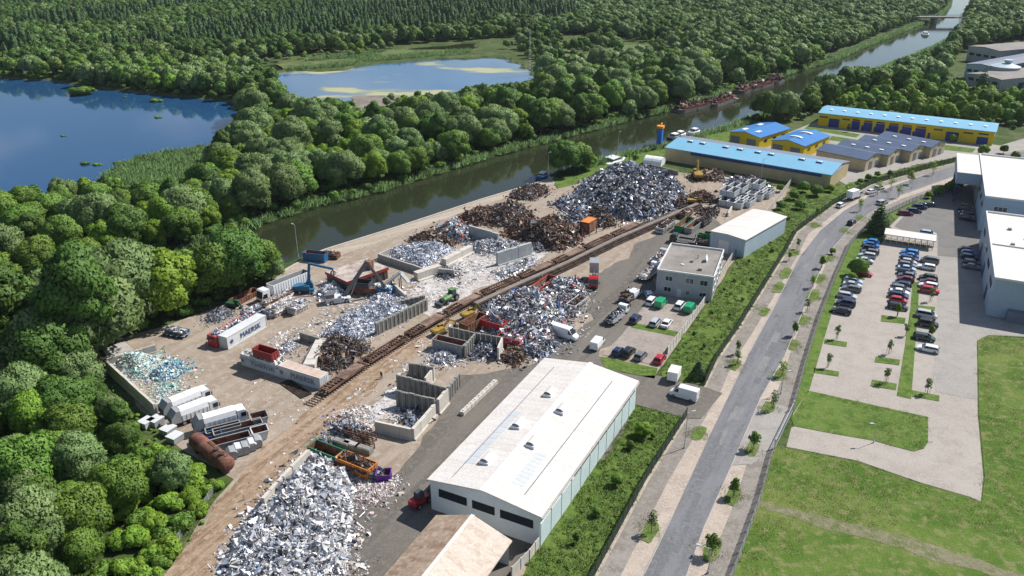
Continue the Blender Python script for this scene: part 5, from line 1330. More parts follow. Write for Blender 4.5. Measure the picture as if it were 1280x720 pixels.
def container(name, label, cx, cy, L, Wd, Hh, rz, m_, z=.05, m_top=None, word=None, side=-1, group=None, topopen=None, seed=0, wcol=None):
    t = thing(name, label, 'container', (cx, cy, z), rz, group)
    mb = MB()
    if topopen:
        mb.open_box(0, 0, 0, L, Wd, Hh, .1, 0, 1, floor_h=Hh-.6)
    else: mb.box(0, 0, 0, L, Wd, Hh-.04, 0); mb.box(0, 0, Hh-.04, L-.1, Wd-.1, .06, 1)
    mb.build('box', [m_, m_top or m_], t)
    rb = MB(); corr(rb, L-.3, Wd-.1, Hh, 0, .42, .15, .03); frame_box(rb, L, Wd, Hh); rb.build('corrugation', m_, t)
    mb = MB()
    for y in (-.75, -.3, .3, .75): mb.cyl((L/2+.14, y, .2), (L/2+.14, y, Hh-.2), .035, n=5)
    for sy in (-.6, .6): mb.box(L/2+.08, sy, .12, .06, 1.12, Hh-.25)
    mb.build('door', m_, t)
    if word:
        cu = bpy.data.curves.new('lettering', 'FONT'); cu.body = word; cu.size = 1.7; cu.extrude = .03; cu.align_x = 'CENTER'; cu.align_y = 'CENTER'; cu.space_character = 1.05
        o = bpy.data.objects.new('lettering', cu); COL.objects.link(o)
        dg = bpy.context.evaluated_depsgraph_get(); me = bpy.data.meshes.new_from_object(o.evaluated_get(dg)); bpy.data.objects.remove(o)
        me.materials.clear(); me.materials.append(wcol or m_navy)
        o = bpy.data.objects.new('lettering', me); COL.objects.link(o); o.parent = t
        o.location = (L*.08, side*(Wd/2+.11), Hh*.5); o.rotation_euler = (math.pi/2, 0, 0 if side < 0 else math.pi)
        s0 = bpy.data.objects.new('emblem', None); bpy.data.objects.remove(s0)
        mb = MB(); xe = -L*.08-3.9 if word else 0
        pts7 = []
        for k in range(14):
            a = math.pi*2*k/14; q = .62 if k % 2 == 0 else .26
            pts7.append((q*math.cos(a), q*math.sin(a)))
        vs = [(xe + x, side*(Wd/2+.10), Hh*.5+z_) for x, z_ in pts7] + [(xe + x, side*(Wd/2+.13), Hh*.5+z_) for x, z_ in pts7]
        mb.add(vs, [tuple(range(14)), tuple(range(27, 13, -1))] + [(k, (k+1) % 14, 14+(k+1) % 14, 14+k) for k in range(14)])
        mb.build('emblem', wcol or m_navy, t)
    if topopen:
        c, s = math.cos(rz), math.sin(rz)
        poly = [(cx + a*c - b*s, cy + a*s + b*c) for a, b in ((-L/2+.2, -Wd/2+.2), (L/2-.2, -Wd/2+.2), (L/2-.2, Wd/2-.2), (-L/2+.2, Wd/2-.2))]
        heap('scrap_load', cut('scrap in the ' + label), 'scrap', poly, .6, topopen, int(20*L*Wd), .36, seed+700, z0=z+Hh-.65, raw=True, spill=0, slope=2, rough=.4)
    return t
# pair by the lorry lane: white one with lettering, red one behind it
a, b = G(286.5, 436.5), G(333, 409)
d = (b-a).normalized(); nrm = Vector((d.y, -d.x, 0)); rz = math.atan2(d.y, d.x); c = a.lerp(b, .5)
container('shipping_container', 'white shipping container with dark lettering beside the red one', c.x - nrm.x*1.22, c.y - nrm.y*1.22, 12.2, 2.44, 2.9, rz, C_WHITE, word='MAERSK', m_top=C_WHITE)
container('shipping_container', 'open red container full of scrap behind the white lettered one', c.x - nrm.x*3.85 - d.x*.6, c.y - nrm.y*3.85 - d.y*.6, 12.2, 2.44, 2.7, rz, C_RED, topopen='mixed', seed=1)
a, b = G(*zG(12, 290)), G(*zG(520, 452))
d = (b-a).normalized(); nrm = Vector((d.y, -d.x, 0)); rz = math.atan2(d.y, d.x); LL = (b-a).length
for k, (lb, tp, mt) in enumerate((('pale blue-white container carrying the dark red skip', 'litter', None), ('white container with rusty pink top beside the rail wagon end', None, C_TIN))):
    c = a.lerp(b, .25+.5*k)
    container('shipping_container', lb, c.x - nrm.x*1.22, c.y - nrm.y*1.22, min(LL/2-.15, 12.2), 2.44, 2.75, rz, C_WHITE, m_top=mt, word='MAERSK', topopen=tp, seed=5+k, wcol=plain('faded_lettering', (.17, .21, .27), .7))
cc = a.lerp(b, .30)
px_, py_ = P(cc.x - nrm.x*1.0, cc.y - nrm.y*1.0, 2.9)
skip('skip', 'dark red skip standing on top of the pale container', px_, py_, 5.2, 2.2, 1.7, rz, C_DRED, z=2.95+.3, zpx=2.9, pitch=.6, m_in=C_DRED)
# skips: name label px py L W H rz out in fill
SK = [
    ('grey-blue open skip under the long white walls', (345, 392), 5.5, 2.3, 1.7, U-.1, C_GREY, 'shred'),
    ('concrete-grey long trough of scrap beside the white lorry trailer', zF(540, 560), 7.5, 2.2, 2.0, U-.05, m_conc_w, 'litter'),
    ('short grey trough filled with white scrap, parallel to the long trough', zF(632, 558), 5.0, 2.4, 2.0, U-.05, m_conc_w, 'white'),
    ('dark trough of bright scrap between the red container and the long trough', zF(345, 590), 5.5, 2.4, 1.9, U-.05, C_DARK, 'shred'),
    ('low rusty-brown trough behind the long grey trough', zF(500, 520), 9.0, 1.9, 2.2, U-.05, C_RUST, 'litter'),
    ('flat rusty open trailer bed parked at the wood edge', zF(290, 485), 8.0, 2.4, 1.3, U-.02, C_RUST, None),
    ('dark open tray with silver scrap by the plastics bay', zJ(525, 95), 5.0, 2.4, 1.2, V+.1, C_DARK, 'shred'),
    ('blue skip full of scrap beside the crane conveyor', zF(1165, 450), 5.5, 2.3, 2.0, V+.2, C_BLUE, 'shred'),
    ('long deep blue container pair on the quay by the grass', zF(745, 235), 6.4, 2.4, 2.4, V+.2, C_BLUE, None),
    ('rusty low skip of brown scrap on the quay beside the blue containers', zF(840, 215), 5.0, 2.4, 1.2, V+.2, C_RUST, 'rust'),
    ('grey open-topped container with rusty inside by the bay walls', zC(300, 520), 7.4, 2.4, 2.5, V+.02, C_GREY, None),
    ('grey-white ribbed skip of brown scrap beside the mixed heap', zC(1060, 265), 6.2, 2.4, 2.0, U-.1, C_WHITE, 'steel'),
    ('long red open container beside the mixed heap and runway beam', zC(860, 150), 9.0, 2.4, 2.0, U-.06, C_RED, None),
    ('open rusty container dug into the front of the mixed heap', zC(440, 390), 7.0, 2.5, 2.6, U-.2, C_RUST, None),
    ('bright red container half buried in the mixed heap', zC(560, 395), 6.0, 2.5, 2.4, V-.1, C_RED, None),
    ('bright red skip with yellow rails by the cardboard scrap', zC(665, 485), 5.5, 2.4, 2.0, V, C_RED, 'mixed'),
    ('dark green open skip above the white heap', zE(592, 135), 6.2, 2.4, 2.2, V-.05, C_GREEN, None),
    ('rust-red skip sunk in the white heap behind the dark barriers', zE(560, 165), 6.5, 2.3, 1.5, V-.05, C_RUST, 'white'),
    ('orange skip full of rusty scrap above the white heap', zE(745, 195), 7.0, 2.5, 2.2, V-.06, C_ORANGE, 'rust'),
    ('small purple tilted skip next to the orange skip', zE(880, 240), 2.4, 2.0, 1.6, V+.5, C_PURPLE, None),
    ('dark low skip between the orange and the purple skip', zE(845, 225), 2.4, 2.2, 1.2, V, C_DARK, 'gravel'),
    ('long green skip with pale rim in the row by the white shed', zI(330, 510), 9.5, 2.5, 2.0, U-.12, C_GREEN, None),
    ('pale open skip at the head of the row by the runway beam', zI(190, 520), 9.0, 2.4, 1.7, U-.12, C_WHITE, 'rust'),
    ('dark grey open skip in the row nearest the white shed', zI(400, 520), 9.0, 2.4, 1.7, U-.12, C_GREY, None),
    ('rusty skip behind the long green skip', zI(340, 420), 7.0, 2.4, 1.6, U-.12, C_RUST, 'rust'),
    ('brown dark skip beside the pale bags near the white shed', zI(480, 480), 7.0, 2.4, 1.7, U-.12, C_DARK, 'steel'),
    ('dark low skip behind the office roof', zI(480, 645), 6.5, 2.4, 1.4, V, C_DARK, 'steel'),
    ('small dark green bin stack against the white shed', zI(500, 610), 2.2, 2.0, 2.6, U, C_GREEN, None),
    ('green upright bin left of the dark green stack', zI(450, 595), 1.6, 1.4, 1.7, U, C_GREEN, None),
    ('narrow long rusty skip between the white lorry and the grey skips, first', zH(480, 345), 6.0, 1.9, 1.4, U-.62, C_GREY, None),
    ('long open rusty skip in the middle of the lorry park row', zH(570, 350), 8.5, 2.2, 1.7, U-.62, C_GREY, None),
    ('long open rusty skip nearest the old tank', zH(520, 425), 7.0, 2.2, 1.7, U-.62, C_GREY, None),
    ('blue skip half hidden behind the old rusty tank', zH(390, 390), 4.5, 2.0, 1.4, U-.62, C_BLUE, None),
    ('pale grey hopper skip with sloping sides at the track end of the lorry park', zH(695, 285), 3.0, 2.6, 1.8, U-.62, C_GREY, None),
    ('white-fronted hopper skip beside the dirt track', zH(700, 370), 2.8, 2.4, 1.8, U-.62, C_WHITE, None),
]
for k, (lb, (px, py), L_, W_, H_, rz, mo, fl_) in enumerate(SK):
    skip('skip', lb, px, py, L_, W_, H_, rz, mo, C_RUST if mo is not C_ORANGE else C_RUST, fl_, seed=k*3, flare=.5 if 'hopper' in lb else 0)
for k, (x, y) in enumerate(((530, 490), (565, 470), (605, 460), (645, 440), (680, 420))):
    v = G(*zH(x, y)); t = thing('waste_bin', 'grey lidded waste container, %s from the tank end of the row' % ordw(k), 'bin', (v.x, v.y, .05), U-.62, 'row of grey lidded bins by the track')
    mb = MB(); mb.box(0, 0, .15, 1.5, 1.9, 1.2, taper=1.12); mb.build('bin_body', C_GREY, t)
    mb = MB(); mb.side([(-.9, 1.36), (.9, 1.36), (.55, 1.75), (-.3, 1.85)], -1.05, 1.05); mb.build('lid', C_WHITE if k % 2 else C_GREY, t)
for k, (x, y) in enumerate(((20, 300), (75, 290), (190, 390), (150, 345))):
    v = G(*zH(x, y)); t = thing('waste_bin', ['pale grey roll container at the wood edge behind the lorries', 'grey roll container beside the pale one at the wood edge', 'white-lidded bin next to the yellow scrap by the old tank', 'dark bin in the weeds behind the lorries'][k], 'bin', (v.x, v.y, .05), V, 'bins at the wood edge')
    mb = MB(); mb.box(0, 0, .1, 2.0, 2.2, 1.1, taper=1.05); mb.build('bin_body', C_GREY if k else C_WHITE, t)
    mb = MB(); mb.box(0, 0, 1.2, 2.2, 2.4, .12); mb.build('lid', C_WHITE, t)
# white container stacks by the beige hall
for k, (x, y, n, z) in enumerate(((640, 330, 3, 0), (700, 300, 3, 0), (760, 330, 2, 0), (640, 300, 2, 2.1), (700, 270, 2, 2.1), (790, 270, 3, 0), (850, 255, 3, 0), (830, 240, 2, 2.0), (900, 250, 2, 0), (880, 215, 1, 0))):
    v = G(*zI(x, y)); 
    for j in range(n):
        zz = .05 + z
        cx_, cy_ = v.x + math.cos(V-.15)*2.6*j, v.y + math.sin(V-.15)*2.6*j
        ppx, ppy = P(cx_, cy_, 0)
        skip('open_container', 'white open container in stack row %s by the beige hall, %s from its near side' % (ORD[k], ORD[j]), ppx, ppy, 5.8, 2.4, 1.95, U-.15, C_WHITE, m_in=C_GREY, z=zz, group='white open containers by the beige hall', pitch=.7)
v = G(*zB(490, 560)); container('cabin_container', 'small rusty cabin with a bright orange roof standing in the scrap by the stanchions', v.x, v.y, 5.2, 3.0, 3.0, U-.1, C_RUST, m_top=C_ORANGE, z=.6)
# rusty rack frames
for k, (x, y) in enumerate(((200, 410), (240, 420), (280, 432), (320, 440), (280, 470), (310, 480))):
    v = G(*zD(x, y)); t = thing('steel_rack', 'rusty open steel rack, %s in the pack in front of the walled bay' % ordw(k), 'frame', (v.x, v.y, .08), V, 'rusty frames before the bay')
    mb = MB()
    for q in range(4):
        for s_ in (-.5, .5): mb.box(-1.5+q, s_, 0, .15, .15, 1.2)
    for s_ in (-.5, .5):
        for zz in (.1, .6, 1.1): mb.box(0, s_, zz, 3.3, .1, .12)
    mb.build('frame', m_wagon, t)
for k, (x, y) in enumerate(((190, 470), (240, 480), (300, 500))):
    v = G(*zD(x, y)); mb = MB(); mb.box(0, 0, 0, 3.4, 1.3, 1.0); mb.box(0, 0, 1.0, 3.1, 1.0, .1)
    tag(mb.build('concrete_block', [m_conc_d, m_conc][k % 2], None, (v.x, v.y, .08), V), ['green-topped', 'middle dark', 'dark red-tinged'][k] + ' long block in the row above the green skip', 'concrete block')

# low flat shed with red edge by the grab crane
A_, B_, C2 = zF(812, 312), zF(945, 375), zF(1215, 288)
t, L, W, h, roof = shell('flat_shed', 'low open shed with pale patchy flat roof and red edge beside the grab crane', 'shed', A_, B_, C2, 3.0, 0, 'flat', C_DARK, mat('patchy_roof', (0.33, 0.26, 0.22), .9, var=.3, scale=.5, col2=(.48, .42, .37)), over=.15)
mb = MB()
mb.box(L/2, -.2, 2.5, L+.4, .12, .75); mb.box(L+.2, W/2, 2.5, .12, W+.4, .75); mb.build('fascia', C_DRED, t)
for k in range(6):
    mb = MB(); mb.box(L+.1, W*(k+.5)/6, 0, .2, .2, 2.5); mb.build('post', C_RUST, t)
v = G(*zF(1090, 290), 3.2); mb = MB(); mb.box(0, 0, 0, 1.6, 1.6, 2.3); tag(mb.build('vent_box', C_RUST, None, (v.x, v.y, 3.24), U), 'rusty box standing on the flat shed roof behind the crane arm', 'box')

# old tank
v0, v1 = G(*zH(310, 420)), G(*zH(520, 590))
rz = math.atan2(v1.y-v0.y, v1.x-v0.x); Lt = (v1-v0).length - 1.5; c = v0.lerp(v1, .5)
t = thing('steel_tank', 'long rusty red-brown cylindrical tank lying beside the round tree', 'tank', (c.x, c.y, .05), rz)
m_tank = rust('tank_rust', (0.15, 0.06, 0.045), (0.24, 0.11, 0.075), .35)
mb = MB(); mb.cyl((-Lt/2, 0, 1.65), (Lt/2, 0, 1.65), 1.4, n=28, caps=False)
for s_ in (-1, 1):
    pr = [(1.4, 0), (1.25, .35), (.8, .62), (.0, .75)]
    for k in range(3): mb.cyl((s_*(Lt/2+pr[k][1]), 0, 1.65), (s_*(Lt/2+pr[k+1][1]), 0, 1.65), pr[k][0], max(pr[k+1][0], .02), n=28, caps=False)
mb.build('shell', m_tank, t, smooth=True)
mb = MB()
for x in (-Lt*.35, Lt*.35): mb.box(x, 0, 0, .5, 2.2, .6)
mb.build('saddle', m_wdark, t)
for x in (Lt*.2, Lt*.38): mb = MB(); mb.cyl((x, 0, 3.0), (x, 0, 3.35), .45, n=12); mb.build('manhole', m_wdark, t)
mb = MB(); mb.beam((-Lt*.1, .3, 3.1), (Lt*.48, .3, 3.1), .5, .08); mb.build('catwalk', m_wagon, t)

# barges on the canal
def barge(label, p0, p1, wid, seed):
    a, b = G(*p0, WZ), G(*p1, WZ); d = b-a; L_ = d.length; rz = math.atan2(d.y, d.x); c = a.lerp(b, .5)
    t = thing('barge', label, 'barge', (c.x, c.y, WZ), rz, 'moored scrap barges')
    hull = [(-L_/2, -wid*.38), (-L_/2+2, -wid/2), (L_/2-3, -wid/2), (L_/2, -wid*.2), (L_/2, wid*.2), (L_/2-3, wid/2), (-L_/2+2, wid/2), (-L_/2, wid*.38)]
    mb = MB(); mb.prism(hull, -.4, 1.6); mb.build('hull', [mat('barge_hull', (0.16, 0.15, 0.145), .7, var=.2, scale=.4)], t)
    mb = MB(); mb.open_box(0, 0, 1.6, L_-5, wid-1.2, .9, .15, 0, 0); mb.build('coaming', C_DRED, t)
    mb = MB(); mb.prism(hull, 1.6, 1.68); mb.build('deck', m_wagon, t)
    mb = MB(); mb.box(-L_/2+1.6, 0, 1.68, 1.4, 2.0, 1.3); mb.build('deckhouse', C_DARK, t)
    cs, sn = math.cos(rz), math.sin(rz)
    poly = [(c.x + u*cs - v_*sn, c.y + u*sn + v_*cs) for u, v_ in ((-L_/2+3, -wid/2+.9), (L_/2-3, -wid/2+.9), (L_/2-3, wid/2-.9), (-L_/2+3, wid/2-.9))]
    heap('scrap_load', cut('load in the ' + label), 'scrap', poly, 1.0, 'rust', 420, .9, seed, z0=WZ+1.8, raw=True, spill=0)
zb = zq(800, 90, 4.237)
barge('nearest rusty barge moored along the far canal bank', zb(190, 215), zb(365, 175), 7.5, 900)
barge('second rusty barge behind the nearest one', zb(365, 185), zb(490, 140), 7.5, 901)
barge('third rust-brown barge moored farther up the canal', zb(510, 112), zb(690, 62), 7.5, 902)
barge('last barge at the far end of the moored line', zb(695, 62), zb(745, 42), 7.0, 903)
# moored boats
def boat(label, px, py, L_, rz, m_, seed=0):
    v = G(px, py, WZ); t = thing('motor_boat', label, 'boat', (v.x, v.y, WZ), rz)
    w_ = L_*.26
    hull = [(-L_/2, -w_*.8), (L_*.15, -w_), (L_/2-.8, -w_*.5), (L_/2, 0), (L_/2-.8, w_*.5), (L_*.15, w_), (-L_/2, w_*.8)]
    mb = MB(); mb.prism(hull, -.3, 1.1); mb.build('hull', m_, t)
    mb = MB(); mb.box(-L_*.05, 0, 1.1, L_*.45, w_*1.3, 1.3, taper=.85); c_ = mb.build('cabin', m_white, t)
    mb = MB(); mb.box(-L_*.05, 0, 1.5, L_*.46, w_*1.32, .5, taper=.95); mb.build('window', m_glass, c_)
boat('white boat moored at the canal bank beyond the scrap mountain', *zB(650, 118), 13, U-.25, m_white)
boat('white boat among the moorings behind the blue-roofed hall', *zb(215, 340), 7, U-.3, m_white)
boat('second white boat behind the blue-roofed hall, nearer the canal grass', *zb(290, 325), 7, U-.3, m_white)
boat('dark-hulled boat at the moorings by the blue tower', *zb(185, 352), 8, U-.3, C_DARK)
boat('tiny white boat far up the canal', *zq(1080, 0, 6)(458, 262), 11, U+.1, m_white)
boat('small blue boat moored at the grass patch', *zB(200, 218), 7, U, C_BLUE)

# ------------------------------------------------------------------ vehicles
m_tyre = plain('tyre', (0.015, 0.015, 0.016), .85); m_rim = plain('rim', (0.35, 0.35, 0.36), .35, .6); m_head = plain('headlamp', (0.6, 0.62, 0.65), .15, spec=.7); m_tail = plain('tail_lamp', (0.30, 0.01, 0.01), .25, spec=.6)
m_carglass = plain('car_glass', (0.012, 0.015, 0.018), .05, spec=.7); m_chassis = plain('chassis', (0.03, 0.03, 0.032), .7)
PC = {'white': (0.72, 0.73, 0.74), 'silver': (0.42, 0.44, 0.46), 'grey': (0.15, 0.155, 0.165), 'black': (0.012, 0.012, 0.014), 'blue': (0.02, 0.13, 0.42), 'dark blue': (0.012, 0.022, 0.07), 'red': (0.42, 0.012, 0.02), 'dark red': (0.14, 0.01, 0.03), 'green': (0.01, 0.30, 0.13), 'bright blue': (0.03, 0.24, 0.58), 'pale blue': (0.36, 0.46, 0.58), 'dark green': (0.02, 0.05, 0.04)}
PM = {k: paint('paint_' + k.replace(' ', '_'), v) for k, v in PC.items()}
SHAPES = {  # length, width, belt z, roof z, bonnet start, windscreen base/top, rear top/base
    'hatch': (4.15, 1.78, .92, 1.46, 1.25, 1.15, .45, -1.45, -1.98),
    'estate': (4.65, 1.80, .93, 1.47, 1.4, 1.25, .55, -1.85, -2.25),
    'saloon': (4.6, 1.80, .92, 1.42, 1.4, 1.2, .45, -1.0, -1.75),
    'suv': (4.55, 1.86, 1.05, 1.68, 1.35, 1.3, .65, -1.75, -2.2),
    'mpv': (4.7, 1.88, 1.10, 1.78, 1.7, 1.65, .75, -1.95, -2.3),
}
CACHE = {}
def wheel_mesh(r=.33, wd=.22):
    k = ('wheel', r, wd)
    if k not in CACHE:
        mb = MB(); mb.cyl((0, -wd/2, 0), (0, wd/2, 0), r, n=16, mi=0); mb.cyl((0, -wd/2-.012, 0), (0, wd/2+.012, 0), r*.62, n=10, mi=1)
        o = mb.build('wheel', [m_tyre, m_rim]); CACHE[k] = o.data; bpy.data.objects.remove(o)
    return CACHE[k]
def loft(mb, secs, mi=0, cap=True):
    n = len(secs[0]); o = len(mb.v)
    for s_ in secs: mb.v += s_
    for i in range(len(secs)-1):
        for j in range(n):
            mb.f.append((o+i*n+j, o+i*n+(j+1) % n, o+(i+1)*n+(j+1) % n, o+(i+1)*n+j)[::-1]); mb.m.append(mi)
    if cap:
        mb.f.append(tuple(o+j for j in range(n))); mb.m.append(mi)
        mb.f.append(tuple(o+(len(secs)-1)*n+j for j in range(n))[::-1]); mb.m.append(mi)
def car_meshes(shape, colour):
    k = (shape, colour)
    if k in CACHE: return CACHE[k]
    L, Wd, zb_, zr, bon, wb, wt, rt, rb = SHAPES[shape]
    h = L/2; w_ = Wd/2
    def sec(x, z0, z1, hw): return [(x, -hw*.94, z0), (x, hw*.94, z0), (x, hw, z0+.22), (x, hw, z1-.16), (x, hw*.90, z1), (x, -hw*.90, z1), (x, -hw, z1-.16), (x, -hw, z0+.22)]
    mb = MB()
    nose = zb_ - .30
    loft(mb, [sec(-h, .42, zb_-.12, w_*.84), sec(-h+.12, .26, zb_-.02, w_*.94), sec(-h+.6, .2, zb_, w_), sec(0, .18, zb_, w_), sec(bon, .2, zb_-.02, w_), sec(h-.45, .22, zb_-.16, w_*.97), sec(h-.12, .27, nose, w_*.88), sec(h, .36, nose-.10, w_*.72)], 0)
    def gs(x, z, hw): return [(x, -hw, z), (x, hw, z)]
    zt = zr - .05; rw = w_*.76
    # roof panel
    rp_ = [[(wt+.02, -rw, zt-.02), (wt+.02, rw, zt-.02), (wt+.02, rw*.9, zt), (wt+.02, -rw*.9, zt)], [(wt-.35, -rw, zt+.02), (wt-.35, rw, zt+.02), (wt-.35, rw*.9, zr), (wt-.35, -rw*.9, zr)], [(rt+.3, -rw, zt+.01), (rt+.3, rw, zt+.01), (rt+.3, rw*.9, zr-.01), (rt+.3, -rw*.9, zr-.01)], [(rt-.05, -rw*.97, zt-.08), (rt-.05, rw*.97, zt-.08), (rt-.05, rw*.88, zt-.05), (rt-.05, -rw*.88, zt-.05)]]
    loft(mb, rp_, 0)
    for sy in (-1, 1):                            # pillars
        for (xb, xt) in ((wb-.02, wt-.02), (-.15, -.15), (rb+.12, rt+.02)):
            mb.beam((xb, sy*w_*.905, zb_), (xt, sy*(rw+.005), zt), .05, .07, 0)
    mb.box(-h-.01, 0, .32, .1, Wd*.55, .16, 0)
    for sy in (-1, 1): mb.box(wb-.35, sy*(w_+.09), zb_-.02, .14, .18, .12, 0)
    body = mb.build('body', PM[colour]); bm_ = body.data; bpy.data.objects.remove(body)
    mb = MB()
    g0 = [(wb, -w_*.88, zb_-.01), (wb, w_*.88, zb_-.01), (rb, w_*.88, zb_-.01), (rb, -w_*.88, zb_-.01)]
    g1 = [(wt, -rw, zt-.01), (wt, rw, zt-.01), (rt, rw, zt-.05), (rt, -rw, zt-.05)]
    mb.add(g0 + g1, [(0, 1, 5, 4), (1, 2, 6, 5), (2, 3, 7, 6), (3, 0, 4, 7)])
    g = mb.build('window', m_carglass); gm = g.data; bpy.data.objects.remove(g)
    mb = MB(); mb.box(0, 0, 0, .14, .34, .14); o = mb.build('headlight', m_head); hm = o.data; bpy.data.objects.remove(o)
    mb = MB(); mb.box(0, 0, 0, .08, .26, .2); o = mb.build('tail_light', m_tail); tm = o.data; bpy.data.objects.remove(o)
    CACHE[k] = (bm_, gm, hm, tm, L, Wd, zb_)
    return CACHE[k]
def link(nm, me, parent, loc, rz=0.0):
    o = bpy.data.objects.new(nm, me); COL.objects.link(o); o.parent = parent; o.location = loc; o.rotation_euler = (0, 0, rz); return o
def car(shape, colour, px, py, rz, label, group=None, z=.07, zpx=.7):
    v = G(px, py, zpx)
    bm_, gm, hm, tm, L, Wd, zb_ = car_meshes(shape, colour)
    t = thing('parked_car', label, 'car', (v.x, v.y, z), rz, group)
    link('body', bm_, t, (0, 0, 0)); link('window', gm, t, (0, 0, 0))
    wm = wheel_mesh()
    for sx in (L*.31, -L*.30):
        for sy in (-1, 1): link('wheel', wm, t, (sx, sy*(Wd/2-.10), .33))
    for sy in (-1, 1):
        link('headlight', hm, t, (L/2-.13, sy*Wd*.31, zb_-.44)); link('tail_light', tm, t, (-L/2+.02, sy*Wd*.34, zb_-.36))
    return t
PARK = V       # cars stand across the rows
zs = z6
def row(lst, group, rowname, rz0):
    for k, (sh, co, x, y) in enumerate(lst):
        shn = {'hatch': 'hatchback', 'estate': 'estate car', 'saloon': 'saloon car', 'suv': 'tall wagon', 'mpv': 'people carrier'}[sh]
        px, py = zs(x, y)
        flip = (k*7+int(x)) % 3 == 0
        car(sh, co, px, py, rz0 + (math.pi if flip else 0) + random.Random(k+int(x)).uniform(-.02, .02), '%s %s, %s from the far end of the %s' % (co, shn, ordw(k), rowname), group)
row([('hatch', 'bright blue', 771, 325), ('saloon', 'blue', 771, 336), ('suv', 'dark blue', 770, 350), ('estate', 'grey', 768, 359), ('estate', 'silver', 758, 371), ('saloon', 'silver', 750, 387), ('hatch', 'red', 748, 430)], 'cars beside the round verge tree', 'row by the fence verge', PARK)
row([('estate', 'pale blue', 712, 455), ('saloon', 'silver', 708, 468), ('estate', 'grey', 706, 481), ('estate', 'silver', 691, 505), ('suv', 'dark blue', 686, 530), ('estate', 'black', 670, 555)], 'cars of the fence row', 'nearer group by the fence', PARK)
row([('estate', 'bright blue', 900, 360), ('saloon', 'blue', 899, 372), ('estate', 'dark blue', 899, 382), ('hatch', 'silver', 896, 392), ('estate', 'grey', 891, 402), ('saloon', 'pale blue', 890, 414), ('estate', 'dark blue', 890, 427), ('hatch', 'grey', 890, 437), ('hatch', 'dark red', 886, 450), ('estate', 'dark blue', 873, 468), ('estate', 'grey', 870, 480), ('saloon', 'white', 866, 492), ('estate', 'dark blue', 863, 504), ('hatch', 'red', 862, 519), ('estate', 'black', 860, 541)], 'cars of the middle row', 'long middle row', PARK)
row([('mpv', 'grey', 966, 388), ('estate', 'white', 956, 409), ('suv', 'dark green', 961, 446), ('hatch', 'dark red', 963, 458), ('estate', 'white', 962, 471), ('suv', 'red', 966, 487), ('mpv', 'silver', 955, 569), ('suv', 'black', 960, 598), ('estate', 'dark green', 948, 643), ('estate', 'white', 960, 681)], 'cars of the right-hand aisle', 'lane-side row', PARK)
row([('estate', 'pale blue', 961, 297)], 'car by the shelter', 'single bay beside the shelter', PARK)
row([('estate', 'dark blue', 957, 201), ('saloon', 'black', 941, 203), ('suv', 'dark blue', 932, 210), ('estate', 'dark blue', 914, 222), ('estate', 'dark red', 886, 230)], 'cars on the far edge of the asphalt', 'slanting row', PARK+.25)
row([('hatch', 'grey', 1088, 208), ('estate', 'black', 1086, 217), ('estate', 'dark blue', 1087, 229), ('saloon', 'dark red', 1088, 239), ('suv', 'dark blue', 1092, 248)], 'cars in the shade of the far wing', 'wing', PARK)
row([('hatch', 'dark red', 1093, 352), ('hatch', 'blue', 1098, 363), ('estate', 'dark blue', 1100, 376), ('suv', 'black', 1105, 397), ('saloon', 'grey', 1108, 408)], 'cars in the shade of the near hall', 'near hall row', PARK)
def solo(sh, co, p, rz, lb, g=None): car(sh, co, p[0], p[1], rz, lb, g, z=.12)
RD = head((969, 382), (999, 322))
solo('hatch', 'white', z6(670, 203), U-.35, 'white hatchback parked in the lay-by before the white box van')
solo('saloon', 'white', z6(771, 158), U-.55, 'white saloon parked beyond the box van at the road bend')
solo('hatch', 'white', z6(798, 146), U-.6, 'white small car farthest along the bend lay-by')
solo('estate', 'silver', z6(808, 194), U-.6, 'silver estate driving on the bend near the verge trees')
solo('hatch', 'black', z6(706, 261), U-.25, 'small black car driving on the street')
solo('hatch', 'pale blue', zo(466, 350), U+.5, 'pale blue car beside the lorries left of the office')
solo('suv', 'white', zo(486, 392), U-.05, 'white car parked left of the first green van')
solo('suv', 'white', zo(669, 421), U-.05, 'white car parked left of the second green van')
solo('suv', 'dark blue', zo(382, 507), U-.05, 'dark blue wagon next to the white flatbed lorry')
solo('estate', 'silver', zo(510, 525), U-.02, 'silver estate parked on the verge side below the office')
solo('saloon', 'white', zo(583, 533), U-.02, 'white saloon parked beside the silver estate below the office')
solo('hatch', 'dark blue', (773, 439), U-.1, 'dark blue hatchback at the lawn row of the yard car park')
solo('suv', 'black', (786, 440), U-.1, 'black tall car in the middle of the lawn row')
solo('hatch', 'grey', (801, 444), U-.1, 'grey hatchback between the black and the red car')
solo('hatch', 'red', (825, 448), U-.05, 'red hatchback against the panel fence')

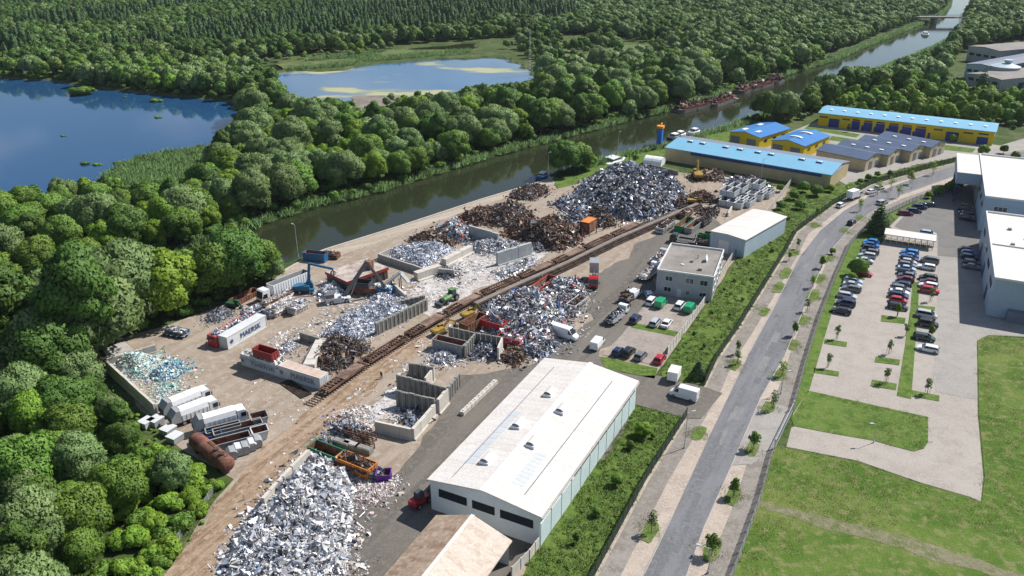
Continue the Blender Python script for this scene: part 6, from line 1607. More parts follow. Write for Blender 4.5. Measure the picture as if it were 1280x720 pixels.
def wheelset(t, xs_, y, r=.5, wd=.32, name='wheel'):
    wm = wheel_mesh(r, wd)
    for x in xs_:
        for sy in (-1, 1): link(name, wm, t, (x, sy*y, r))
def van(name, label, px, py, rz, m_, L=5.6, Hh=2.4, z=.12, Wd=2.0, group=None, zpx=1.0):
    v = G(px, py, zpx); t = thing(name, label, 'van', (v.x, v.y, z), rz, group)
    h = L/2; w_ = Wd/2
    def sec(x, z0, z1, hw): return [(x, -hw*.96, z0), (x, hw*.96, z0), (x, hw, z0+.3), (x, hw, z1*.55), (x, hw*.90, z1-.08), (x, hw*.8, z1), (x, -hw*.8, z1), (x, -hw*.90, z1-.08), (x, -hw, z1*.55), (x, -hw, z0+.3)]
    mb = MB(); loft(mb, [sec(-h, .35, Hh-.06, w_*.97), sec(-h+.15, .3, Hh, w_), sec(h-2.0, .3, Hh, w_), sec(h-1.75, .3, Hh-.06, w_), sec(h-.85, .3, Hh*.52+.1, w_*.98), sec(h-.2, .35, Hh*.42, w_*.9), sec(h, .4, Hh*.36, w_*.78)])
    mb.build('body', m_, t)
    mb = MB(); mb.quad([(h-.80, -w_*.74, Hh*.56+.12), (h-.80, w_*.74, Hh*.56+.12), (h-1.72, w_*.68, Hh-.10), (h-1.72, -w_*.68, Hh-.10)])
    for sy in (-1, 1):
        mb.quad([(h-1.0, sy*(w_+.01), Hh*.55), (h-1.95, sy*(w_+.01), Hh*.55), (h-1.95, sy*(w_*.94+.01), Hh*.86), (h-1.55, sy*(w_*.94+.01), Hh*.86)][::sy])
    for q in mb.v: pass
    mb.v = [(x+.02, y, z_+.02) for x, y, z_ in mb.v]
    mb.build('window', m_carglass, t)
    wheelset(t, (h-1.0, -h+1.1), w_-.12, .34, .24)
    for sy in (-1, 1):
        link('headlight', car_meshes('hatch', 'white')[2], t, (h-.10, sy*w_*.62, Hh*.30)); link('tail_light', car_meshes('hatch', 'white')[3], t, (-h+.0, sy*w_*.88, Hh*.36))
    return t
m_vw = PM['white']
van('panel_van', 'white panel van leaving over the entrance drive at the street', 855, 492, V+math.pi-.05, m_vw, 5.6, 2.5)
van('panel_van', 'white panel van backed up to the mixed heap with its side door open', 707, 417, V-.15, m_vw, 6.2, 2.6)
van('panel_van', 'white van parked alone before the long white hall', 747, 428, U+.02, m_vw, 5.2, 2.1)
van('panel_van', 'white van at the head of the lorry queue by the office', *zo(380, 340), U-.15, m_vw, 4.6, 2.0)
van('panel_van', 'green van nearer the lorries beside the office', *zo(547, 398), U-.05, PM['green'], 4.9, 2.0)
van('panel_van', 'green van next to the panel fence beside the office', *zo(732, 430), U-.05, PM['green'], 4.9, 2.0)

def cab(t, x, m_, Hh=2.9, Wd=2.4, Lc=2.1, sign=1):
    """lorry cab whose back wall stands at x"""
    w_ = Wd/2
    prof = [(x, .6), (x+Lc, .55), (x+Lc+.08, 1.35), (x+Lc-.30, Hh-.25), (x+Lc-.65, Hh), (x, Hh)]
    mb = MB(); mb.side(prof, -w_, w_); c_ = mb.build('cab', m_, t)
    mb = MB(); mb.quad([(x+Lc+.07, -w_*.86, 1.5), (x+Lc+.07, w_*.86, 1.5), (x+Lc-.24, w_*.84, Hh-.35), (x+Lc-.24, -w_*.84, Hh-.35)])
    mb.v = [(a+.03, b, c) for a, b, c in mb.v]
    for sy in (-1, 1): mb.box(x+Lc*.58, sy*(w_+.01), 1.5, Lc*.5, .04, Hh*.3)
    mb.build('windscreen', m_carglass, c_)
    mb = MB(); mb.box(x+Lc*.99, 0, .5, .25, Wd*.98, .42); mb.build('bumper', m_chassis, c_)
    for sy in (-1, 1):
        link('headlight', car_meshes('hatch', 'white')[2], t, (x+Lc+.05, sy*w_*.74, .72))
        mb = MB(); mb.box(x+Lc-.1, sy*(w_+.22), 1.5, .12, .22, .75); mb.build('mirror', m_chassis, t)
def chassis(t, x0, x1, m_=None):
    mb = MB(); mb.box((x0+x1)/2, .42, .62, x1-x0, .16, .3); mb.box((x0+x1)/2, -.42, .62, x1-x0, .16, .3)
    for k in range(5): mb.box(x0+(x1-x0)*(k+.5)/5, 0, .66, .14, .7, .2)
    mb.build('chassis', m_ or m_chassis, t)

# articulated lorry with high open-topped trailer
a, b = G(*zF(385, 515)), G(*zF(700, 385)); d = (a-b); rz = math.atan2(d.y, d.x); c = a.lerp(b, .5); LL = d.length
t = thing('articulated_lorry', 'white articulated lorry with long open-topped trailer beside the wood', 'lorry', (c.x, c.y, .05), rz)
cab(t, LL/2-2.4, PM['white'], 3.5, 2.5, 2.3); chassis(t, -LL/2+.5, LL/2-2.3)
mb = MB(); mb.open_box(-1.6, 0, 1.2, LL-3.6, 2.55, 2.75, .1, 0, 1); mb.build('trailer_body', [m_white, C_GREY], t)
for sy in (-1, 1):
    mb = MB()
    for k in range(15): mb.box(-LL/2+.8+k*(LL-4.4)/14, sy*1.31, 1.25, .14, .07, 2.6)
    mb.build('trailer_rib', m_white, t)
wheelset(t, (LL/2-1.4, LL/2-5.2, -LL/2+1.6, -LL/2+2.9, -LL/2+4.2), 1.05)

def refuse_lorry(label, p0, p1, tipper=False):
    a, b = G(*p0), G(*p1); d = b-a; L_ = d.length; rz = math.atan2(d.y, d.x); c = a.lerp(b, .5)
    t = thing('refuse_lorry', label, 'lorry', (c.x, c.y, .05), rz, 'white refuse lorries in a row')
    cab(t, L_/2-2.0, PM['white'], 2.9, 2.4, 1.9); chassis(t, -L_/2+.8, L_/2-1.9)
    mb = MB(); h = 3.3; x0, x1 = -L_/2+1.9, L_/2-2.15
    prof = [(-1.2, 1.0), (1.2, 1.0), (1.25, 2.2), (1.0, h-.15), (.7, h), (-.7, h), (-1.0, h-.15), (-1.25, 2.2)]
    sec = lambda x: [(x, y, z_) for y, z_ in prof]
    loft(mb, [sec(x0), sec(x1)]); mb.build('body', m_white, t)
    mb = MB()
    for k in range(7):
        x = x0 + (x1-x0)*(k+.3)/6.6
        for sy in (-1, 1): mb.box(x, sy*1.26, 1.05, .1, .06, 1.2)
    mb.box((x0+x1)/2, 0, h+.0, .12, 1.4, .05); mb.box(x0+.1, 0, h, .12, 1.5, .1); mb.build('body_rib', m_frame, t)
    mb = MB(); mb.side([(-L_/2+.0, 1.1), (-L_/2+1.85, .9), (-L_/2+1.85, h+.05), (-L_/2+1.1, h+.05), (-L_/2+.1, 2.2)], -1.22, 1.22); k_ = mb.build('hopper', C_GREY, t)
    mb = MB(); mb.quad([(-L_/2+.02, -1.0, 1.25), (-L_/2+.10, -1.0, 2.1), (-L_/2+.10, 1.0, 2.1), (-L_/2+.02, 1.0, 1.25)]); mb.v = [(x-.03, y, z_) for x, y, z_ in mb.v]; mb.build('hopper_mouth', C_DARK, k_)
    wheelset(t, (L_/2-1.2, -L_/2+2.3, -L_/2+3.6), 1.0)
refuse_lorry('white refuse lorry nearest the plastics bay wall', zH(110, 255), zH(400, 135))
refuse_lorry('middle white refuse lorry of the three', zH(160, 310), zH(450, 200))
refuse_lorry('white box-bodied lorry nearest the open rusty skips', zH(300, 350), zH(625, 255))

# red tipper with raised body
v = G(*zo(120, 315)); rz = -math.pi/2 - .12
t = thing('tipper_lorry', 'red lorry with its tipping body raised beside the mixed heap', 'lorry', (v.x, v.y+3.5, .1), rz)
cab(t, 2.0, PM['red'], 3.0, 2.45, 2.2); chassis(t, -4.2, 2.2); wheelset(t, (3.0, -1.6, -2.9), 1.0)
mb = MB(); mb.open_box(0, 0, 0, 6.2, 2.4, 1.5, .1, 0, 1, floor_h=.1)
M = Matrix.Translation((-4.0, 0, 1.1)) @ Matrix.Rotation(math.radians(-48), 4, 'Y') @ Matrix.Translation((3.1, 0, 0))
mb.v = [tuple(M @ Vector(q)) for q in mb.v]; mb.build('tipping_body', [C_WHITE, C_RUST], t)
mb = MB(); mb.cyl((1.4, 0, .9), (-.6, 0, 4.4), .14, n=8); mb.build('ram', m_rim, t)

# flatbed pick-up with load, lorry with skip, box van, trailer
def flatbed(name, label, p, rz, L_, colour, load=None, bed=C_GREY, Hc=2.4):
    v = G(*p); t = thing(name, label, 'lorry', (v.x, v.y, .1), rz)
    cab(t, L_/2-2.0, PM[colour], Hc, 2.1, 1.9); chassis(t, -L_/2, L_/2-1.9); wheelset(t, (L_/2-1.1, -L_/2+1.6), .9, .42, .28)
    mb = MB(); mb.open_box(-1.1, 0, .95, L_-2.4, 2.2, .6, .06, 0, 1); mb.build('flatbed', [bed, C_DARK], t)
    if load:
        cs, sn = math.cos(rz), math.sin(rz); l2 = (L_-2.8)/2
        poly = [(v.x + (u-1.1)*cs - w_*sn, v.y + (u-1.1)*sn + w_*cs) for u, w_ in ((-l2, -.9), (l2, -.9), (l2, .9), (-l2, .9))]
        heap('scrap_load', cut('load on the ' + label), 'scrap', poly, .7, load, 130, .4, int(p[0]), z0=1.2, raw=True, spill=0, slope=2)
    return t
flatbed('flatbed_lorry', 'white-cabbed lorry with long grey flatbed beside the dark wagon', zo(262, 505), U-.1, 9.2, 'white', 'bluegrey')
flatbed('flatbed_lorry', 'small flatbed lorry with brown load in the office queue', zo(335, 385), U-.1, 5.6, 'silver', 'rust', Hc=2.0)
flatbed('flatbed_lorry', 'white skip lorry with rubble-filled pale body left of the office', zo(470, 232), U-.12, 9.5, 'white', 'pink', C_WHITE, 2.8)
flatbed('flatbed_lorry', 'second loaded lorry behind the skip lorry at the office corner', zo(540, 130), U-.12, 7.0, 'silver', 'pink', C_WHITE, 2.6)
flatbed('flatbed_lorry', 'dark green lorry waiting behind the office roof', zI(320, 625), V+math.pi, 7.5, 'dark green', None, C_WHITE, 2.6)
v = G(*z6(712, 183)); rz = U-.4
t = thing('box_van', 'white box van parked in the lay-by along the planted strip', 'van', (v.x, v.y, .1), rz)
cab(t, 1.2, PM['white'], 2.3, 2.1, 1.9); chassis(t, -3.2, 1.3); wheelset(t, (2.2, -2.0), .95, .38, .26)
mb = MB(); mb.box(-1.1, 0, .9, 4.4, 2.2, 2.3); mb.build('box_body', m_white, t)
v = G(842, 475); t = thing('box_trailer', 'small white box trailer at the fence beside the entrance drive', 'trailer', (v.x, v.y, .1), U+.05)
mb = MB(); mb.box(0, 0, .55, 3.2, 2.1, 1.9); mb.build('box_body', m_white, t); mb = MB(); mb.beam((1.6, 0, .5), (2.9, 0, .45), .12, .12); mb.build('drawbar', m_chassis, t); wheelset(t, (0,), 1.0, .3, .2)
mb = MB(); mb.box(0, 0, 2.45, 3.26, 2.16, .06); mb.build('roof_edge', m_frame, t)

# ------------------------------------------------------------------ machines
def digger(name, label, p, rz, m_, arm, tracks=True, sc=1.0, m_arm=None, cat='excavator', grab=True, z=.05):
    v = G(*p); t = thing(name, label, cat, (v.x, v.y, z), rz); t.scale = (sc,)*3
    if tracks:
        for sy in (-1, 1):
            mb = MB(); mb.side([(-1.9, .35), (-1.5, 0), (1.5, 0), (1.9, .35), (1.9, .6), (1.5, .85), (-1.5, .85), (-1.9, .6)], sy*1.25-.3, sy*1.25+.3); mb.build('track', m_tyre, t)
        mb = MB(); mb.box(0, 0, .5, 1.8, 2.0, .4); mb.build('undercarriage', m_chassis, t)
    else:
        mb = MB(); mb.box(0, 0, .55, 4.2, 1.4, .45); mb.box(1.9, 0, .2, .3, 3.4, .3); mb.box(-1.9, 0, .2, .3, 3.4, .3); mb.build('undercarriage', m_, t)
        wheelset(t, (1.3, -1.3), 1.05, .5, .4)
    mb = MB(); mb.box(-.7, 0, 1.0, 3.6, 2.5, 1.15); mb.side([(-2.5, 1.1), (-2.9, 1.3), (-2.9, 1.9), (-2.5, 2.15)], -1.2, 1.2); mb.build('engine_housing', m_, t)
    mb = MB(); mb.side([(.2, 1.0), (1.9, 1.0), (1.9, 1.8), (1.5, 2.75), (.2, 2.75)], .35, 1.25); c_ = mb.build('cab', m_, t)
    mb = MB(); mb.quad([(1.92, .42, 1.75), (1.92, 1.18, 1.75), (1.54, 1.18, 2.65), (1.54, .42, 2.65)]); mb.box(1.0, 1.27, 1.7, 1.2, .04, .9); mb.box(1.0, .33, 1.7, 1.2, .04, .9); mb.build('window', m_carglass, c_)
    names = ['boom', 'stick']
    for k in range(len(arm)-1):
        a, b = arm[k], arm[k+1]; mb = MB()
        w0 = .5 - .12*k
        mb.beam((a[0], -.2, a[1]), (b[0], -.2, b[1]), w0, w0*1.3)
        mb.cyl((b[0], -.55, b[1]), (b[0], .15, b[1]), .22, n=10)
        if k == 0: mb.cyl((a[0]+.4, -.2, a[1]+.0), ((a[0]*.45+b[0]*.55)+.35, -.2, a[1]*.45+b[1]*.55-.2), .11, n=6)
        mb.build(names[min(k, 1)], m_arm or m_, t)
    if grab:
        e = arm[-1]; mb = MB()
        mb.cyl((e[0], -.2, e[1]), (e[0], -.2, e[1]-.6), .15, n=8)
        for k in range(5):
            a_ = k*1.2566
            x1, y1 = math.cos(a_), math.sin(a_)
            mb.beam((e[0]+.15*x1, -.2+.15*y1, e[1]-.5), (e[0]+.75*x1, -.2+.75*y1, e[1]-1.0), .22, .1); mb.beam((e[0]+.75*x1, -.2+.75*y1, e[1]-1.0), (e[0]+.25*x1, -.2+.25*y1, e[1]-1.8), .22, .1)
        mb.build('grab', C_DARK, t)
    else:
        e = arm[-1]; mb = MB(); mb.side([(e[0]-.5, e[1]), (e[0]+.3, e[1]+.1), (e[0]+.4, e[1]-.6), (e[0]-.2, e[1]-1.0), (e[0]-.8, e[1]-.5)], -.9, .5); mb.build('bucket', C_DARK, t)
    return t
M_SKY = mat('crane_blue', (0.025, 0.13, 0.24), .5, var=.15, scale=1.0, coord='obj'); M_YEL = mat('machine_yellow', (0.30, 0.19, 0.035), .6, var=.3, scale=1.2, coord='obj'); M_LIME = plain('tractor_green', (0.10, 0.22, 0.07), .5); M_STEEL = plain('crane_grey', (0.17, 0.16, 0.16), .5, .3)
digger('material_handler', 'blue material handler with raised angled boom beside the white lorry', zF(680, 440), U-.25-math.pi*.35+.35, M_SKY, [(.8, 1.8), (1.6, 7.8), (7.2, 6.2)], tracks=False, sc=1.0)
digger('excavator', 'small green excavator by the gravel heap and rusty trailer bed', zF(215, 535), V+.2, plain('dark_green_paint', (.02, .09, .04), .5), [(.8, 1.6), (2.6, 3.2), (3.8, 1.0)], sc=.62, grab=False)
digger('excavator', 'weathered yellow excavator beside the rails and grey bay walls', zC(240, 420), U-.3, M_YEL, [(.8, 1.6), (3.5, 3.6), (6.0, 2.2), (6.4, .9)], sc=.75, grab=False)
digger('excavator', 'yellow digger half hidden at the edge of the mixed heap', zC(420, 325), U-.4, M_YEL, [(.8, 1.6), (2.8, 3.6), (4.2, 1.8)], sc=.8, grab=False)
digger('excavator', 'yellow and rust excavator by the scrap behind the blue-grey mountain', zI(430, 140), U+.4, M_YEL, [(.8, 1.6), (3.4, 4.6), (5.0, 1.8)], sc=1.2)
digger('excavator', 'dark excavator at the end of the runway beam', zI(400, 330), V+.3, M_YEL, [(.8, 1.6), (2.8, 3.2), (4.2, 1.5)], sc=.75, grab=False)
# big grab crane with bent boom
v = G(*zF(890, 500)); rz = U - .75
t = thing('grab_crane', 'large grey grab crane with high bent boom over the scrap', 'crane', (v.x, v.y, .05), rz)
mb = MB(); mb.box(0, 0, .3, 6.2, 2.8, .35); mb.box(-1.2, 0, .65, 3.8, 2.6, .9)
for sx in (-2.7, 2.7): mb.box(sx, 0, .0, .5, 3.6, .35)
mb.build('carriage', C_WHITE, t)
mb = MB(); mb.box(-2.0, 0, 1.55, 2.0, 2.2, 1.0); mb.build('engine_housing', M_STEEL, t)
wheelset(t, (1.8, -1.8), 1.25, .5, .4)
pk, e1 = (7.6, 9.4), (12.0, 1.6)
for (a, b, nm, wd) in (((1.6, 1.4), pk, 'boom', .75), (pk, e1, 'stick', .62)):
    mb = MB(); mb.beam((a[0], 0, a[1]), (b[0], 0, b[1]), wd, wd*1.1)
    mb.cyl((b[0], -.6, b[1]), (b[0], .6, b[1]), .4, n=12); mb.build(nm, M_STEEL, t)
mb = MB(); mb.cyl((3.2, 0, 1.4), (5.4, 0, 6.2), .16, n=8); mb.build('ram', m_rim, t)
mb = MB()
for k in range(5):
    a_ = k*1.2566; x1, y1 = math.cos(a_), math.sin(a_)
    mb.beam((e1[0]+.2*x1, .2*y1, e1[1]), (e1[0]+1.0*x1, 1.0*y1, e1[1]-.5), .3, .14); mb.beam((e1[0]+1.0*x1, 1.0*y1, e1[1]-.5), (e1[0]+.4*x1, .4*y1, e1[1]-1.5), .3, .14)
mb.build('grab', C_DARK, t)
# conveyor and shredder beside it
v0, v1 = G(*zF(1000, 440)), G(*zF(1190, 400))
t = thing('shredder', 'dark shredding machine with sloping silver conveyor beside the flat shed', 'shredder', (v0.x, v0.y, .05), V+.25)
mb = MB(); mb.box(2, 0, .4, 7.5, 2.4, 1.6); mb.build('machine_body', C_RUST, t)
mb = MB(); mb.beam((6, .5, 1.2), (10.5, 4.5, 4.6), 1.1, .35); mb.beam((10.5, 4.5, 4.6), (13, 3.5, 2.4), 1.1, .35); mb.build('conveyor', C_GREY, t)
mb = MB()
for x in (8.5, 10.5): mb.beam((x, 3.3, 0), (x, 3.3, 3.4), .2, .2); mb.beam((x, 4.6, 0), (x, 4.6, 3.6), .2, .2)
mb.build('support', C_DARK, t)
mb = MB(); mb.open_box(2, 0, 2.0, 4.5, 2.8, 1.3, .1, flare=.0); mb.build('intake', C_DARK, t)
wheelset(t, (4.5, -.5), 1.1, .45, .3)
# green tractor loader
v = G(*zC(300, 222)); t = thing('tractor', 'bright green tractor with rounded bonnet and dark cab beside the rails', 'tractor', (v.x, v.y, .05), U+math.pi*.95)
mb = MB(); loft(mb, [[(x, y*w_, 1.0+z_*h_) for y, z_ in ((-1, 0), (1, 0), (1, .6), (.6, 1), (-.6, 1), (-1, .6))] for x, w_, h_ in ((0, .9, 1.0), (1.5, .85, .9), (2.6, .75, .7), (2.9, .5, .4))]); mb.build('bonnet', M_LIME, t)
mb = MB(); mb.box(-.9, 0, .8, 1.8, 1.7, .8); mb.box(-.9, 0, 1.6, 1.5, 1.5, 1.25, taper=.88); mb.build('cab', C_DARK, t)
mb = MB(); mb.box(-.9, 0, 2.86, 1.6, 1.6, .12); mb.build('cab_roof', M_LIME, t)
wheelset(t, (2.0,), 1.0, .55, .4); wheelset(t, (-1.2,), 1.1, .85, .5)
mb = MB(); mb.beam((1.5, -.8, 1.4), (3.9, -.8, .8), .15, .2); mb.beam((1.5, .8, 1.4), (3.9, .8, .8), .15, .2); mb.box(4.2, 0, .25, .7, 2.2, .7); mb.build('loader_arm', C_DARK, t)
# red loader by the hall corner
v = G(526, 630); t = thing('wheel_loader', 'small red loader parked in the shade at the white hall corner', 'loader', (v.x, v.y, .1), U-.2)
mb = MB(); mb.box(-.8, 0, .6, 2.4, 1.6, .9); mb.box(.9, 0, .6, 1.0, 1.3, .6); mb.build('body', PM['red'], t)
mb = MB(); mb.box(-.3, 0, 1.5, 1.2, 1.3, 1.1, taper=.9); mb.build('cab', C_DARK, t); wheelset(t, (1.0, -1.2), .85, .5, .35)
mb = MB(); mb.beam((1.0, 0, 1.1), (2.6, 0, .6), .3, .2); mb.box(2.9, 0, .1, .7, 2.0, .7); mb.build('bucket', C_DARK, t)
# worker standing by the rails
v = G(*zG(910, 378))
def skin_body(name, joints, edges, radii, m_, parent):
    me = bpy.data.meshes.new(name); me.from_pydata(joints, edges, []); o = bpy.data.objects.new(name, me); COL.objects.link(o)
    sk = o.modifiers.new('skin', 'SKIN'); sk.use_smooth_shade = True
    for i, r_ in enumerate(radii): me.skin_vertices[0].data[i].radius = (r_, r_)
    me.skin_vertices[0].data[0].use_root = True
    ss = o.modifiers.new('sub', 'SUBSURF'); ss.levels = ss.render_levels = 1
    me.materials.append(m_); o.parent = parent; return o
t = thing('person', 'person in dark work clothes standing on the dirt between rails and bays', 'person', (v.x, v.y, .05), U)
J = [(0, 0, .95), (0, 0, 1.2), (0, 0, 1.45), (0, 0, 1.56), (0, 0, 1.68), (0, 0, 1.76), (0, .11, .9), (.03, .13, .48), (0, .14, .06), (.14, .14, .04), (0, -.11, .9), (.02, -.13, .48), (-.05, -.14, .06), (.09, -.14, .04), (0, .2, 1.42), (-.03, .27, 1.15), (.08, .28, .9), (0, -.2, 1.42), (-.03, -.27, 1.15), (.08, -.28, .9)]
E_ = [(0, 1), (1, 2), (2, 3), (3, 4), (4, 5), (0, 6), (6, 7), (7, 8), (8, 9), (0, 10), (10, 11), (11, 12), (12, 13), (2, 14), (14, 15), (15, 16), (2, 17), (17, 18), (18, 19)]
R_ = [.15, .14, .15, .06, .10, .08, .10, .07, .05, .045, .10, .07, .05, .045, .07, .05, .04, .07, .05, .04]
skin_body('body', J, E_, R_, plain('work_clothes', (.03, .035, .06), .8), t)
mb = MB(); mb.cyl((0, 0, 1.70), (0, 0, 1.80), .13, .08, 10); mb.build('helmet', plain('helmet_orange', (.6, .2, .02), .5), t)

# ------------------------------------------------------------------ lamps and masts
def mast(name, label, base, top, arm=None, r=.09, m_=None, heads=1):
    v = G(*base); Ht = 2.0
    for k in range(400):                       # height whose top meets the photographed one
        if P(v.x, v.y, Ht)[1] <= top: break
        Ht += .05
    t = thing(name, label, 'lamp post', (v.x, v.y, .05), 0)
    mb = MB(); mb.cyl((0, 0, 0), (0, 0, Ht), r, r*.55, 8); mb.cyl((0, 0, 0), (0, 0, .5), r*1.7, n=8); mb.build('pole', m_ or m_grey_post, t)
    arm = arm or (-.9, 0)
    mb = MB(); mb.beam((0, 0, Ht-.1), (arm[0], arm[1], Ht+.05), .06, .06); mb.box(arm[0]*1.25, arm[1]*1.25, Ht, .75, .3, .14, rz=math.atan2(arm[1], arm[0])); mb.build('lamp_head', m_ or m_grey_post, t)
    mb = MB(); mb.box(arm[0]*1.25, arm[1]*1.25, Ht-.02, .6, .22, .03, rz=math.atan2(arm[1], arm[0])); mb.build('lamp_glass', m_white, t)
mast('street_lamp', 'street lamp at the bottom edge between road and footpath', z9(218, 712), z9(0, 632)[1], (-1.3, .5))
mast('street_lamp', 'street lamp at the corner of the entrance drive', z9(142, 310), z9(0, 196)[1], (.9, .3))
mast('street_lamp', 'tall lamp standing in the car park drive gateway', z9(452, 135), z9(0, 65)[1], (.9, .2))
mast('flood_mast', 'tall flood lamp mast at the wood corner beside the canal', (373, 322), 281, (-.6, .4), .10)
mast('flood_mast', 'slim mast on the near canal bank at the grass patch', (685, 226), 191, (.5, .2), .10)
mast('flood_mast', 'slim mast behind the moored boat at the canal bank', (772, 200), 165, (.4, .2), .10)
mast('flood_mast', 'slim mast at the yard side of the blue-roofed hall', (949, 240), 199, (.6, .2), .10)
mast('street_lamp', 'lamp at the road bend before the warehouse', z6(905, 150), z6(0, 112)[1], (-1.0, .2), .07)
mast('car_park_lamp', 'lamp at the lawn corner in the big car park', z9(750, 292), z9(0, 232)[1], (-.8, 0), .07)
v = G(662, 92); t = thing('radio_mast', 'thin lattice mast standing in the marsh beyond the pond', 'mast', (v.x, v.y, 0))
mb = MB()
for s_ in ((-.6, -.6), (.6, -.6), (.6, .6), (-.6, .6)): mb.beam((*s_, 0), (s_[0]*.3, s_[1]*.3, 26), .12, .12)
for k in range(12): mb.box(0, 0, 2*k+1, 1.2*(1-.055*k), 1.2*(1-.055*k), .08)
mb.build('lattice', m_grey_post, t)
v = G(1194, 56); t = thing('power_pylon', 'grey lattice pylon on the wooded canal bank near the works', 'pylon', (v.x, v.y, 0))
mb = MB()
for s_ in ((-1.2, -1.2), (1.2, -1.2), (1.2, 1.2), (-1.2, 1.2)): mb.beam((*s_, 0), (s_[0]*.3, s_[1]*.3, 22), .2, .2)
for k in range(9): mb.box(0, 0, 2.4*k+1, 2.4*(1-.07*k), 2.4*(1-.07*k), .12)
mb.box(0, 0, 19, 9, .4, .4); mb.build('lattice', m_grey_post, t)
# ------------------------------------------------------------------ vegetation
L_DARK = leaf_mat('leaf_dark', (0.052, 0.111, 0.017), (0.116, 0.209, 0.038), 0.012)
L_MID = leaf_mat('leaf_mid', (0.079, 0.160, 0.019), (0.176, 0.292, 0.047), 0.015)
L_BRIGHT = leaf_mat('leaf_bright', (0.121, 0.230, 0.019), (0.267, 0.404, 0.049), 0.015, 0.35)
L_WILLOW = leaf_mat('leaf_willow', (0.103, 0.167, 0.052), (0.231, 0.327, 0.115), 0.012)
L_PINE = leaf_mat('leaf_pine', (0.036, 0.086, 0.027), (0.085, 0.160, 0.047), 0.01, 0.1)
L_COPPER = leaf_mat('leaf_copper', (0.12, 0.11, 0.06), (0.22, 0.19, 0.11), 0.02)
m_bark = mat('bark', (0.09, 0.07, 0.05), 0.95, var=0.2, scale=1.5, coord='obj')
m_stake = plain('wood_stake', (0.35, 0.27, 0.18), 0.9)

def leaves_mesh(name, seed, lobes, nleaf, leaf, m, droop=0.0, core=0.78, stretch=1.0, jit=0.55, zmin=-9, ct=0.15):
    """leaf clumps spread over and through a set of lobes"""
    r = np.random.default_rng(seed)
    C = np.array([l[:3] for l in lobes]); R = np.array([l[3] for l in lobes]); E = np.array([l[4] if len(l) > 4 else 0.9 for l in lobes])
    wgt = R ** 2; wgt = wgt / wgt.sum()
    n = int(nleaf * 1.9)
    k = r.choice(len(lobes), n, p=wgt)
    d = r.normal(size=(n, 3)); d /= np.linalg.norm(d, axis=1)[:, None]
    d[:, 2] = np.where(d[:, 2] < -0.45, -d[:, 2], d[:, 2])
    rad = R[k] * (0.72 + 0.40 * r.random(n) ** 0.9)
    off = d * rad[:, None]; off[:, 2] *= E[k]
    p = C[k] + off
    ok = np.ones(n, bool)
    for i in range(len(lobes)):
        q = (p - C[i]); q[:, 2] /= E[i]
        ok &= ~((np.linalg.norm(q, axis=1) < R[i] * 0.66) & (k != i))
    ok &= p[:, 2] > zmin
    p, d, k = p[ok][:nleaf], d[ok][:nleaf], k[ok][:nleaf]
    n = len(p)
    nr = d + r.normal(size=(n, 3)) * jit; nr /= np.linalg.norm(nr, axis=1)[:, None]
    t = np.cross(nr, r.normal(size=(n, 3))); t /= np.linalg.norm(t, axis=1)[:, None]
    if droop:
        dn = np.array([0, 0, -1.0]) + 0.35 * r.normal(size=(n, 3)); t = t * (1-droop) + dn * droop
        t /= np.linalg.norm(t, axis=1)[:, None]
    b = np.cross(nr, t); b /= (np.linalg.norm(b, axis=1)[:, None] + 1e-6)
    s = leaf * (0.55 + 0.9 * r.random(n))[:, None]
    s2 = s * (0.45 + 0.5 * r.random(n))[:, None]
    t, b = t * s * stretch, b * s2
    v = np.stack([p - t, p + b * .9 - t * .15, p + t, p - b * .9 + t * .1], 1).reshape(-1, 3)
    f = np.arange(4 * n).reshape(-1, 4)
    gn = np.cross(t, b)                      # winding: v0-v1-v2 turns about -(t x b)
    flip = np.einsum('ij,ij->i', gn, d) > 0
    f[flip] = f[flip][:, ::-1]
    nr = np.where(flip[:, None], gn, -gn); nr /= np.linalg.norm(nr, axis=1)[:, None] + 1e-9
    lob_tone = r.normal(0.5, 0.22, len(lobes))
    zr = (p[:, 2] - p[:, 2].min()) / (np.ptp(p[:, 2]) + 1e-6)
    tone = np.clip(lob_tone[k] + r.normal(0, 0.25, n), 0, 1)
    ctr = np.average(C, axis=0, weights=R)
    big = (p - ctr); big /= np.linalg.norm(big, axis=1)[:, None]
    ns = d * 0.45 + big * 0.42 + nr * 0.42; ns /= np.linalg.norm(ns, axis=1)[:, None]
    nsv = np.repeat(ns, 4, 0)
    # opaque inner fill of low icospheres, crown shade put in as a darker tone
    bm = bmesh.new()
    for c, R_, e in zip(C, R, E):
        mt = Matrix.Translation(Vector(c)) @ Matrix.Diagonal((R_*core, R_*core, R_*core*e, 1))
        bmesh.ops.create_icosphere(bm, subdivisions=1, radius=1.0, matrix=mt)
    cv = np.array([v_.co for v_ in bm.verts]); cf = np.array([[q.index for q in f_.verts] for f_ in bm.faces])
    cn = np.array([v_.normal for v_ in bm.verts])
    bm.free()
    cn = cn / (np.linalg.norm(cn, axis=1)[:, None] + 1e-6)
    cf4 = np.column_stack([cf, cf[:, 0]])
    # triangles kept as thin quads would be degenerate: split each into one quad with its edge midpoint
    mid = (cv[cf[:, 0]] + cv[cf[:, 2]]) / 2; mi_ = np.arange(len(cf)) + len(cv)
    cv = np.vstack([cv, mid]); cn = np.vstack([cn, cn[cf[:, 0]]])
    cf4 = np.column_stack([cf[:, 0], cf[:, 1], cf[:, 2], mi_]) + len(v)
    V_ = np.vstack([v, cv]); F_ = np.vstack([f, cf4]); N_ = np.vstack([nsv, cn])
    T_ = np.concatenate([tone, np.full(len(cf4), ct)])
    return mesh_np(name, V_, F_, None, [m], T_, N_)

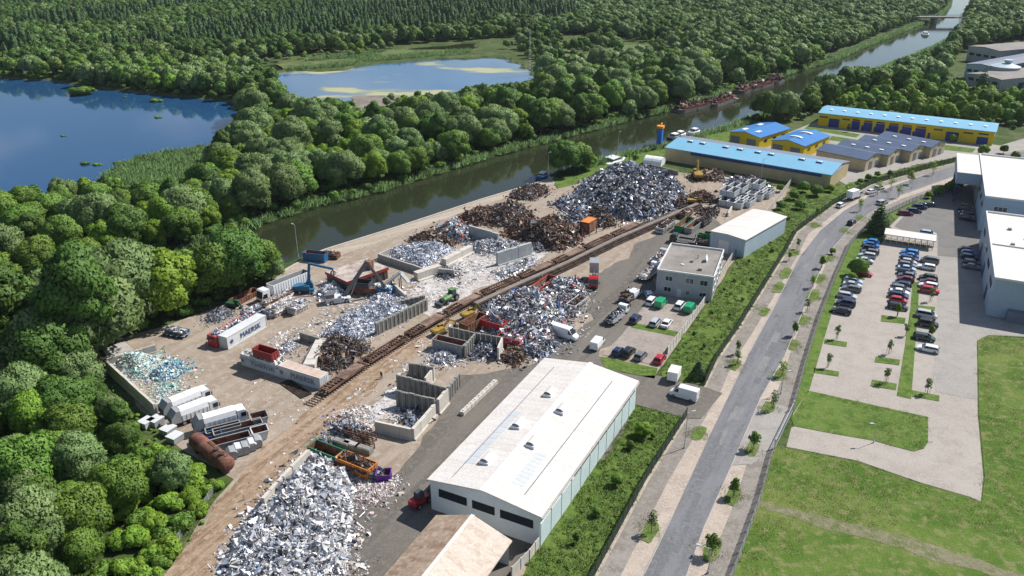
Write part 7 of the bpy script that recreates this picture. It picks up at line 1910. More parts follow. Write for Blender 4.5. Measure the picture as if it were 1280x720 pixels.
def broad_lobes(seed, R, Ht, n=14, flat=0.8):
    r = random.Random(seed); out = []
    z0 = Ht * 0.50; hz = Ht * 0.45
    out.append((0, 0, z0 + hz*0.15, R*0.62, 0.95))
    for i in range(n):
        a = i * 2.399 + r.uniform(-.4, .4)
        u = (i + .5) / n
        ph = math.acos(1 - 1.55*u)             # top to below the equator
        rr_ = R * r.uniform(.50, .72)
        x, y, z = math.sin(ph)*math.cos(a)*rr_, math.sin(ph)*math.sin(a)*rr_, z0 + math.cos(ph)*hz*0.68
        out.append((x, y, z, R*r.uniform(.24, .46), r.uniform(.8, 1.05)))
    return out
def trunk_mesh(seed, Ht, r0=0.28, spread=2.0):
    mb = MB(); r = random.Random(seed)
    mb.cyl((0, 0, -.3), (0.1, 0, Ht*.30), r0, r0*.72, 8)
    for k in range(5):
        a = k*1.3 + r.uniform(0, .5)
        e = (math.cos(a)*spread*r.uniform(.6, 1.1), math.sin(a)*spread*r.uniform(.6, 1.1), Ht*r.uniform(.5, .72))
        mb.cyl((0.1, 0, Ht*(.22+.02*k)), e, r0*.5, r0*.15, 6)
    mb.cyl((0.1, 0, Ht*.28), (0, 0, Ht*.75), r0*.65, r0*.15, 6)
    o = mb.build('trunk', m_bark); me = o.data
    bpy.data.objects.remove(o)
    return me
SPECIES = {}
def species(key, metas): SPECIES[key] = metas
spv = []
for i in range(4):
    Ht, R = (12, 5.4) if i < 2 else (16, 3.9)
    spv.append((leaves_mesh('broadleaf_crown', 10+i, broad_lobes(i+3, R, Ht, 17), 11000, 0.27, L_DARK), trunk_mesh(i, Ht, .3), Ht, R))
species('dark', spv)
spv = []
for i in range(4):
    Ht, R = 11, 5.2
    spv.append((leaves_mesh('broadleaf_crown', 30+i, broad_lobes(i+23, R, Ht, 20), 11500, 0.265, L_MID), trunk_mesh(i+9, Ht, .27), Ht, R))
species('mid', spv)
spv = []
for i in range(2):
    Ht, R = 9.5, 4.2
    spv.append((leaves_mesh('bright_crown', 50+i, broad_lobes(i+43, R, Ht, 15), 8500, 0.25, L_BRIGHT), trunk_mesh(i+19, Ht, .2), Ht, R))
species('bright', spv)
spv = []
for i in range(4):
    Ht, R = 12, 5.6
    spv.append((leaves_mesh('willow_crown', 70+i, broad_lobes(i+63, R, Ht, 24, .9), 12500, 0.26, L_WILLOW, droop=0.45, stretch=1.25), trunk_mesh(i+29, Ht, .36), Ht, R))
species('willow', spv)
def bush_lobes(seed, R, Ht):
    r = random.Random(seed)
    return [(0, 0, Ht*.35, R*.6, .8)] + [(math.cos(i*2.4)*R*.5*r.uniform(.7, 1.15), math.sin(i*2.4)*R*.5*r.uniform(.7, 1.15), Ht*r.uniform(.25, .6), R*r.uniform(.3, .48), .85) for i in range(8)]
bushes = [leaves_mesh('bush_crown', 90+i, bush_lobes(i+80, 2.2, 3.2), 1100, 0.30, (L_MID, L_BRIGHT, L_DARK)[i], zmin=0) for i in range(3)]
# low-count versions for the far wood
def low(seed, R, Ht, m, lob=15, n=1300, leaf=.72, droop=0):
    return leaves_mesh('wood_tree', seed, broad_lobes(seed, R, Ht, lob), n, leaf, m, droop=droop)
def pine_low(seed, Ht=17, R=3.0):
    lobes = [(0, 0, Ht*(.35+.1*k), R*(1.05-.14*k), 1.1) for k in range(6)]
    return leaves_mesh('pine_tree', seed, lobes, 800, 0.6, L_PINE, core=.8)
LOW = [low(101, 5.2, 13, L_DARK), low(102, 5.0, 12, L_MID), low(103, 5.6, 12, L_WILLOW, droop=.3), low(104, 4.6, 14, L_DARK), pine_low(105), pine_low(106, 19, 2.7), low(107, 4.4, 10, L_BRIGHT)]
src_col = bpy.data.collections.new('wood_sources')       # not linked: only instanced by the far wood
src_objs = []
for i, me in enumerate(LOW):
    o = bpy.data.objects.new('wood_source_%d' % i, me); src_col.objects.link(o); src_objs.append(o)
grass_src = []
def tuft_mesh(seed, n, hgt, wd, sprd, m):
    r = np.random.default_rng(seed)
    p = np.column_stack([r.normal(0, sprd, n), r.normal(0, sprd, n), np.zeros(n)])
    a = r.random(n) * 6.28; lean = r.normal(0, .35, (n, 2)) * hgt
    hh_ = hgt * (0.5 + .7*r.random(n))
    t = np.column_stack([np.cos(a), np.sin(a), np.zeros(n)]) * wd
    up = np.column_stack([lean[:, 0], lean[:, 1], hh_])
    v = np.stack([p - t, p + t, p + up + t*.4, p + up - t*.4], 1).reshape(-1, 3)
    nrm = np.tile(np.array([[0, 0, 1.0]]), (len(v), 1)) + np.repeat(np.column_stack([np.cos(a), np.sin(a), 0*a]), 4, 0)*.3
    nrm /= np.linalg.norm(nrm, axis=1)[:, None]
    return mesh_np('tuft', v, np.arange(4*n).reshape(-1, 4), None, [m], r.random(n), nrm)
L_GRASS = leaf_mat('leaf_grass', (0.10, 0.155, 0.03), (0.22, 0.25, 0.08), 0.02, .3)
L_REED = leaf_mat('leaf_reed', (0.088, 0.170, 0.044), (0.176, 0.300, 0.100), 0.01, .3)
L_COVER = leaf_mat('leaf_cover', (0.09, 0.165, 0.025), (0.18, 0.265, 0.06), 0.02)
def scatter(name, pts_, scl, which, meshes, kind='stuff', label=None, cat=None):
    """one object that instances the meshes on its points with geometry nodes"""
    me = bpy.data.meshes.new(name)
    me.vertices.add(len(pts_)); me.vertices.foreach_set('co', np.asarray(pts_, np.float32).ravel())
    for nm, arr, ty in (('scl', scl, 'FLOAT'), ('which', which, 'INT'), ('spin', np.random.default_rng(len(pts_)).random(len(pts_))*6.283, 'FLOAT')):
        at = me.attributes.new(nm, ty, 'POINT'); at.data.foreach_set('value', np.asarray(arr, np.float32 if ty == 'FLOAT' else np.int32))
    o = bpy.data.objects.new(name, me); COL.objects.link(o)
    c = bpy.data.collections.new(name + '_sources')
    for i, m_ in enumerate(meshes):
        so = bpy.data.objects.new('%s_src_%02d' % (name, i), m_); c.objects.link(so)
    ng = bpy.data.node_groups.new(name, 'GeometryNodeTree')
    ng.interface.new_socket('Geometry', in_out='INPUT', socket_type='NodeSocketGeometry')
    ng.interface.new_socket('Geometry', in_out='OUTPUT', socket_type='NodeSocketGeometry')
    N = ng.nodes; Lk = ng.links
    gi, go = N.new('NodeGroupInput'), N.new('NodeGroupOutput')
    ci = N.new('GeometryNodeCollectionInfo'); ci.inputs[0].default_value = c; ci.inputs[1].default_value = True; ci.inputs[2].default_value = True
    mp = N.new('GeometryNodeMeshToPoints')
    ip = N.new('GeometryNodeInstanceOnPoints'); ip.inputs['Pick Instance'].default_value = True
    def attr(nm, ty):
        a = N.new('GeometryNodeInputNamedAttribute'); a.data_type = ty; a.inputs[0].default_value = nm; return a.outputs[0]
    cx = N.new('ShaderNodeCombineXYZ'); Lk.new(attr('spin', 'FLOAT'), cx.inputs[2])
    Lk.new(gi.outputs[0], mp.inputs[0]); Lk.new(mp.outputs[0], ip.inputs['Points']); Lk.new(ci.outputs[0], ip.inputs['Instance'])
    Lk.new(attr('which', 'INT'), ip.inputs['Instance Index']); Lk.new(cx.outputs[0], ip.inputs['Rotation']); Lk.new(attr('scl', 'FLOAT'), ip.inputs['Scale'])
    Lk.new(ip.outputs[0], go.inputs[0])
    md = o.modifiers.new('scatter', 'NODES'); md.node_group = ng
    return tag(o, label, cat, None, kind)

# where trees may stand: zones drawn on the photograph, tested on the ground
RNG = np.random.default_rng(7)
def fill(poly, spacing, seed, raw=False, water_gap=2.5, jit=.2):
    wp = poly if raw else polyw(poly)
    A = np.array(wp); lo, hi = A.min(0), A.max(0)
    r = np.random.default_rng(seed)
    x = np.arange(lo[0], hi[0], spacing); y = np.arange(lo[1], hi[1], spacing*.87)
    gx, gy = np.meshgrid(x, y); gx = gx + (np.arange(len(y)) % 2)[:, None]*spacing/2
    p = np.stack([gx.ravel(), gy.ravel()], 1) + r.normal(0, spacing*jit, (gx.size, 2))
    p = p[inside(p, wp)]
    if water_gap is not None: p = p[shore(p) > water_gap]
    return p
CLEAR = {  # parts of the photograph that must stay free of taller growth standing in front of them
    'yard': [(205, 722), (275, 625), (297, 600), (250, 580), (186, 538), (122, 466), (124, 440), (152, 427), (225, 402), (275, 385), (322, 362), (350, 345), (368, 318), (410, 311), (690, 223), (740, 207), (860, 170), (1039, 195), (990, 235), (800, 480)],
    'canal': [(312, 292), (346, 275), (405, 259), (480, 242), (545, 221), (660, 188), (740, 168), (838, 140), (912, 118), (976, 99), (990, 96), (940, 116), (928, 133), (916, 150), (905, 160), (836, 184), (800, 190), (690, 223), (600, 250), (410, 311), (372, 320), (358, 296)],
    'canal_up': [(1040, 79), (1122, 45), (1174, 26), (1188, 5), (1208, 5), (1203, 25), (1183, 45), (1178, 56), (1160, 62), (1130, 72), (1105, 84)],
    'lake': [(0, 103), (60, 104), (110, 114), (190, 122), (285, 132), (297, 139), (284, 155), (258, 180), (175, 193), (134, 212), (122, 222), (60, 226), (0, 228), (-50, 228), (-50, 103)],
    'pond': [(345, 96), (356, 90), (430, 86), (544, 74), (615, 72), (635, 73), (655, 84), (670, 93), (660, 100), (640, 102), (590, 104), (575, 112), (545, 118), (500, 120), (480, 133), (440, 134), (438, 124), (400, 122), (366, 118)],
    'marsh': [(134, 214), (175, 197), (255, 184), (250, 200), (225, 218), (160, 228)],
    'sheds': [(832, 170), (860, 168), (905, 165), (915, 158), (948, 152), (1000, 160), (1024, 145), (1030, 134), (1258, 154), (1256, 178), (1240, 182), (1230, 200), (1110, 228), (1040, 234)],
    'works': [(1182, 88), (1212, 52), (1280, 40), (1280, 108), (1215, 106)],
}
CLEARA = {k: np.array(v, float) for k, v in CLEAR.items()}
def too_tall(x, y, Ht, R):
    q = []
    for z in (Ht*.97, Ht*.75, Ht*.5):
        for dx in (-R*.8, 0, R*.8):
            q.append(P(x+dx*(1 if z < Ht*.9 else .4), y, z))
    q = np.array(q)
    return any(inside(q, v).any() for v in CLEARA.values())

NEARWOOD = [(-260, 480), (-40, 462), (0, 451), (200, 384), (312, 345), (345, 343), (338, 352), (270, 382), (226, 397), (150, 422), (120, 455), (160, 520), (185, 570), (205, 610), (160, 650), (110, 720), (80, 800), (-200, 900), (-500, 700)]
LAKEWOOD = [(-400, 330), (-100, 268), (0, 266), (124, 232), (200, 240), (262, 202), (262, 184), (290, 155), (304, 138), (330, 126), (365, 126), (400, 131), (444, 136), (500, 139), (530, 122), (590, 117), (646, 109), (680, 104), (740, 96), (830, 88), (960, 84), (1062, 70), (1174, 18), (1190, 2), (1188, 9), (1172, 24), (1122, 45), (1040, 79), (976, 99), (912, 118), (837, 141), (800, 150), (736, 167), (662, 186), (615, 199), (544, 221), (477, 242), (400, 260), (309, 291), (0, 394), (-200, 458), (-420, 520)]
SPIT = [(-500, 96), (-500, 90), (0, 92), (100, 90), (200, 84), (260, 88), (310, 95), (345, 108), (358, 118), (340, 128), (304, 134), (290, 127), (190, 117), (110, 109), (62, 100), (0, 96)]
EASTBANK = [(905, 165), (924, 140), (962, 146), (1022, 122), (1082, 98), (1142, 72), (1186, 54), (1207, 31), (1214, 10), (1300, 10), (1420, 40), (1420, 90), (1290, 108), (1300, 146), (1268, 162), (1250, 160), (1140, 148), (1034, 139), (1012, 142), (1000, 152), (958, 150), (935, 152), (915, 160)]
FARWOOD = [(-900, 86), (0, 90), (120, 84), (200, 80), (336, 73), (430, 63), (500, 56), (600, 50), (668, 44), (740, 44), (860, 52), (960, 70), (1040, 66), (1174, 16), (1188, -2), (1188, -28), (-900, -28)]
EASTFAR = [(1216, 8), (1420, 20), (1420, -28), (1218, -28)]
FARW_W = polyw(FARWOOD)
cand = []       # x, y, species, scale, zone
def add_zone(poly, spacing, seed, mix, zone, smin=.75, smax=1.2, raw=False):
    p = fill(poly, spacing, seed, raw)
    r = random.Random(seed)
    ks, ws = zip(*mix.items())
    nz = vnoise(p[:, 0], p[:, 1], 0.028, seed)
    for (x, y), q in zip(p, nz):
        # species drift in patches
        ww = [w_ * (1 + (1.6 * q if i % 2 else -1.6 * q)) for i, w_ in enumerate(ws)]
        ww = [max(.02, v_) for v_ in ww]
        k = r.choices(ks, ww)[0]
        s = r.uniform(smin, smax)
        cand.append([x, y, k, s, zone])
add_zone(NEARWOOD, 7.0, 11, {'mid': .40, 'dark': .25, 'bright': .10, 'willow': .25}, 'near wood', .75, 1.5)
add_zone(LAKEWOOD, 8.8, 12, {'mid': .33, 'willow': .34, 'dark': .20, 'bright': .13}, 'canal wood', .65, 1.4)
add_zone(SPIT, 8.4, 13, {'mid': .4, 'willow': .3, 'dark': .25, 'bright': .05}, 'lake spit', .7, 1.1)
add_zone(EASTBANK, 8.8, 14, {'dark': .35, 'willow': .25, 'mid': .3, 'bright': .10}, 'east bank', .8, 1.25)
YG = polyw([(1060, 122), (1150, 118), (1300, 108), (1400, 110), (1400, 165), (1262, 165), (1150, 152), (1040, 142)])
keepers, bushpts = [], []
for c_ in cand:
    x, y, k, s, zone = c_
    if inside(np.array([[x, y]]), YG)[0]: k = c_[2] = random.Random(int(x*9)).choice(['bright', 'bright', 'mid']); s = c_[3] = s * .7
    if zone == 'near wood': s = c_[3] = s * (.7 if P(x, y, 0)[1] > 500 else (1.0 if P(x, y, 0)[1] > 470 else 1.3))
    Ht, R = SPECIES[k][0][2], SPECIES[k][0][3]
    for tr in (1.0, .78, .6, .45):
        if not too_tall(x, y, Ht*s*tr, R*s*tr):
            if s*tr > .42: keepers.append([x, y, k, s*tr, zone])
            else: bushpts.append((x, y, zone))
            break
def vis(x, y, m=60):
    px, py = P(x, y, 4)
    return -m < px < 1280 + m and -m < py < 720 + m*1.5
def cdist(t): return math.hypot(t[0], t[1]) / t[3]
vk = sorted([t for t in keepers if vis(t[0], t[1])], key=cdist)
N_IND = 300
ind, rest = vk[:N_IND], vk[N_IND:] + [t for t in keepers if not vis(t[0], t[1])]
TONE = {'dark': 'dark green broadleaf tree', 'mid': 'mid green broadleaf tree', 'bright': 'fresh light green tree', 'willow': 'grey-green willow'}
ZONE = {'near wood': 'the wood between yard and canal', 'canal wood': 'the wood between lake and canal', 'lake spit': 'the spit by the lake', 'east bank': 'the wood behind the blue-roofed halls'}
NAMES = {'dark': 'broadleaf_tree', 'mid': 'broadleaf_tree', 'bright': 'young_broadleaf_tree', 'willow': 'willow_tree'}
zi = {}
for t in sorted(ind, key=lambda t: P(t[0], t[1], 0)[0]):
    i_ = zi.get((t[2], t[4]), 0); zi[(t[2], t[4])] = i_ + 1
    t.append(i_)
for t in ind:
    x, y, k, s, zone, i_ = t
    me_c, me_t, Ht, R = SPECIES[k][int(abs(x*7.3 + y*3.1)) % len(SPECIES[k])]
    e = thing(NAMES[k], '%s in %s, %s such from the left' % (TONE[k], ZONE[zone], ordw(i_)), 'tree', (x, y, -0.05), (x*1.7+y) % 6.28, 'trees of ' + ZONE[zone])
    sz = s * (0.9 + ((x*3.7) % 1)*.25); e.scale = (s, s, sz)
    for nm, me in (('crown', me_c), ('trunk', me_t)):
        o = bpy.data.objects.new(nm, me); COL.objects.link(o); o.parent = e
# the rest of the wood
lowkey = {'dark': [0, 3], 'mid': [1], 'bright': [6], 'willow': [2]}
fp, fs, fw = [], [], []
rr_ = random.Random(5)
for t in rest:
    if t[1] > 1500: continue
    fp.append((t[0], t[1], -.1)); fs.append(t[3]); fw.append(rr_.choice(lowkey[t[2]]))
for poly, sd, mixw in ((FARWOOD, 21, None), (EASTFAR, 22, None)):
    p = fill(poly, 6.3, sd)
    nz = vnoise(p[:, 0], p[:, 1], 0.008, 3.3)
    edge = dist(p, FARW_W)
    for (x, y), q, ed in zip(p, nz, edge):
        px, py = P(x, y, 8)
        if not (-260 < px < 1540): continue
        east = px > 700 + 60*q
        if q > -.05 and not east and ed > 40: wv = rr_.choice([4, 5, 4, 5, 0])
        elif east: wv = rr_.choice([0, 1, 2, 2, 3, 1])
        else: wv = rr_.choice([0, 3, 1, 0, 2])
        s = rr_.uniform(.5, 1.0)
        if too_tall(x, y, 12*s, 4*s): s *= .55
        fp.append((x, y, -.1)); fs.append(s); fw.append(wv)
mz = fill([(600, 62), (668, 46), (740, 45), (860, 52), (960, 70), (1030, 68), (960, 86), (830, 90), (720, 98), (676, 96), (672, 84), (640, 68)], 9.5, 23)
nz = vnoise(mz[:, 0], mz[:, 1], 0.03, 7.7)
for (x, y), q in zip(mz, nz):
    if q > .12 and rr_.random() < .8: continue
    px = P(x, y, 0)[0]; s = rr_.uniform(.3, .8) if px < 840 else rr_.uniform(.5, 1.1)
    if too_tall(x, y, 12*s, 4*s): continue
    fp.append((x, y, -.1)); fs.append(s); fw.append(rr_.choice([2, 2, 1, 6, 0, 3]))
for poly_, sp__, sm in (([(198, 82), (336, 74), (430, 64), (500, 58), (500, 64), (430, 72), (340, 84), (250, 92)], 9, .5), ([(400, 131), (444, 137), (500, 140), (560, 126), (540, 121), (500, 121), (470, 138), (440, 134)], 7, .35), ([(345, 80), (590, 62), (580, 66), (350, 84)], 16, .3)):
    for x, y in fill(poly_, sp__, 24, water_gap=1):
        if rr_.random() < .6: fp.append((x, y, -.1)); fs.append(sm*rr_.uniform(.5, 1.4)); fw.append(rr_.choice([2, 1, 6]))
scatter('far_wood', np.array(fp), fs, fw, LOW, label='dense far wood of broadleaf trees and pines beyond the lake and along the canal', cat='forest')

# undergrowth below the trees, reeds on the banks, grass and ground cover
up, us, uw = [], [], []
for poly, sp_, sd in ((NEARWOOD, 3.6, 31), (LAKEWOOD, 5.0, 32), (SPIT, 5.5, 33), (EASTBANK, 5.5, 34)):
    p = fill(poly, sp_, sd, water_gap=1.2)
    for x, y in p:
        s = rr_.uniform(.5, 1.25)
        if too_tall(x, y, 3.2*s, 1.8*s): s *= .45
        if not too_tall(x, y, 2.6*s, 1.5*s) and vis(x, y, 200): up.append((x, y, -.1)); us.append(s); uw.append(rr_.choice([0, 0, 1, 2, 2]))
for x, y in fill([(125, 460), (190, 535), (225, 570), (284, 606), (262, 642), (215, 712), (160, 790), (80, 790), (160, 650), (200, 610), (180, 565), (155, 520)], 2.3, 35, water_gap=None, jit=.5):
    if rr_.random() < .75: up.append((x, y, -.05)); us.append(rr_.uniform(.3, 1.0) * (1.0 if not too_tall(x, y, 3.2, 1.8) else .4)); uw.append(rr_.choice([0, 1, 1]))
scatter('undergrowth', np.array(up), us, uw, bushes, label='leafy undergrowth filling the floor of the woods', cat='undergrowth')
reed = [tuft_mesh(200+i, 60, 1.9, .10, .7, L_REED) for i in range(3)]
rp = []
def along(line, d0, d1, step, seed, closed=False):
    r = random.Random(seed); out = []
    for i in range(len(line)-1):
        a, b = np.array(line[i]), np.array(line[i+1]); L = np.linalg.norm(b-a)
        if L < .1: continue
        t = (b-a)/L; n_ = np.array([-t[1], t[0]])
        for k in range(int(L/step)):
            out.append(tuple(a + t*(k + r.random())*step + n_*r.uniform(d0, d1)))
    return out
rp += along(polyw(CAN_FAR, WZ)[1:], -.5, 5.0, .42, 1)
rp += along(polyw(CAN_NEAR, WZ)[7:], -3.0, 0.3, .6, 2)
rp += along(polyw(CAN_NEAR, WZ)[:4], -3.0, 0.3, .8, 2)
rp += [tuple(q) for q in fill([(122, 229), (134, 217), (175, 197), (256, 184), (262, 200), (250, 218), (200, 240)], 1.5, 41, water_gap=.2)]
rp += [tuple(q) for q in fill([(345, 82), (430, 68), (470, 64), (590, 62), (580, 68), (540, 71), (454, 78), (430, 84), (356, 88)], 2.6, 42, water_gap=.2)]
rp = [q for q in rp if abs(q[0]) < 900 and vis(q[0], q[1], 100)]
scatter('reeds', np.array([(x, y, -.4) for x, y in rp]), [rr_.uniform(.6, 1.2) for _ in rp], [rr_.randrange(3) for _ in rp], reed, label='tall green reeds fringing the canal banks and lake marsh', cat='reeds')

ctuft = [tuft_mesh(260+i, 60, .32, .05, .5, L_COVER) for i in range(3)]
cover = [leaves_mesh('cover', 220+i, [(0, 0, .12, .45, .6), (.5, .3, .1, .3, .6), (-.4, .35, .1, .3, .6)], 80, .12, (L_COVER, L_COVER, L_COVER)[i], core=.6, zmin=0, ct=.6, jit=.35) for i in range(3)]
cp_ = []
for poly, sp_, sd in ((STRIP_N, 1.15, 51), (STRIP_S, 1.0, 52), (STRIP_F, 1.6, 53)):
    cq = fill(poly, sp_*.82, sd, water_gap=None, jit=.5)
    cn_ = vnoise(cq[:, 0], cq[:, 1], .25, 2.2)
    cp_ += [tuple(q) for q, n_ in zip(cq, cn_) if n_ > -.35 and vis(q[0], q[1], 60)]
scatter('ground_cover', np.array([(x, y, 0.04) for x, y in cp_]), [rr_.uniform(.35, .8) if 0 else rr_.uniform(.4, .9) for _ in cp_], [rr_.choice([0, 1, 3, 4, 5, 3, 4, 5, 3, 4, 5, 3, 4, 5]) for _ in cp_], cover + ctuft, label='low green ground cover planted along the fenced strips', cat='ground cover')
grs = [tuft_mesh(240+i, 40, .20, .04, .55, L_GRASS) for i in range(3)]
gp_ = []
for poly, sp_, sd in ((FIELD, 1.35, 61), ([(1010, 488.6), (1160, 521.7), (1160, 553), (1142, 564.5), (1092, 551), (993, 533), (990, 520)], 1.1, 62), ([(205, 655), (270, 612), (285, 605), (270, 628), (206, 722), (150, 800), (120, 790)], .9, 63)):
    q = fill(poly, sp_, sd, water_gap=None)
    nz = vnoise(q[:, 0], q[:, 1], .09, 4.4)
    gp_ += [tuple(v_) for v_, z in zip(q, nz) if z > -.22 and vis(v_[0], v_[1], 60)]
for px_, py_ in PITS:
    c_ = G(px_, py_)
    for q in range(26): gp_.append((c_.x + rr_.gauss(0, 1.2), c_.y + rr_.gauss(0, 1.3)))
trk = np.array(polyw([(950, 632), (1010, 646), (1100, 671), (1200, 699), (1300, 734)]))
dd = dist(np.array(gp_), [tuple(q) for q in trk], closed=False)
gp_ = [q for q, d_ in zip(gp_, dd) if d_ > 1.4]
scatter('grass', np.array([(x, y, 0.05) for x, y in gp_]), [rr_.uniform(.4, 1.1) for _ in gp_], [rr_.randrange(3) for _ in gp_], grs, label='rough meadow grass in tufts on the open field', cat='grass')

# single shrubs and trees outside the woods
def place_tree(k, px, py, s, name, label, group=None, cat='tree', var=0, sz=1.0):
    me_c, me_t, Ht, R = SPECIES[k][var % len(SPECIES[k])]
    v = G(px, py)
    e = thing(name, label, cat, (v.x, v.y, 0), (px*1.3) % 6.28, group); e.scale = (s, s, s*sz)
    for nm, me in (('crown', me_c), ('trunk', me_t)):
        o = bpy.data.objects.new(nm, me); COL.objects.link(o); o.parent = e
    return e
place_tree('dark', 702, 219, 1.12, 'broadleaf_tree', 'dark tree clump standing alone on the near canal bank, taller left half')
place_tree('mid', 722, 214, 1.0, 'broadleaf_tree', 'green tree beside the dark one on the near canal bank, right half of the clump', var=1)
place_tree('bright', 736, 212, .7, 'young_broadleaf_tree', 'small light green tree at the right foot of the clump on the near canal bank')
place_tree('bright', 794, 202, .32, 'shrub', 'yellow-green shrub on the canal grass by the big scrap mountain', cat='shrub')
place_tree('bright', 803, 545, .40, 'shrub', 'large round green shrub at the corner of the white hall', cat='shrub', sz=.8)
place_tree('willow', 312, 360, .01, 'shrub', 'x', cat='shrub') if False else None
place_tree('willow', 340, 352, .62, 'willow_tree', 'pale willow at the corner where the wood meets yard and canal', var=2)
place_tree('willow', 218, 610, .58, 'willow_tree', 'round light green tree beside the rusty tank', var=1)
place_tree('willow', 60, 712, .62, 'willow_tree', 'pale willow at the bottom edge of the near wood', var=3)
place_tree('willow', 15, 752, .68, 'willow_tree', 'pale willow in the bottom corner of the near wood', var=1)
for k, (px, py, s, kk) in enumerate(((862, 196, .42, 'bright'), (880, 204, .40, 'bright'), (955, 236, .35, 'mid'), (975, 240, .42, 'bright'), (1003, 240, .5, 'mid'), (1020, 245, .5, 'mid'), (1038, 240, .42, 'bright'), (992, 250, .42, 'mid'), (1000, 262, .40, 'mid'), (975, 262, .35, 'dark'), (966, 280, .32, 'mid'), (950, 300, .30, 'dark'), (985, 275, .3, 'mid'), (965, 315, .24, 'dark'), (936, 330, .25, 'dark'), (905, 365, .22, 'dark'), (918, 352, .2, 'mid'), (890, 392, .2, 'mid'), (868, 418, .2, 'mid'), (880, 436, .24, 'dark'), (940, 350, .2, 'mid'), (928, 376, .2, 'dark'), (912, 395, .18, 'mid'))):
    place_tree(kk, px, py, s*(.85 if py < 265 else .48), 'shrub', '%s shrub, %s back from the yard entrance in the planted strip' % ({'bright': 'light green', 'mid': 'mid green', 'dark': 'dark green'}[kk], ordw(22-k)), 'shrubs of the planted strip', 'shrub', k, .85)
for k, (px, py, s, kk) in enumerate(((787, 562, .16, 'mid'), (770, 607, .19, 'mid'), (745, 645, .14, 'mid'), (720, 680, .14, 'dark'), (816, 548, .12, 'bright'))):
    place_tree(kk, px, py, s, 'shrub', '%s shrub in the grass strip beside the white hall' % ['mid-height', 'bushy', 'smaller rounded', 'dark low', 'light low'][k], 'shrubs beside the white hall', 'shrub', k, 1.1)
for k, (px, py, s, kk) in enumerate(((1071, 345, .50, 'mid'), (1078, 338, .30, 'mid'), (1064, 352, .3, 'bright'), (1040, 318, .22, 'bright'), (1172, 244, .42, 'bright'), (1186, 240, .36, 'mid'), (1160, 248, .3, 'bright'), (1195, 236, .4, 'mid'), (1228, 195, .55, 'bright'), (1254, 192, .32, 'dark'), (1268, 200, .35, 'mid'), (1190, 178, .4, 'bright'), (1110, 178, .22, 'mid'), (1140, 184, .2, 'mid'), (1060, 165, .22, 'dark'), (1096, 222, .28, 'bright'), (1112, 220, .22, 'mid'), (1085, 226, .25, 'mid'), (1075, 230, .25, 'bright'))):
    lb = ['round tree on the verge beside the car park fence, half over a red car', 'smaller tree just behind the round verge tree', 'light shrub at the foot of the round verge tree', 'round light bush between road and footpath', 'bright shrub before the glazed warehouse entrance, second of four', 'dense green shrub before the glazed warehouse entrance, third of four', 'bright low shrub before the glazed warehouse entrance, first of four', 'tall green shrub nearest the glazed warehouse entrance', 'round bright tree at the end of the yellow garages', 'dark bush behind the road bend by the warehouse', 'green bush at the photo edge above the warehouse roof', 'small bright tree in front of the yellow garage doors', 'small shrub on the lawn before the yellow garages', 'tiny shrub between slate roofs and yellow garages', 'dark shrub between workshop and yellow garages', 'bright shrub at the gable of the first slate-roofed garage', 'green shrub at the gable of the second slate-roofed garage', 'green shrub by the end wall of the blue-roofed hall', 'light shrub at the corner of the blue-roofed hall'][k]
    place_tree(kk, px, py, s, 'shrub' if s < .5 else 'broadleaf_tree', lb, 'planting round the car park and garages', 'shrub' if s < .5 else 'tree', k, .95)
# islets of scrub in the lake
for k, (px, py, s) in enumerate(((101, 118, .38), (196, 127, .16), (106, 205, .10), (122, 206, .09), (147, 204, .1), (198, 147, .09), (156, 122, .07), (80, 170, .07))):
    v = G(px, py, WZ)
    o = bpy.data.objects.new('islet_scrub', bushes[k % 2]); COL.objects.link(o)
    o.location = (v.x, v.y, WZ - .3); q = s * 7; o.scale = (q*1.5, q, q*.6)
    tag(o, ['largest round green scrub islet near the far lake shore', 'small scrub islet off the wooded lake spit', 'first brown tussock in the lake by the marsh', 'second brown tussock in the lake by the marsh', 'third brown tussock in the lake by the marsh', 'tiny dark tussock off the lake spit', 'tiny tussock close to the far lake shore', 'lone tussock in the open lake'][k], 'scrub')

# conifer by the shelter, street trees
def conifer(name, label, px, py, Ht, R, seed=1, m=None):
    v = G(px, py); t = thing(name, label, 'tree', (v.x, v.y, 0))
    lobes = []
    r = random.Random(seed)
    for k in range(9):
        rr = R*(1 - k/9.5)
        for j in range(6 if k < 6 else 3):
            a = j*1.05*(2 if k >= 6 else 1) + k*.5
            lobes.append((math.cos(a)*rr*.6, math.sin(a)*rr*.6, Ht*(.12 + .095*k), rr*.46+.12, .55))
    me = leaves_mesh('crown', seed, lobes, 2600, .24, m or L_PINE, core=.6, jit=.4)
    o = bpy.data.objects.new('crown', me); COL.objects.link(o); o.parent = t
    mb = MB(); mb.cyl((0, 0, 0), (0, 0, Ht*.9), .22, .05, 8); mb.build('trunk', m_bark, t)
conifer('spruce_tree', 'tall dark spruce beside the white-roofed shelter', 1096, 292, 11.0, 3.6, 3)
conifer('spruce_tree', 'dark conifer among the shrubs near the yard entrance fence', 872, 473, 4.4, 1.5, 4)
conifer('spruce_tree', 'tall narrow conifer before the factory halls', 1226, 116, 16, 4.0, 5)
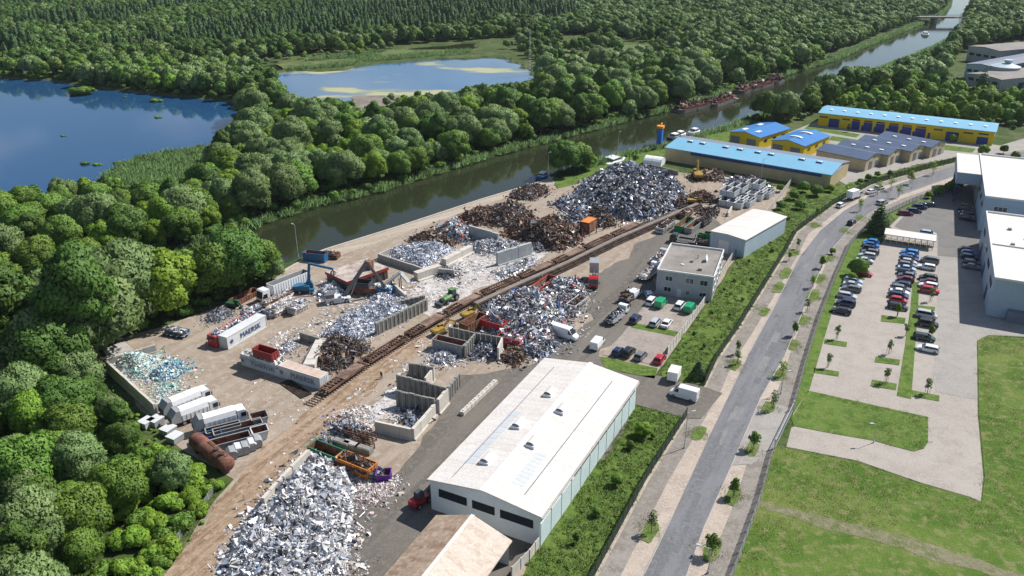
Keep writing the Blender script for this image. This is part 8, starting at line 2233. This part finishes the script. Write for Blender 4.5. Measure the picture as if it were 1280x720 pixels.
def street_tree(k, px, py, Ht, R, m, label, thin=False):
    v = G(px, py); t = thing('street_tree', label, 'tree', (v.x, v.y, .1), k*1.1, 'young trees along the street and car park')
    r = random.Random(k)
    lobes = [(r.uniform(-.15, .15)*R, r.uniform(-.15, .15)*R, Ht*(.42+.075*i), R*(.52-.05*abs(i-2)), 1.15) for i in range(7)] + [(math.cos(i*2.1)*R*r.uniform(.4, .75), math.sin(i*2.1)*R*r.uniform(.4, .75), Ht*r.uniform(.42, .72), R*r.uniform(.2, .36), 1.0) for i in range(7)]
    if thin: lobes = [(math.cos(i*2.4)*R*.6*r.random(), math.sin(i*2.4)*R*.6*r.random(), Ht*(.42+.07*i), R*.38, 1.1) for i in range(7)]
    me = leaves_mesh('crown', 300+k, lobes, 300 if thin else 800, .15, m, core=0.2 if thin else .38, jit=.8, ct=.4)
    o = bpy.data.objects.new('crown', me); COL.objects.link(o); o.parent = t
    mb = MB(); mb.cyl((0, 0, 0), (0, 0, Ht*.5), .07, .05, 6); mb.cyl((0, 0, Ht*.5), (.1, .1, Ht*.9), .05, .015, 5)
    for i in range(7): mb.cyl((0, 0, Ht*(.4+.05*i)), (math.cos(i*2.2)*R*.7, math.sin(i*2.2)*R*.7, Ht*(.6+.05*i)), .025, .01, 4)
    mb.build('trunk', m_bark, t)
    mb = MB(); mb.cyl((.35, .2, 0), (.35, .2, 1.6), .04, n=5); mb.cyl((-.35, -.2, 0), (-.35, -.2, 1.6), .04, n=5); mb.beam((.35, .2, 1.5), (-.35, -.2, 1.5), .05, .07); mb.build('stake', m_stake, t)
ST = [(z9(362, 315), 3.9, 1.25, 0, 0), (z9(300, 465), 3.6, 1.2, 0, 0), (z9(230, 655), 3.9, 1.45, 0, 0), (z9(457, 78), 3.6, 1.2, 1, 1), (z9(425, 185), 4.2, 1.4, 3, 1), (z9(36, 580), 4.0, 1.2, 3, 1), (z9(312, 40), 3.4, 1.0, 3, 1),
      (z6(513, 640), 3.6, 1.1, 0, 0), (z6(556, 560), 3.6, 1.0, 3, 1), (z6(605, 415), 3.6, 1.2, 0, 0), (z6(573, 480), 3.4, 1.1, 1, 1), (z6(525, 350), 3.2, .8, 3, 1), (z6(496, 390), 2.8, .8, 1, 1), (z6(325, 700), 3.4, .9, 3, 1), (z6(733, 225), 4.4, 1.4, 1, 1), (z6(790, 170), 5, 1.7, 1, 1), (z6(900, 135), 5, 1.8, 1, 0), (z6(975, 105), 5, 1.7, 1, 1), (z6(590, 240), 3, 1, 1, 1), (z6(835, 155), 5, 1.7, 1, 1), (z6(860, 180), 4.5, 1.5, 1, 1),
      (z6(655, 650), 3.6, .9, 3, 1), (z6(828, 700), 3.4, .9, 3, 1), (z9(603, 50), 3.4, .9, 3, 1), (z9(790, 100), 3.6, 1.0, 3, 1), (z9(922, 135), 3.6, 1.0, 3, 1), (z6(857, 575), 3.5, 1.0, 1, 0), (z6(967, 525), 3.8, .9, 3, 1), (z6(968, 645), 3.0, 1.0, 0, 0), (z6(885, 640), 3.0, .8, 3, 1)]
MM = [L_MID, L_BRIGHT, L_BRIGHT, L_WILLOW]
n_in, TT = 0, ['round dark-crowned', 'sparse green', 'light green', 'sparse grey-green']
cnt = {}
for k, ((px, py), Ht, R, mi, thin) in enumerate(ST):
    place = 'in the car park' if k >= 21 else 'beside the street'
    i_ = cnt.get((mi, place), 0); cnt[(mi, place)] = i_ + 1
    ordn = sorted([q[0][1] for j, q in enumerate(ST) if q[3] == mi and (j >= 21) == (k >= 21)], reverse=True).index(py)
    street_tree(k, px, py, Ht, R, MM[mi], '%s young tree %s, %s from the bottom of the photo' % (TT[mi], place, ordw(ordn)), thin)

# ------------------------------------------------------------------ haze
hz = MB(); hz.box(0, 2600, -4.5, 9000, 6400, 110)
hm_ = bpy.data.materials.new('haze'); hm_.use_nodes = True
hn = hm_.node_tree; hn.nodes.remove(hn.nodes['Principled BSDF'])
pv = hn.nodes.new('ShaderNodeVolumePrincipled'); pv.inputs['Color'].default_value = (.80, .88, 1.0, 1); pv.inputs['Density'].default_value = 0.00004; pv.inputs['Anisotropy'].default_value = 0.2
hn.links.new(pv.outputs[0], hn.nodes['Material Output'].inputs['Volume'])
ho = hz.build('haze', hm_); tag(ho, kind='stuff'); ho['label'] = 'thin pale haze lying over the distant woods'
